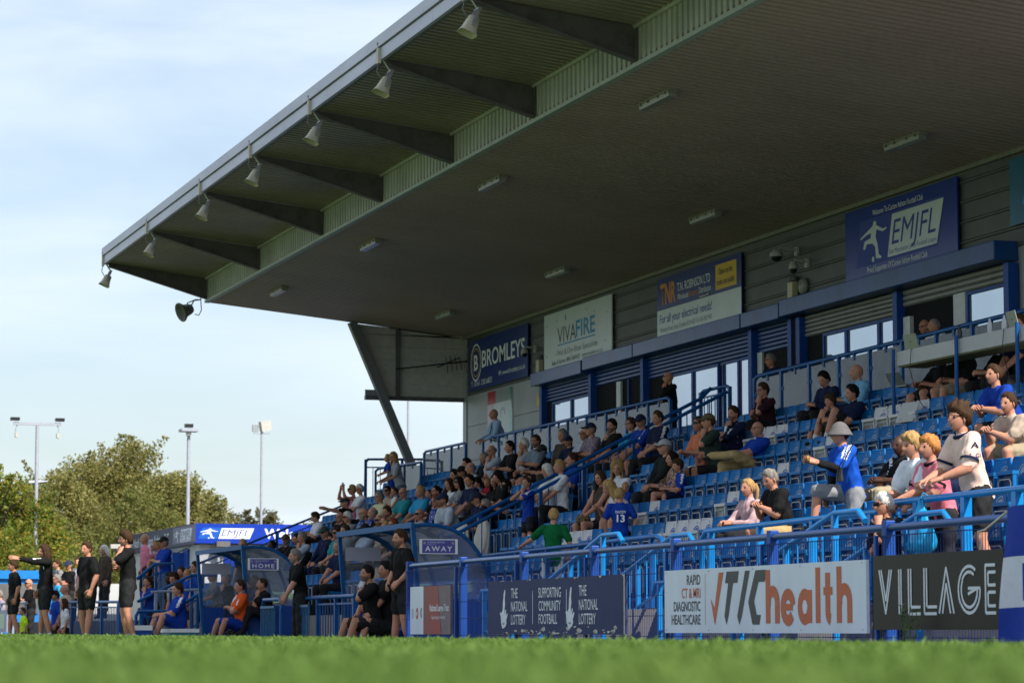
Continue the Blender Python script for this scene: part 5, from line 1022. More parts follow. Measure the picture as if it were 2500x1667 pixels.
# ================================================================ people
SKINS = {'l': (.42, .215, .145), 't': (.33, .17, .10), 'd': (.062, .028, .018)}
HAIRS = {'br': (.045, .024, .013), 'bk': (.009, .007, .007), 'bl': (.34, .21, .085), 'gr': (.19, .17, .155), 'wh': (.55, .53, .5), 're': (.16, .045, .02), 'gi': (.40, .17, .05)}
TOPS = {'k': (.010, .0098, .011), 'n': (.010, .016, .048), 'b': (.008, .042, .30), 'bw': (.008, .07, .42), 'w': (.62, .62, .66), 'g': (.21, .215, .23), 'gw': (.38, .42, .5), 'lg': (.3, .31, .34), 'gb': (.15, .19, .24),
        'lb': (.03, .27, .5), 'lbw': (.28, .4, .58), 'lbs': (.16, .36, .56), 't': (.02, .22, .25), 'p': (.55, .17, .26), 'pp': (.58, .36, .44), 'pk': (.62, .17, .23), 'r': (.33, .015, .03), 'y': (.55, .53, .33), 'be': (.40, .31, .25), 'br': (.06, .045, .035),
        'gn': (.004, .105, .03), 'bib': (.62, .09, .015), 'co': (.56, .17, .09), 'dg': (.025, .04, .032), 'cr': (.68, .50, .43), 'kh': (.30, .25, .17), 'tan': (.38, .27, .13), 'mar': (.035, .012, .018), 'dn': (.07, .10, .17), 'pu': (.3, .22, .29), 'hv': (.5, .72, .02), 'dk': (.015, .018, .018), 'ol': (.09, .075, .04), 'sk': (.42, .215, .145), 'wn': (.6, .64, .70), 'dkp': (.44, .29, .31), 'pa': (.05, .05, .07), 'ck': (.3, .3, .31), 'pc': (.09, .05, .08), 'pl': (.14, .05, .05)}
def cloth(k):
    c = TOPS[k]
    if k in ('ck', 'pc', 'pl', 'pa'):
        m = mat('cloth_' + k, c, .85, c2={'ck': (.05, .05, .07), 'pc': (.3, .25, .3), 'pl': (.42, .3, .24), 'pa': (.32, .32, .36)}[k], scale=45, ramp=(.45, .55), spec=.1); return m
    return mat('cloth_' + k, c, .5 if k == 'cr' else .82, var=.13, scale=6, bump=.35, bscale=14, spec=.1)
def skin_mat(k):
    m = mat('skin_' + k, SKINS[k], .52, var=.13, scale=9, c2=tuple(min(1, a*b) for a, b in zip(SKINS[k], (1.14, .95, .9))))
    return m
def hair_mat(k): return mat('hair_' + k, HAIRS[k], .75, var=.4, scale=30, bump=.3, bscale=70, stretch=(1, 1, .25), spec=.12)
def beard_mat(k, sk):
    f_ = .25 if k in ('gr', 'wh') else .45
    return mat('beard_' + k + sk, tuple(a*(1 - f_) + b*f_ for a, b in zip(HAIRS[k], SKINS[sk])), .7, var=.2, scale=60)
EYE = mat('eye_dark', (.02, .014, .012), .25, var=0); SHOE = mat('dark_shoes', (.02, .02, .022), .6); SHOEW = mat('pale_shoes', (.4, .4, .42), .6)
DARKLENS = mat('dark_lens', (.006, .006, .008), .12, var=0); ORLENS = mat('orange_lens', (.55, .16, .01), .12, var=0); FRAME = mat('glasses_frame', (.02, .02, .022), .4, var=0)

NTH, NPH = 26, 17
def head_grid():
    T, PH = np.meshgrid(np.array([(t - .45*math.sin(t)) for t in np.linspace(-math.pi, math.pi, NTH, endpoint=False)]), np.radians(np.linspace(-84, 90, NPH)), indexing='xy')
    sz = np.sin(PH); c = np.cos(PH)
    x = .098*c*np.cos(T); y = .077*c*np.sin(T); z = .118*sz
    lo = np.clip(-sz, 0, 1); fr = np.cos(T)
    y = y*(1 - .26*lo**1.5); x = np.where(fr > 0, x*(1 - .02*lo), x*(1 - .38*lo))
    front = np.clip(fr, 0, 1)
    nose = np.interp(sz, [-.40, -.33, -.24, .12, .22], [0, .022, .034, .006, 0]) * np.exp(-(T/.20)**2)
    sock = -.013*np.exp(-((np.abs(T) - .42)/.2)**2 - ((sz - .08)/.11)**2)
    brow = .008*np.exp(-((sz - .22)/.08)**2) * front
    chin = .013*np.exp(-((sz + .88)/.16)**2) * front + .012*lo*front
    lips = .006*np.exp(-((sz + .54)/.06)**2) * np.exp(-(T/.34)**2)
    x = x + (nose + brow + chin + lips) + sock*np.cos(T); y = y + sock*np.sin(T)*.6
    return T, sz, x, y, z
HT, HS, HX, HY, HZ = head_grid()
def grid_faces(mask=None):
    f = []; ij = []
    for j in range(NPH - 1):
        for i in range(NTH):
            i2 = (i + 1) % NTH
            if mask is None or mask[j, i]: f.append((j*NTH + i, j*NTH + i2, (j+1)*NTH + i2, (j+1)*NTH + i)); ij.append((j, i))
    return f, ij
HF, HIJ = grid_faces()
def fmid(A, j, i): # value in the middle of a grid face; theta wraps
    return (A[j, i] + A[j+1, i]) / 2
def hairline(T, style):
    a = np.abs(T)
    base = np.interp(a, [0, .6, .95, 1.25, 1.5, 1.75, 2.2, 3.2], [.66, .62, .42, .12, .02, -.12, -.5, -.58])
    if style in ('bowl',): base = np.minimum(base, np.interp(a, [0, .8, 1.2, 2.2, 3.2], [.34, .3, .0, -.5, -.55]))
    if style in ('curl', 'curl1'): base = np.minimum(base, np.interp(a, [0, .8, 1.2, 1.6, 2.2, 3.2], [.45, .42, .1, .0, -.5, -.6]))
    if style in ('long', 'longf', 'longc', 'bob', 'long1', 'long0'): base = np.interp(a, [0, .35, .8, 1.1, 1.4, 3.2], [.66, .58, .3, -.3, -.6, -.7])
    return base
def hair_parts(style, rng):
    """hair as (verts, faces) in head space"""
    mb = MB(); mb.smooth = True
    if style in ('bald',): return None
    if style == 'fringe': hl = np.interp(np.abs(HT), [0, 1.15, 1.25, 3.2], [2, 2, -.05, -.5]); up = .42
    else: hl = hairline(HT, style); up = 2
    thick = {'buzz': .005, 'short': .017, 'curl': .034, 'curl1': .026, 'bowl': .022, 'long': .022, 'longf': .022, 'longc': .035, 'bob': .026, 'long1': .024, 'long0': .026, 'pony': .02, 'bun': .018, 'fringe': .012}[style]
    d = np.clip((HS - hl) / .16, -1, 1); d2 = np.clip((up - HS) / .16, -1, 1); d = np.minimum(d, d2)
    off = np.where(d > 0, thick*(.35 + .65*np.clip(d, 0, 1)), -.006)
    if style in ('short', 'curl', 'curl1', 'bowl', 'longc'): off = off + np.where(d > 0, 1, 0)*thick*np.clip(HS, 0, 1)*.5
    amp = {'curl': .013, 'curl1': .009, 'longc': .012, 'short': .004}.get(style, .002)
    off = off + np.where(d > 0, 1, 0)*rng.normal(0, amp, off.shape); off[-1] = off[-1].mean()
    n = np.stack([HX/.0098, HY/.0060, HZ/.0139], -1); n /= np.linalg.norm(n, axis=-1, keepdims=True) + 1e-9
    X, Y, Z = HX + n[..., 0]*off, HY + n[..., 1]*off, HZ + n[..., 2]*off
    keep = np.zeros((NPH, NTH), bool)
    for j in range(NPH-1):
        for i in range(NTH):
            i2 = (i+1) % NTH; keep[j, i] = max(d[j, i], d[j+1, i], d[j, i2], d[j+1, i2]) > 0
    f, _ = grid_faces(keep); vs = np.stack([X.ravel(), Y.ravel(), Z.ravel()], 1)
    mb.add([tuple(v) for v in vs], f)
    ln = {'long': -.30, 'longf': -.42, 'longc': -.30, 'bob': -.15, 'long1': -.17, 'long0': -.13}.get(style)
    if ln:
        rings = []; seg = 18; K = 7
        for k in range(K + 1):
            t = k/K; z = .03 + (ln - .03)*t; rad = .092 + .03*math.sin(t*2.4) - .02*t*t; ring = []
            for side in (1, -1):
                for s in range(seg + 1):
                    a = (1.15 + (2*math.pi - 2.3)*s/seg) if side == 1 else (1.15 + (2*math.pi - 2.3)*(seg - s)/seg)
                    r = rad + (.012 if side == 1 else -.016) + rng.normal(0, .004 if style != 'longc' else .010)
                    ring.append((r*math.cos(a) + .004 - .025*t, r*math.sin(a)*.88, z + rng.normal(0, .008)*(k == K)))
            rings.append(ring)
        mb.loft(rings)
    if style == 'pony': mb.tube([(-.095, 0, .04), (-.135, 0, .045), (-.155, 0, -.02), (-.15, 0, -.12), (-.13, 0, -.2)], [.014, .026, .032, .026, .008], 8)
    if style == 'bun': mb.tube([(-.08, 0, .05), (-.12, 0, .06), (-.15, 0, .05)], [.02, .04, .02], 8)
    return mb
def cap_parts(kind):
    mb = MB(); mb.smooth = True
    lim = {'C': .30, 'F': .36, 'H': .34}[kind]; off = {'C': .024, 'F': .026, 'H': .022}[kind]
    rings = []
    for ph in np.radians([math.degrees(math.asin(lim)), 32, 48, 64, 80]):
        c, s = math.cos(ph), math.sin(ph); up_ = .012 if kind == 'H' else 0
        rings.append([((.098 + off)*c*math.cos(a), (.077 + off)*c*math.sin(a), (.118 + off)*s + up_ - (.02*s if kind == 'F' else 0)) for a in np.linspace(0, 2*math.pi, 20, endpoint=False)])
    mb.loft(rings)
    zl = (.118 + off)*lim
    if kind in 'CF':
        L = .085 if kind == 'C' else .05
        top = [((.098 + off)*.94*math.cos(a), (.077 + off)*.94*math.sin(a), zl + .008) for a in np.linspace(-1.1, 1.1, 9)]
        tip = [((.098 + off)*.94*math.cos(a) + L*math.cos(a*.75)**1.2, (.077 + off)*.94*math.sin(a)*1.02, zl - .012 - .01*abs(a)) for a in np.linspace(-1.1, 1.1, 9)]
        mb.loft([top, tip, [(p[0], p[1], p[2] - .008) for p in tip], [(p[0], p[1], p[2] - .01) for p in top]], cap=False, closed=False)
    else:
        mb.loft([[((.098 + off)*k*math.cos(a), (.077 + off)*(k*1.04)*math.sin(a), zl + z) for a in np.linspace(0, 2*math.pi, 24, endpoint=False)] for k, z in ((.93, .02), (1.02, .0), (1.2, -.035), (1.3, -.055), (1.28, -.062), (1.0, -.01))], cap=False)
    return mb
def glasses_parts(kind):
    mb = MB(); mb.mi = 0
    for s in (-1, 1):
        if kind == 'S':
            rows = []
            for dz in (.028, .008, -.014): rows.append([(.106*math.cos(a) + .012 - abs(dz - .008)*.1, s*.088*math.sin(a), .012 + dz*(.75 if a < .1 else 1)) for a in (.06, .22, .42, .62, .8)])
            mb.loft(rows, cap=False, closed=False); mb.loft([[(p[0] + .004, p[1], p[2]) for p in r] for r in rows], cap=False, closed=False)
        else:
            ring = [(.108*math.cos(.42 + .30*math.cos(q)) + .014, s*.088*math.sin(.42 + .30*math.cos(q)), .010 + .019*math.sin(q)) for q in np.linspace(0, 6.283, 13)]
            mb.tube(ring, .0028, 4, cap=False)
        mb.bar((.095, s*.06, .022), (-.01, s*.085, .022), .004, .008)
    mb.bar((.120, -.012, .018), (.120, .012, .018), .004, .006, up=(0,0,1))
    return mb
def hand_mesh(curl=.5, left=True):
    """x along the fingers, z out of the back of the hand, thumb on the +y side"""
    mb = MB(); mb.smooth = True
    mb.loft([[(x, -w, -t), (x, w, -t), (x, w*1.0, t), (x, -w, t)] for x, w, t in ((-.03, .026, .021), (.02, .034, .017), (.075, .042, .014), (.092, .041, .011))])
    for k, (y, ln) in enumerate(((.032, .070), (.011, .080), (-.011, .074), (-.032, .058))):
        a = 0; p = Vector((.085, y, 0)); pts = [p.copy()]
        for s, (fr_, bend_) in enumerate(((.45, .35), (.32, .6), (.23, .5))):
            a += bend_*curl*1.7 + .08*k*curl; p = p + Vector((math.cos(a), .02*(1.5 - k), -math.sin(a)))*ln*fr_; pts.append(p.copy())
        mb.tube(pts, [.0105, .010, .009, .007], 6)
    a = .6; mb.tube([(.01, .030, -.006), (.045, .058, -.016), (.072, .066, -.028), (.090, .060, -.040)], [.015, .013, .011, .008], 6)
    if not left: mb.v = [(x, -y, z) for x, y, z in mb.v]; mb.f = [tuple(reversed(f)) for f in mb.f]
    return mb
HANDS = {(c, l): hand_mesh(c, l) for c in (.25, .6, .95) for l in (True, False)}

def ring_at(c, ax, fy, ry, rx, n=12):
    s = Vector(ax).normalized(); yv = Vector(fy); xv = yv.cross(s).normalized(); yv = s.cross(xv)
    return [c + yv*ry*math.cos(2*math.pi*k/n) + xv*rx*math.sin(2*math.pi*k/n) for k in range(n)]
def capsule(mb, p, q, r0, r1, n=10):
    p, q = Vector(p), Vector(q); d = (q - p)
    if d.length < 1e-4: d = Vector((0,0,1e-3))
    d.normalize(); r = d.cross(Vector((.13, .9, .3))).normalized(); u = d.cross(r)
    R_ = []
    for c, rad in ((p - d*r0*.95, r0*.3), (p - d*r0*.7, r0*.72), (p, r0), (q, r1), (q + d*r1*.7, r1*.72), (q + d*r1*.95, r1*.3)):
        R_.append([c + (r*math.cos(2*math.pi*k/n) + u*math.sin(2*math.pi*k/n))*rad for k in range(n)])
    mb.loft(R_)
def ik(sh, wr, l1, l2, hint):
    d = wr - sh; L_ = d.length
    if L_ > (l1 + l2)*.995: wr = sh + d*((l1 + l2)*.995/L_); d = wr - sh; L_ = d.length
    a = (l1*l1 - l2*l2 + L_*L_)/(2*L_); h = math.sqrt(max(0, l1*l1 - a*a)); dn = d/L_
    hv = Vector(hint) - dn*Vector(hint).dot(dn)
    if hv.length < 1e-3: hv = Vector((0,0,-1)) - dn*dn.z*-1
    return sh + dn*a + hv.normalized()*h, wr

def layout(p):
    """skeleton and volumes of one person in local space (faces +X, +Y is its left)"""
    (x, y, fl, mode, aux, h, scl, pose, look, cl, ex, label) = p
    arms, turn = pose.split(); turn = float(turn)
    sk, hr = look.split(); hstyle, hcol = hr.split(':')
    top, sleeve, bot, blen = cl.split(); sleeve, blen = float(sleeve), float(blen); exl = ex.split()
    S = []   # segments: p, q, r0, r1, material slot
    dz = 0.
    kid = scl < .9
    if mode == 0:
        k = min(1.09, max(.5, (h + .12)/1.75)); fl2 = fl + (h + .12 - 1.75*k); sit = False
    else:
        k = scl; sit = True; fl2 = fl
        if mode == 1: dz = max(-.09, min(.12, h)) / k
        else: dz = max(-.12, min(.2, h - (aux + .75))) / k
    hs = (.44 if mode == 1 else aux)/k if sit else 0
    if mode == 1 and scl < .6: hs = .60/k
    lean = {'fwd': 32, 'rail': 16, 'leanrail': 9, 'step': 14, 'reach': 10, 'legup': -10, 'cross': -14, 'phone': 8, 'chin': 10 if sit else 4}.get(arms, 2)
    if 'headdown' in exl: lean += 8
    s = Vector((math.sin(R(lean)), 0, math.cos(R(lean))))
    P0 = Vector((-.02, 0, hs + .085)) if sit else Vector((-.03 if lean > 10 else 0, 0, .93))
    tl = .49 + dz if sit else .52
    if sit and lean > 20: tl += .06
    neck = P0 + s*tl; hd = neck + Vector((.028, 0, .158))
    if 'headdown' in exl: hd = neck + Vector((.06, 0, .14))
    rng = np.random.default_rng(abs(hash(label)) % 2**31 if False else sum(map(ord, label))*7)
    wide = 1.09 + rng.uniform(-.04, .12)
    fem = any(w in label for w in ('woman', 'girl', 'mother')); 
    if fem: wide *= .9
    if 'stocky' in label: wide = 1.22
    if kid: wide *= .92
    shw = .182*wide
    sh = {1: P0 + s*(tl - .045) + Vector((0, shw, 0)), -1: P0 + s*(tl - .045) + Vector((0, -shw, 0))}
    # legs
    legs = {}
    for sd in (1, -1):
        hip = P0 + Vector((.01, sd*.09*wide, -.02))
        if sit:
            sp = rng.uniform(.03, .11); kn = hip + Vector((.42, sd*sp, .01 + rng.uniform(-.01, .03))); an = Vector((kn.x - .02 + rng.uniform(-.1, .12), kn.y, .075))
            if an.z > kn.z - .3: kn = hip + Vector((.36, sd*sp, .10)); an = Vector((kn.x + .22, kn.y, .07))
            if hs*k > .5 and kid: an = kn + Vector((.02, 0, -.30))
            if arms == 'legup': kn = hip + Vector((.33, sd*.07, .30)); an = kn + Vector((.16, 0, -.42))
            if arms == 'cross': kn, an = (hip + Vector((.42, .06, .16)), hip + Vector((.62, -.30, .16))) if sd == 1 else (hip + Vector((.42, -.1, .02)), Vector((.44, -.2, .075)))
            if mode == 2: kn = hip + Vector((.38, sd*.12, .12)); an = kn + Vector((.14, sd*.02, -.40)); an.z = max(.07, an.z)
        else:
            kn = hip + Vector((.03, sd*.045, -.42)); an = Vector((hip.x - .02 + rng.uniform(-.08, .12)*1, hip.y + sd*.07, .075))
            if arms == 'step' and sd == -1: kn = hip + Vector((.38, -.02, .02)); an = kn + Vector((.06, 0, -.40))
        legs[sd] = (hip, kn, an)
        th = wide*(1.0 if not fem else .95)
        # skin legs
        S += [(hip, kn, .078*th, .054*th, 'skin'), (kn, kn.lerp(an, .35), .050*th, .053*th, 'skin'), (kn.lerp(an, .35), an, .053*th, .034, 'skin')]
        if blen > 0:
            full = blen >= .99; e = kn if blen >= .5 else hip.lerp(kn, blen*1.7)
            if blen == .5: e = hip.lerp(kn, .80 if sit else .70)
            S.append((hip, e, .100*th, (.090 if sit else .092) if not full else .072*th, 'bot'))
            if blen > .6: e2 = kn.lerp(an, 1. if full else (blen - .5)*2); S.append((kn, e2, .068*th, .056*th if full else .06*th, 'bot'))
        fwd = Vector((1, sd*.18, 0)).normalized()
        S += [(an + Vector((-.03, 0, -.03)), an + fwd*.12 + Vector((0, 0, -.045)), .04, .034, 'shoe'), (an, an + Vector((0, 0, -.03)), .04, .04, 'shoe')]
        if blen < .99 and not fem: S.append((kn.lerp(an, .78), an, .042, .041, 'sock'))
    # torso rings
    belly = 1.0 + (rng.uniform(0, .16) if not (kid or fem) else -.04) + (.12 if 'stocky' in label else 0)
    yl = (0, 1, 0)
    W = lambda t: P0 + s*t*(tl/.5)
    TR = ([(W(-.10), .172*wide, .135), (W(-.095), .176*wide, .137)] if not sit and not kid else [(W(-.10), .135*wide, .10)]) + [ (W(-.03), .165*wide, .125), (W(.10), .152*wide*belly, .118*belly), (W(.20), .150*wide*belly, .117*belly), (W(.33), .170*wide, .120), (W(.42), .168*wide, .100), (W(.475), .12*wide, .075), (W(.51), .06, .055)]
    # arms
    A = {}
    U, F_ = .285, .25
    lap = lambda sd: Vector((.33, sd*.075, hs + .225)) if sit else None
    for sd in (1, -1):
        o = sh[sd]; hint = Vector((-.3, sd*.6, -.7)); curl = .6
        if arms in ('lap', 'cross', 'legup', 'laptop') and sit: w = Vector((.30 + rng.uniform(-.04, .08), sd*rng.uniform(.03, .12), hs + .235)); 
        elif arms == 'fold' or (arms == 'chinfold' and sd == -1): w = o + Vector((.20, -sd*.30, -.22 + .03*sd)); hint = Vector((.1, sd*.5, -.8))
        elif arms in ('chin', 'chinfold') and (sd == 1 or (arms == 'chin' and False)): w = hd + Vector((.10, .045, -.20)); hint = Vector((.5, .5, -.7)); curl = .95
        elif arms == 'chin': w = (Vector((.28, -.02, hs + .24)) if sit else o + Vector((.18, .22, -.28)))
        elif arms == 'phone': w = Vector((.36, sd*.05, hs + .40)) if sit else o + Vector((.3, -sd*.12, -.2)); curl = .95
        elif arms == 'raise': w = hd + Vector((.25, sd*.09, .02)); hint = Vector((.3, sd*.5, -.8)); curl = .95
        elif arms == 'pointL' and sd == 1: w = o + Vector((.53, .02, .06)); curl = .25
        elif arms == 'drink': w = hd + Vector((.11, sd*.05, -.17)); hint = Vector((.2, sd*.8, -.6)); curl = .95
        elif arms in ('rail',): w = Vector((.40, sd*.15, 1.02 + rng.uniform(-.02, .02))); curl = .95; hint = Vector((-.5, sd*.5, -.5))
        elif arms == 'leanrail': w = Vector((.34 if sd == 1 else .2, sd*.30, .93)); hint = Vector((-.6, sd*.6, 0)); curl = .6
        elif arms == 'reach' and sd == 1: w = o + Vector((.16, .36, -.27)); curl = .6
        elif arms == 'hips': w = Vector((.14, sd*.2, 1.0)); hint = Vector((-.5, sd*.8, 0))
        elif arms == 'fwd': w = Vector((.52, sd*.04, hs + .30)); curl = .95
        elif arms == 'step' and sd == 1: w = o + Vector((.42, -.02, -.14)); hint = Vector((0, .3, -.9)); curl = .6
        elif sit: w = Vector((.30, sd*.09, hs + .235))
        else: w = o + Vector((.05 + rng.uniform(-.03, .05), sd*.06, -.50)); curl = .6
        e, w = ik(o, w, U, F_, hint); A[sd] = (o, e, w, curl)
        aw = .95 if fem or kid else 1.16
        S += [(o, e, .053*aw, .045*aw, 'skin'), (e, e.lerp(w, .3), .045*aw, .046*aw, 'skin'), (e.lerp(w, .3), w, .046*aw, .033, 'skin')]
        if sleeve > 0:
            q = o.lerp(e, .72) if sleeve < .9 else e
            S.append((o, q, .066*aw, .074*aw if sleeve < .9 else .055*aw, 'top')); S.append((o + Vector((0, -sd*.09, .01)), o, .05*aw, .066*aw, 'top'))
            if sleeve >= .9: S.append((e, e.lerp(w, .97), .052*aw, .040, 'top' if 'arm' not in exl else 'top'))
        if 'arm' in exl: S.append((o.lerp(e, .6), e, .060, .058, 'acc')); S.append((e, e.lerp(w, .8), .058, .048, 'acc'))
    S.append((neck + Vector((-.015, 0, -.05)), hd + Vector((-.02, 0, -.06)), .060 if not fem else .050, .054 if not fem else .045, 'skin'))
    return dict(S=S, TR=TR, A=A, legs=legs, hd=hd, P0=P0, s=s, tl=tl, k=k, fl=fl2, x=x, y=y, turn=turn, sk=sk, hs=hstyle, hc=hcol, top=top, bot=bot, ex=exl, label=label, sit=sit, rng=rng, sleeve=sleeve, wide=wide, fem=fem, arms=arms, mode=mode)

SLOTS = ['skin', 'top', 'bot', 'shoe', 'sock', 'hair', 'lip', 'eye', 'acc', 'white']
def prepare(p):
    L_ = layout(p); mb = MB()
    mb.loft([ring_at(c, L_['s'], (0, 1, 0), ry, rx) for c, ry, rx in L_['TR']])
    for a, b, r0, r1, m in L_['S']: capsule(mb, a, b, r0, r1)
    me = mb.mesh('tmp', []); o = bpy.data.objects.new('tmp', me); col.objects.link(o)
    bm = bmesh.new(); bm.from_mesh(me); bmesh.ops.recalc_face_normals(bm, faces=bm.faces); bm.to_mesh(me); bm.free()
    depth = L_['y']*math.cos(YAW) + L_['x']*math.sin(YAW)
    vx = .016 if depth < 36 else .021 if depth < 48 else .026
    r = o.modifiers.new('r', 'REMESH'); r.mode = 'VOXEL'; r.voxel_size = vx / 1.0
    sm = o.modifiers.new('s', 'SMOOTH'); sm.factor = .5; sm.iterations = 3
    L_['o'] = o; L_['depth'] = depth
    return L_
def finish(L_, dg):
    ev = L_['o'].evaluated_get(dg); me = ev.to_mesh(); nv = len(me.vertices)
    co = np.empty(nv*3, np.float32); me.vertices.foreach_get('co', co); co = co.reshape(-1, 3)
    nf = len(me.polygons); lt = np.empty(nf, np.int32); me.polygons.foreach_get('loop_total', lt)
    li = np.empty(len(me.loops), np.int32); me.loops.foreach_get('vertex_index', li)
    ls = np.empty(nf, np.int32); me.polygons.foreach_get('loop_start', ls)
    nr = np.empty(nv*3, np.float32); me.vertices.foreach_get('normal', nr); nr = nr.reshape(-1, 3)
    ctr = np.add.reduceat(co[li], ls, 0) / lt[:, None]
    ev.to_mesh_clear()
    # which piece of clothing each face belongs to
    best = np.full(nf, 1e9); lab = np.zeros(nf, np.int32)
    def consider(a, b, r0, r1, slot):
        a, b = np.array(a), np.array(b); d = b - a; t = np.clip(((ctr - a) @ d) / max(1e-9, d @ d), 0, 1)
        dist = np.linalg.norm(ctr - (a + t[:, None]*d), axis=1) - (r0 + (r1 - r0)*t)
        k = dist < best; best[k] = dist[k]; lab[k] = slot
    s, P0, tl, wd_ = L_['s'], L_['P0'], L_['tl'], L_['wide']
    for sd in (-1, 0, 1):
        o_ = Vector((0, sd*.062*wd_, 0)); consider(P0 + s*(.02 if not L_['sit'] else .0) + o_, P0 + s*(tl*.86) + o_, .112, .112, 1)
        consider(P0 - s*(.10 if L_['sit'] else .10) + o_, P0 - s*(.03 if L_['sit'] else .07) + o_, .10, .112, 2 if L_['sit'] else 1)
    for a, b, r0, r1, m in L_['S']: consider(a, b, r0, r1, SLOTS.index(m))
    cv = np.zeros(nv, bool); isc = (lab == 1) | (lab == 2) | (lab == 8); cv[li[np.repeat(isc, lt)]] = True; cv[li[np.repeat(~isc, lt)]] = False
    ph = L_['rng'].uniform(0, 6.28, 6); X_, Y_, Z_ = co[:, 0], co[:, 1], co[:, 2]
    fold = np.sin(38*Z_ + 22*X_ + 9*np.sin(14*Y_ + ph[0]) + ph[1])*.5 + np.sin(55*(X_ - .6*Z_) + 30*Y_ + ph[2])*.35 + np.sin(26*Y_ - 30*Z_ + ph[3])*.5
    co = co + nr*(fold*.0075*cv)[:, None].astype(np.float32)
    ex = L_['ex']
    if any(e in ('K', 'stripe', 'stripek') for e in ex):
        for sd in (1, -1):
            o_, e_, w_, c_ = L_['A'][sd]; a = np.array(o_ + Vector((0, -sd*.10, .05))); b = np.array(o_.lerp(e_, .7 if L_['sleeve'] < .9 else 1.)); d = b - a
            t = ((ctr - a) @ d) / (d @ d); side = np.cross(d/np.linalg.norm(d), np.array((0, 0, 1.)))
            if np.linalg.norm(side) < .3: side = np.array((1., 0, 0))
            side = np.array((1., 0, 0)) if abs(side[0]) > .3 else side/np.linalg.norm(side)
            q = ((ctr - (a + np.clip(t, 0, 1)[:, None]*d)) @ side); up_ = (ctr[:, 1]*sd > o_.y*sd - .07)
            k = (lab == 1) & (t > .12) & (t < 1.0) & up_ & (np.abs(q) < .034) & ((np.abs(q) < .007) | (np.abs(np.abs(q) - .024) < .008)) if L_['depth'] < 36 else (lab == 1) & (t > .1) & (t < 1.0) & up_ & (np.abs(q) < .02)
            lab[k] = SLOTS.index('white')
    if 'bandage' in ex:
        kn = np.array(L_['legs'][1][1]); lab[(np.linalg.norm(ctr - kn, axis=1) < .10)] = SLOTS.index('white')
    V_ = [co]; F = [(li, ls, lt)]; M_ = [lab]; smooth_n = nf
    hd = L_['hd']; rng = L_['rng']
    yaw = R(rng.uniform(-16, 12)) + (R(L_['turn']*.55) if abs(L_['turn']) < 100 else 0); pit = R(22) if 'headdown' in ex else R(rng.uniform(-4, 6))
    hk = 1.0 if L_['k'] > .85 else 1.0 + (.85 - L_['k'])*.75
    if L_['fem']: hk *= .95
    HM = Matrix.Translation(hd) @ Euler((0, pit, yaw)).to_matrix().to_4x4() @ Matrix.Scale(hk, 4)
    extra = MB(); extra.smooth = True
    # head
    hv = np.stack([HX.ravel(), HY.ravel(), HZ.ravel()], 1)
    beard = [e for e in ex if e[0] == 'B' and (len(e) == 1 or e[1] == ':')]
    bmask = (HS < -.42) & (np.abs(HT) < 1.3) if beard else np.zeros_like(HS, bool)
    if beard:
        lo = .006 if beard[0] == 'B' else .03
        n = hv / np.linalg.norm(hv, axis=1, keepdims=True); off = (bmask.ravel() & ~((np.abs(HS + .54) < .07) & (np.abs(HT) < .3)).ravel())*lo*np.clip(-HS.ravel(), .4, 1)
        hv = hv + n*off[:, None]; hv[:, 2] -= off*(.8 if lo > .01 else 0)
    b0 = len(extra.v); extra.v += [tuple(HM @ Vector(v)) for v in hv]
    for f, (j, i) in zip(HF, HIJ):
        sz_, th = fmid(HS, j, i), (HT[j, i] + HT[j, (i+1) % NTH])/2 if i < NTH - 1 else math.pi
        m = 0
        if abs(sz_ + .54) < .055 and abs(th) < .34: m = 6
        elif beard and bmask[j, i] : m = 5
        elif .16 < sz_ < .31 and .14 < abs(th) < .68: m = 5
        extra.f.append(tuple(b0 + q for q in f)); extra.m.append(m); extra.sm.append(True)
    for sd in (1, -1):
        extra.mi = 7; c = HM @ Vector((.079, sd*.034, .010)); extra.lathe([(.0, -.006), (.013, -.003), (.0155, 0), (.013, .003), (0, .006)], 8, Matrix.Translation(c) @ HM.to_3x3().to_4x4() @ Euler((0, R(90), 0)).to_matrix().to_4x4())
        extra.mi = 0; q = MB(); EM = HM @ Matrix.Translation((-.008, sd*.078, -.005)) @ Euler((0, R(12), sd*R(22))).to_matrix().to_4x4() @ Matrix.Diagonal((1, .38, 1.55, 1))
        extra.lathe([(.006, -.020), (.015, -.014), (.020, 0), (.019, .012), (.008, .020)], 8, EM, cap=True)
    # hands
    for sd in (1, -1):
        o_, e_, w_, curl = L_['A'][sd]; d = (w_ - e_).normalized(); back = Vector((0, sd*.75, .65))
        if L_['arms'] in ('chin', 'chinfold', 'drink', 'raise') : d = (d + Vector((0, 0, .3))).normalized(); back = Vector((.6, sd*.7, 0))
        if L_['arms'] == 'rail': d = (d + Vector((.6, 0, -.1))).normalized(); back = Vector((0, sd*.2, 1))
        z_ = (back - d*back.dot(d)).normalized(); y_ = z_.cross(d)
        HMm = Matrix((d, y_, z_)).transposed().to_4x4(); HMm.translation = w_ + d*.012
        h_ = HANDS[(curl, sd*1 == (1 if y_.dot(Vector((0, -sd, .3))) > 0 else -1) if False else (y_.dot(Vector((0, -sd, .4))) > 0))]
        extra.mi = 0 if not ('glove' in ex and sd == 1) else 3
        hs_ = 1.08 if not L_['fem'] else .95; extra.smooth = True
        extra.add([HMm @ (Vector(v)*hs_) for v in h_.v], h_.f)
    # merge into one mesh
    ev_ = np.array(extra.v, np.float32); allv = np.concatenate([co, ev_]); loops = [li]; starts = [ls]; tot = [lt]; base = nv; off = len(li)
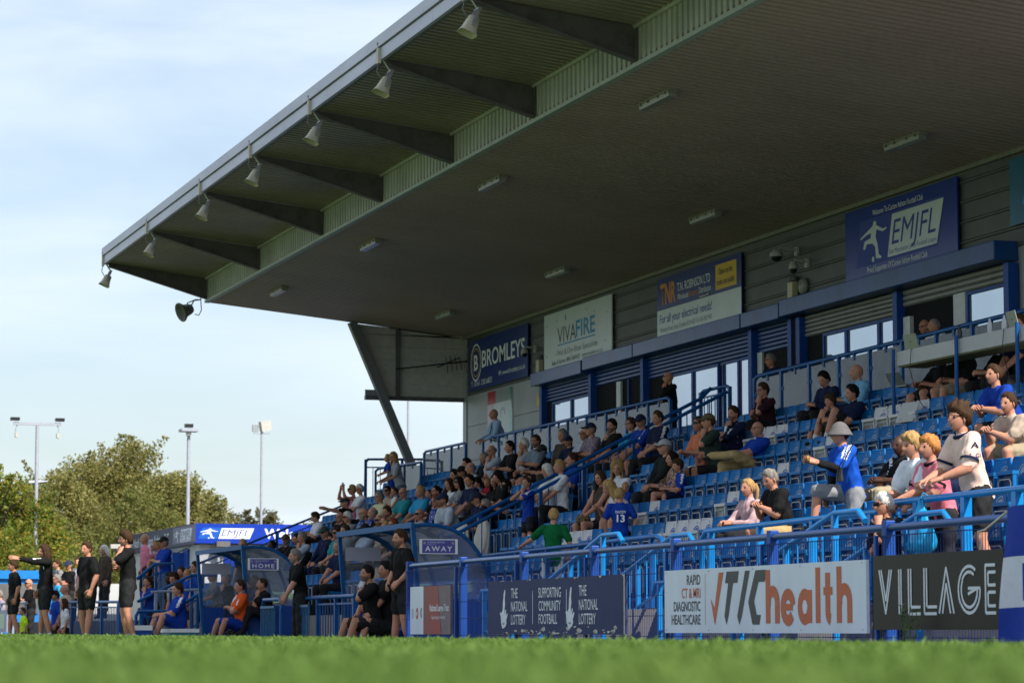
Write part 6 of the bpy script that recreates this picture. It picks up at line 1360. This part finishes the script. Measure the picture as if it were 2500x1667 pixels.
    eli = np.array([i + base for f in extra.f for i in f], np.int32); elt = np.array([len(f) for f in extra.f], np.int32); els = np.concatenate([[0], np.cumsum(elt)[:-1]]).astype(np.int32) + off
    m = bpy.data.meshes.new('body'); m.vertices.add(len(allv)); m.vertices.foreach_set('co', allv.astype(np.float32).ravel())
    m.loops.add(len(li) + len(eli)); m.loops.foreach_set('vertex_index', np.concatenate([li, eli]).astype(np.int32))
    m.polygons.add(nf + len(elt)); m.polygons.foreach_set('loop_start', np.concatenate([ls, els]).astype(np.int32))
    m.polygons.foreach_set('material_index', np.concatenate([lab, np.array(extra.m, np.int32)])); m.polygons.foreach_set('use_smooth', np.ones(nf + len(elt), bool))
    m.update(calc_edges=True)
    sk = skin_mat(L_['sk']); lipc = tuple(a*b for a, b in zip(SKINS[L_['sk']], (.78, .5, .5)))
    acc = cloth('k'); wht = cloth('k') if 'stripek' in ex else cloth('w')
    bcol = L_['hc'] if not beard or beard[0] == 'B' else beard[0].split(':')[1]
    shoe = SHOEW if rng.random() < .4 else SHOE
    for mm in (sk, cloth(L_['top']), (mat('cloth_black_shorts', (.02, .02, .022), .8, var=.15, scale=6, bump=.35, bscale=14, spec=.1) if L_['bot'] == 'k' else cloth(L_['bot'])), shoe, cloth('w'), beard_mat(bcol, L_['sk']) if beard else hair_mat(L_['hc']), mat('lip_' + L_['sk'], lipc, .4, var=0), EYE, acc, wht): m.materials.append(mm)
    pb = link('person', m); pb.location = (L_['x'], L_['y'], L_['fl']); pb.rotation_euler = (0, 0, math.pi + R(L_['turn']*(.45 if abs(L_['turn']) < 100 else 1))); pb.scale = (L_['k'],)*3
    tag(pb, L_['label'], 'person')
    def child(name, q, ms):
        q.v = [tuple(HM @ Vector(v)) for v in q.v]; return q.build(name, ms, pb)
    hp = hair_parts(L_['hs'], rng)
    caps = [e for e in ex if e[:2] in ('C:', 'F:', 'H:')]
    if hp: 
        if caps: hp.v = [(v[0]*.97, v[1]*.97, v[2] if v[2] < .03 else .03 + (v[2] - .03)*.8) for v in hp.v]
        child('hair', hp, hair_mat(L_['hc']))
    for c in caps: child({'C': 'cap', 'F': 'flat_cap', 'H': 'bucket_hat'}[c[0]], cap_parts(c[0]), mat('hat_' + c[2:], TOPS.get(c[2:], (.11, .105, .11)), .8, var=.15, bump=.2, bscale=30))
    for e in ex:
        if e == 'G' or e == 'Gn': child('glasses', glasses_parts('G'), FRAME)
        if e == 'S' or e.startswith('S:'): child('sunglasses', glasses_parts('S'), ORLENS if ':' in e else DARKLENS)
        if e.startswith('scarf:'):
            q = MB(); q.smooth = True; nk = P0 + s*tl
            q.tube([nk + Vector((.09*math.cos(a), .085*math.sin(a), .0)) for a in np.linspace(0, 6.283, 14)], .028, 8)
            for sd in (1, -1): q.loft([[nk + Vector((.10 + .02*i, sd*.05 + w_, -.02 - .085*i)) for w_ in (-.045, .045)] + [nk + Vector((.085 + .02*i, sd*.05 + w_, -.02 - .085*i)) for w_ in (.045, -.045)] for i in range(5)])
            q.build('scarf', mat('scarf_' + e[6:], TOPS[e[6:]], .9, c2=(.6, .62, .7), scale=28, ramp=(.55, .62)), pb)
        if e == 'tie':
            q = MB(); nk = P0 + s*tl; q.loft([[nk + Vector((.075 + .06*t_, -w_, -.03 - .38*t_)), nk + Vector((.075 + .06*t_, w_, -.03 - .38*t_)), nk + Vector((.068 + .06*t_, w_, -.03 - .38*t_)), nk + Vector((.068 + .06*t_, -w_, -.03 - .38*t_))] for t_, w_ in ((0, .02), (.15, .018), (.9, .035), (1, .005))]); q.build('tie', cloth('n'), pb)
        if e in ('collar', 'collark'):
            cm = cloth('n') if e == 'collar' else cloth('k')
            q = MB(); q.smooth = True; nk = P0 + s*tl; q.tube([nk + Vector((.075*math.cos(a) - .01, .075*math.sin(a), .015 - .03*math.cos(a))) for a in np.linspace(0, 6.283, 16)], .018, 8); q.build('collar', cm, pb)
            for sd in (1, -1):
                o_, e_, w_, c_ = L_['A'][sd]; q = MB(); a = o_.lerp(e_, .66); b = o_.lerp(e_, .75); q.tube([a, b], .088, 14, cap=False); q.build('sleeve_cuff', cm, pb)
        if e == 'lanyard':
            q = MB(); nk = P0 + s*tl; q.box((.145, .0, .98), (.15, .08, 1.04)); q.build('pass_card', WHITE, pb)
    bpy.data.objects.remove(L_['o'])
    L_['obj'] = pb
    return L_
_prep = [prepare(p) for p in PEOPLE]
_dg = bpy.context.evaluated_depsgraph_get(); _dg.update()
FIG = {}
for L_ in _prep:
    me0 = L_['o'].data; finish(L_, _dg); FIG[L_['label']] = L_; bpy.data.meshes.remove(me0)
def hand_of(key, sd=1, ahead=.09):
    for lb, L_ in FIG.items():
        if lb.startswith(key):
            o_, e_, w_, c = L_['A'][sd]; d = (w_ - e_).normalized(); M = Matrix.Translation((L_['x'], L_['y'], L_['fl'])) @ Euler((0, 0, math.pi + R(L_['turn']*(.45 if abs(L_['turn']) < 100 else 1)))).to_matrix().to_4x4() @ Matrix.Scale(L_['k'], 4)
            return M @ (w_ + d*ahead), M
# ================================================================ seats in their rows
def in_frame(x, y, z):
    dx, dy, dz = x, y, z - CAM_H
    f = dx*math.sin(YAW) + dy*math.cos(YAW); r = dx*math.cos(YAW) - dy*math.sin(YAW)
    zz = f*math.cos(PITCH) + dz*math.sin(PITCH); return zz > 1 and abs(6800*r/zz) < 1275
OCC = {}
for p in PEOPLE:
    if p[3] == 1: OCC.setdefault(p[4], []).append(p[1])
WHITES = [(1, 36.33), (1, 35.88), (1, 35.47), (1, 35.08), (1, 40.79), (1, 40.39), (1, 39.96), (2, 39.31), (2, 41.25), (2, 36.22), (3, 36.04), (4, 41.04), (5, 40.22), (5, 39.85), (5, 39.41), (5, 35.86), (5, 35.42), (5, 34.98), (5, 34.54), (5, 36.17), (4, 36.04), (3, 39.4), (2, 40.95)]
cells = []
for i in range(7):
    y = 22.4
    while y < 65.6:
        if not (43.62 < y < 45.25) and not (i == 1 and 45.0 < y < 48.4) and in_frame(row_x(i), y, row_z(i) + .7): cells.append((i, y))
        y += SP
def occupied(i, y): return any(abs(y - q) < .25 for q in OCC.get(i, []))
def iswhite(i, y): return any(r == i and abs(y - q) < .22 for r, q in WHITES)
cells.sort(key=lambda c: c[1]*math.cos(YAW) + row_x(c[0])*math.sin(YAW))
single = [c for c in cells if not occupied(*c)][:300]; rest = [c for c in cells if c not in set(single)]
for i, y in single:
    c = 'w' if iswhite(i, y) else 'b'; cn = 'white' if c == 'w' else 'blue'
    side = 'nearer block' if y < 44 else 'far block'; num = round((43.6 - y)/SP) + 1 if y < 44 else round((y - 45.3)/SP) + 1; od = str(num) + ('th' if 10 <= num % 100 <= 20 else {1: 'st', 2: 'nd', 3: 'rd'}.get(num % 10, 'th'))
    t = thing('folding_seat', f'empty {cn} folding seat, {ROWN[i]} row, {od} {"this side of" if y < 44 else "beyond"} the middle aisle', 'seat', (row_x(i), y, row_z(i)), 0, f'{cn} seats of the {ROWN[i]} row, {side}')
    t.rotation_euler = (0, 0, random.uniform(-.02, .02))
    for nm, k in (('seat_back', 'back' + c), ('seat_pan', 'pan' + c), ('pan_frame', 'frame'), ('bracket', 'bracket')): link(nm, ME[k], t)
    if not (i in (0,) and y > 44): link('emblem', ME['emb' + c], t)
vs = []; 
for i, y in rest:
    oc = occupied(i, y); vs.append((i, y, oc))
far = MB()
for i, y, oc in vs:
    off = Vector((row_x(i), y, row_z(i)))
    for q in ((_b, _dn, _br) if oc else (_b, _u, _br)): far.add([Vector(v) + off for v in q.v], q.f)
if vs:
    o = far.build('folding_seat', SEATB); struct(o, 'stuff'); o['label'] = 'remaining blue folding seats, most of them under spectators'; o['category'] = 'seat'
# ---- white covered chairs in the front rows behind the AWAY dugout
COV = mat('white_chair_cover', (.50, .47, .44), .9, c2=(.40, .36, .32), scale=3, bump=.5, bscale=8)
for k, y in enumerate((48.0, 46.75, 45.5)):
    b = MB(); b.smooth = True; n = 40; rings = []; rk = random.Random(k)
    p1, p2 = rk.uniform(0, 6), rk.uniform(0, 6)
    for z, w, d, ox in ((.0, .36, .34, -.06), (.2, .345, .325, -.06), (.42, .33, .30, -.05), (.52, .325, .20, .04), (.7, .32, .13, .10), (.9, .30, .10, .13), (1.04, .25, .08, .15), (1.13, .17, .06, .16), (1.18, .07, .03, .16)):
        fa = .045*(1 - z/1.25)
        rings.append([(d*math.cos(a) + ox + fa*math.sin(11*a + p1 + z), (w + fa*.8*math.sin(9*a + p2 + z*2))*math.sin(a), z + .012*math.sin(5*a + p1)) for a in np.linspace(0, 6.283, n, endpoint=False)])
    b.loft(rings); o = b.build('covered_chair', COV); o.location = (14.05, y, .892); o.rotation_euler = (0, 0, random.uniform(-.15, .15))
    tag(o, f'chair under a creased white cloth cover behind the aisle rails, {["farthest", "middle one", "nearest"][k]} of three', 'chair', 'covered chairs behind the aisle rails')
# yellow step edges in the aisle
YST = mat('yellow_step_edge', (.5, .33, .02), .7, var=.3, scale=8)
for i in range(1, 8):
    x = row_x(i) - .58; MB().box((x - .004, 43.7, row_z(i) - .06), (x + .06, 45.0, row_z(i) + .004)).build('step_edge', YST, gs)
    MB().box((x - .004, 20.9, row_z(i) - .06), (x + .06, 22.1, row_z(i) + .004)).build('step_edge', YST, gs)
    MB().box((x - .36, 43.7, row_z(i-1)), (x - .004, 45.0, row_z(i-1) + .205)).build('aisle_half_step', CONC, gs)
# ================================================================ press desk
t = thing('press_desk', 'long pale press desk on thin blue legs above the back row', 'desk')
DESK = mat('desk_laminate', (.42, .41, .41), .5, var=.05); DESKU = mat('desk_underside', (.17, .16, .07), .7)
MB().box((17.1, 27.5, 3.88), (17.55, 35.35, 4.08)).build('desk_top', DESK, t); MB().box((17.12, 27.52, 3.86), (17.53, 35.33, 3.878)).build('desk_base', DESKU, t)
for y in (35.38, 33.45, 31.75, 30.1): MB().tube([(17.06, y, 2.55), (17.06, y, 4.12)], .028, 8).build('leg', BLUE, t)
LAP = mat('laptop_aluminium', (.32, .32, .31), .35, metal=.5, var=.05)
def laptop(x, y, z, rz, label, op=105):
    t = thing('laptop', label, 'laptop', (x, y, z), rz)
    MB().box((-.11, -.15, 0), (.11, .15, .015)).build('base', LAP, t)
    b = MB(); a = R(op); b.bar((.11, 0, .012), (.11 - .21*math.cos(a)*-1*-1, 0, .012 + .21*math.sin(a)), .30, .008, up=(1, 0, 0)); 
    # lid opens towards the pitch side
    b = MB(); dx, dz_ = -.21*math.cos(R(180 - op)), .21*math.sin(a); b.add([(-.11, -.15, .012), (-.11, .15, .012), (-.11 + dx, .15, .012 + dz_), (-.11 + dx, -.15, .012 + dz_), (-.118, -.15, .012), (-.118, .15, .012), (-.118 + dx, .15, .012 + dz_), (-.118 + dx, -.15, .012 + dz_)], [(0,1,2,3),(7,6,5,4),(0,4,5,1),(1,5,6,2),(2,6,7,3),(3,7,4,0)]); b.build('lid', LAP, t)
    f_ = MB(); f_.lathe([(0, 0), (.014, 0)], 10, Matrix.Translation((-.1205 + dx*.5, 0, .012 + dz_*.5)) @ Euler((0, R(-90) + R(op - 90), 0)).to_matrix().to_4x4()); f_.build('lid_mark', BLACKP, t)
laptop(17.3, 35.05, 4.085, R(10), 'open laptop at far end of the press desk'); laptop(17.3, 32.05, 4.085, R(-5), 'open laptop in the middle of the press desk'); laptop(17.35, 35.62, 3.62, R(15), 'open laptop on a reporter\'s knees below the desk', 125)
def bottle(x, y, z, label, dark=False):
    b = MB(); b.smooth = True; b.lathe([(.03, 0), (.034, .01), (.034, .13), (.026, .16), (.013, .19), (.013, .21), (0, .212)], 12, Matrix.Translation((x, y, z)), cap=True)
    tag(b.build('bottle', mat('dark_flask' if dark else 'clear_bottle', (.03, .03, .035) if dark else (.45, .47, .5), .2, var=.05)), label, 'bottle')
bottle(17.25, 33.72, 4.082, 'dark flask on the press desk', True); bottle(17.25, 32.85, 4.082, 'clear water bottle on press desk, left of two'); bottle(17.25, 32.45, 4.082, 'clear water bottle on press desk, right of two')
for y0, lab in ((34.9, 'left'), (32.2, 'right')):
    tag(MB().tube([(17.2, y0, 4.09), (17.08, y0 - .05, 4.07), (17.05, y0 - .06, 3.8), (17.08, y0 - .2, 3.4), (17.2, y0 - .4, 3.1)], .006, 5).build('cable', BLACKP), f'thin black cable hanging from the press desk, {lab} one', 'cable')
o = MB().box((-.0, -.2, 0), (.012, .2, .3)).build('paper_bundle', mat('newsprint', (.45, .45, .46), .8, c2=(.1, .1, .1), scale=14, ramp=(.62, .68))); o.location = (16.9, 34.75, 3.05); o.rotation_euler = (0, R(25), R(10)); tag(o, 'printed papers propped on a seat under the press desk', 'papers')
# ================================================================ small things people hold or left
def at_hand(key, sd, mb_, name, m, label, cat, ahead=.09, rot=(0, 0, 0)):
    r = hand_of(key, sd, ahead)
    if not r: return
    o = mb_.build(name, m); o.location = r[0]; o.rotation_euler = rot; tag(o, label, cat); return o
at_hand('woman in pink vest', 1, MB().box((-.006, -.08, -.02), (.006, .06, .06)), 'phone', BLACKP, 'phone held up by the woman in the pink vest', 'phone', .1)
for key, lab in (('dark-haired man in black polo', 'phone in the hands of the man in black polo'), ('bearded man in glasses and blue grey', 'phone in the hands of the bearded man in blue grey'), ('man in black shirt and sand', 'phone in the hands of the man in sand shorts')):
    at_hand(key, 1, MB().box((-.05, -.035, -.005), (.09, .035, .005)), 'phone', BLACKP, lab, 'phone', .08, (0, R(-25), 0))
at_hand('man in navy cap and plum', 1, MB().box((-.09, -.13, -.006), (.12, .13, .006)), 'tablet', BLACKP, 'tablet held by the man in the plum checked shirt', 'tablet', .08, (0, R(-20), 0))
r = hand_of('man in grey bucket hat', 1, .13)
t = thing('beer_cup', 'clear plastic cup of beer held by the man in the bucket hat', 'cup', r[0] + Vector((0, -.03, -.05)))
b = MB(); b.smooth = True; b.lathe([(.033, 0), (.046, .15), (.045, .15), (.032, .005)], 16); b.build('cup_wall', clear_mat('cup_plastic', (.85, .85, .85), .2), t)
b = MB(); b.smooth = True; b.lathe([(0, .006), (.032, .006), (.040, .09), (0, .09)], 16); b.build('beer', mat('beer', (.35, .16, .05), .2, var=.1), t)
r = hand_of('girl in blue kit', 1, .1)
b = MB(); b.smooth = True; b.lathe([(.032, 0), (.032, .1), (.026, .115), (0, .118)], 14, cap=True); o = b.build('drink_can', mat('can_cyan', (.05, .3, .45), .3, metal=.3)); o.location = r[0] + Vector((0, 0, -.04)); tag(o, 'light blue drink can held by the girl in kit', 'can')
# binoculars on a strap on the bucket hat man
t = thing('binoculars', 'black binoculars hanging on the man in the bucket hat', 'binoculars', (13.8, 30.1, 2.02))
for s in (-.035, .035): b = MB(); b.smooth = True; b.lathe([(.02, .07), (.022, .0), (.03, -.03), (.033, -.07)], 12, Matrix.Translation((0, s, 0)), cap=True); b.build('barrel', BLACKP, t)
MB().tube([(0, -.03, .07), (.08, -.05, .25), (.18, -.05, .42)], .008, 5).build('strap', BLACKP, t)
# leopard bag, carrier bag, clothes on seats
b = MB(); b.smooth = True; b.loft([[(.12*k*math.cos(a), .14*k*math.sin(a), z*.6 + .02*math.sin(5*a)) for a in np.linspace(0, 6.283, 16, endpoint=False)] for z, k in ((0, .5), (.02, .85), (.12, 1), (.2, .8), (.25, .35))]); o = b.build('handbag', mat('leopard_print', (.02, .014, .01), .8, c2=(.19, .13, .06), scale=38, ramp=(.45, .55))); o.location = (14.42, 41.0, 1.84); tag(o, 'leopard print bag on the long-haired woman\'s lap', 'bag')
t = thing('carrier_bag', 'light blue plastic carrier bag hanging on the front railing', 'bag', (12.36, 25.05, 1.5)); t.scale = (1.15, 1.25, 1.0)
PL = mat('blue_plastic_film', (.01, .27, .55), .22, var=.25, scale=6, bump=.8, bscale=9)
b = MB(); b.smooth = True; n = 20; rr2 = random.Random(2); rings = []
for z, w, d in ((0, .015, .012), (-.1, .05, .03), (-.2, .10, .055), (-.32, .155, .085), (-.43, .185, .105), (-.5, .18, .10), (-.545, .13, .07), (-.55, .03, .02)):
    rings.append([((d + .012*math.sin(5*a + z*20))*math.cos(a) + rr2.uniform(-.004, .004), (w + .012*math.sin(7*a))*math.sin(a), z + rr2.uniform(-.004, .004)) for a in np.linspace(0, 6.283, n, endpoint=False)])
b.loft(rings); b.build('bag_body', PL, t); MB().tube([(.0, .02, -.02), (.03, .01, .06), (.06, 0, .03)], .008, 6).build('bag_handle', PL, t)
b = MB(); b.smooth = True; b.loft([[(.12*math.cos(a) - .05*i, .22*math.sin(a)*(1 - .1*i), .83 - .11*i + .03*math.sin(3*a)) for a in np.linspace(0, 6.283, 14, endpoint=False)] for i in range(5)]); o = b.build('folded_coat', mat('tan_coat', (.36, .24, .17), .9, var=.2, bump=.4, bscale=15)); o.location = (13.35, 48.9, .48); tag(o, 'tan coat draped over a front seat behind the AWAY dugout', 'coat')
# DADDY 13 shirt print
for lb, L_ in FIG.items():
    if 'DADDY' in lb:
        o_ = L_['obj']; f = Face((-.128, .0, 1.05), (0, -1, 0), parent=o_); f.n = Vector((-1, 0, 0))
        f.text('DADDY', 0, .22, .045, .20, WHITE, 'C', bold=.02, n=.02, name='shirt_lettering'); f.text('13', 0, .06, .13, .15, WHITE, 'C', bold=.03, n=.02, name='shirt_number')
    if 'standing at the AWAY dugout' in lb:
        f = Face((-.135, -.02, 1.28), (0, -1, 0), parent=L_['obj']); f.n = Vector((-1, 0, 0)); f.rect(-.11, 0, .11, .05, ORANGE, name='shirt_print', n=.02)
    if lb.startswith('tall curly'):
        o_, e_, w_, c_ = L_['A'][1]; m_ = o_.lerp(e_, .45)
        f = Face(m_ + Vector((0, .078, -.05)), (-1, 0, 0), parent=L_['obj']); f.text('DIGI', 0, 0, .035, .11, cloth('n'), 'C', bold=.02, n=.006, name='shirt_lettering'); f.poly([(-.04, .09), (0, .15), (.04, .09), (.02, .09), (0, .12), (-.02, .09)], cloth('n'), name='shirt_emblem', n=.006)
    if lb.startswith('bald dark-skinned man in black shirt'):
        c_ = L_['P0'] + L_['s']*.36; f = Face(c_ + Vector((.135, 0, 0)), (0, 1, 0), parent=L_['obj']); f.poly([(-.03, 0), (.03, 0), (.045, .04), (.015, .03), (0, .06), (-.015, .03), (-.045, .04)], WHITE, name='shirt_emblem', n=.02); f.rect(-.035, -.03, .035, -.014, WHITE, name='shirt_lettering', n=.02)
    if lb.startswith('fair-haired youth in white'):
        c_ = L_['P0'] + L_['s']*.25; f = Face(c_ + Vector((.13, .06, 0)), (.35, .94, 0), parent=L_['obj']); f.text('BUD', 0, 0, .07, .17, cloth('n'), 'C', bold=.03, n=.03, name='shirt_lettering')
# ice box, cool boxes
t = thing('ice_box', 'teal and white cool box the blue player sits on', 'cool box', (10.05, 51.0, -.1)); MB().box((-.25, -.45, 0), (.25, .45, .26)).build('tub', mat('cool_teal', (.02, .2, .28), .5), t); MB().box((-.27, -.47, .262), (.27, .47, .33)).build('lid', WHITE, t)
t = thing('cool_box', 'blue cool box with white lid behind the nearest coach', 'cool box', (9.2, 50.6, -.05)); MB().box((-.2, -.3, 0), (.2, .3, .25)).build('tub', NAVY, t); MB().box((-.21, -.31, .252), (.21, .31, .34)).build('lid', WHITE, t)
# weed growing at the foot of the black board
t = thing('weed', 'small green weed growing in front of the VILLAGE board', 'plant', (10.1, 20.75, -.12)); LEAF = mat('weed_leaf', (.06, .12, .02), .6, var=.3, scale=20)
rw = random.Random(4); st = MB(); lf = MB()
for k in range(6):
    p = Vector((rw.uniform(-.03, .03), rw.uniform(-.06, .06), 0)); pts = [p.copy()]; d = Vector((rw.uniform(-.15, .1), rw.uniform(-.35, .35), 1))
    for s in range(7): p = p + d*rw.uniform(.05, .09) + Vector((rw.uniform(-.015, .015), rw.uniform(-.02, .02), 0)); pts.append(p.copy())
    st.tube(pts, .004, 5)
    for q in pts[2:]:
        for _ in range(4):
            a = rw.uniform(0, 6.28); u = Vector((math.cos(a), math.sin(a), rw.uniform(.1, .6)))*rw.uniform(.02, .045); w = Vector((-u.y, u.x, 0))*.3; lf.add([q, q + u*.5 + w, q + u, q + u*.5 - w], [(0,1,2,3)])
st.build('stem', LEAF, t); struct(lf.build('leaf', LEAF, t, fix=False), 'stuff')
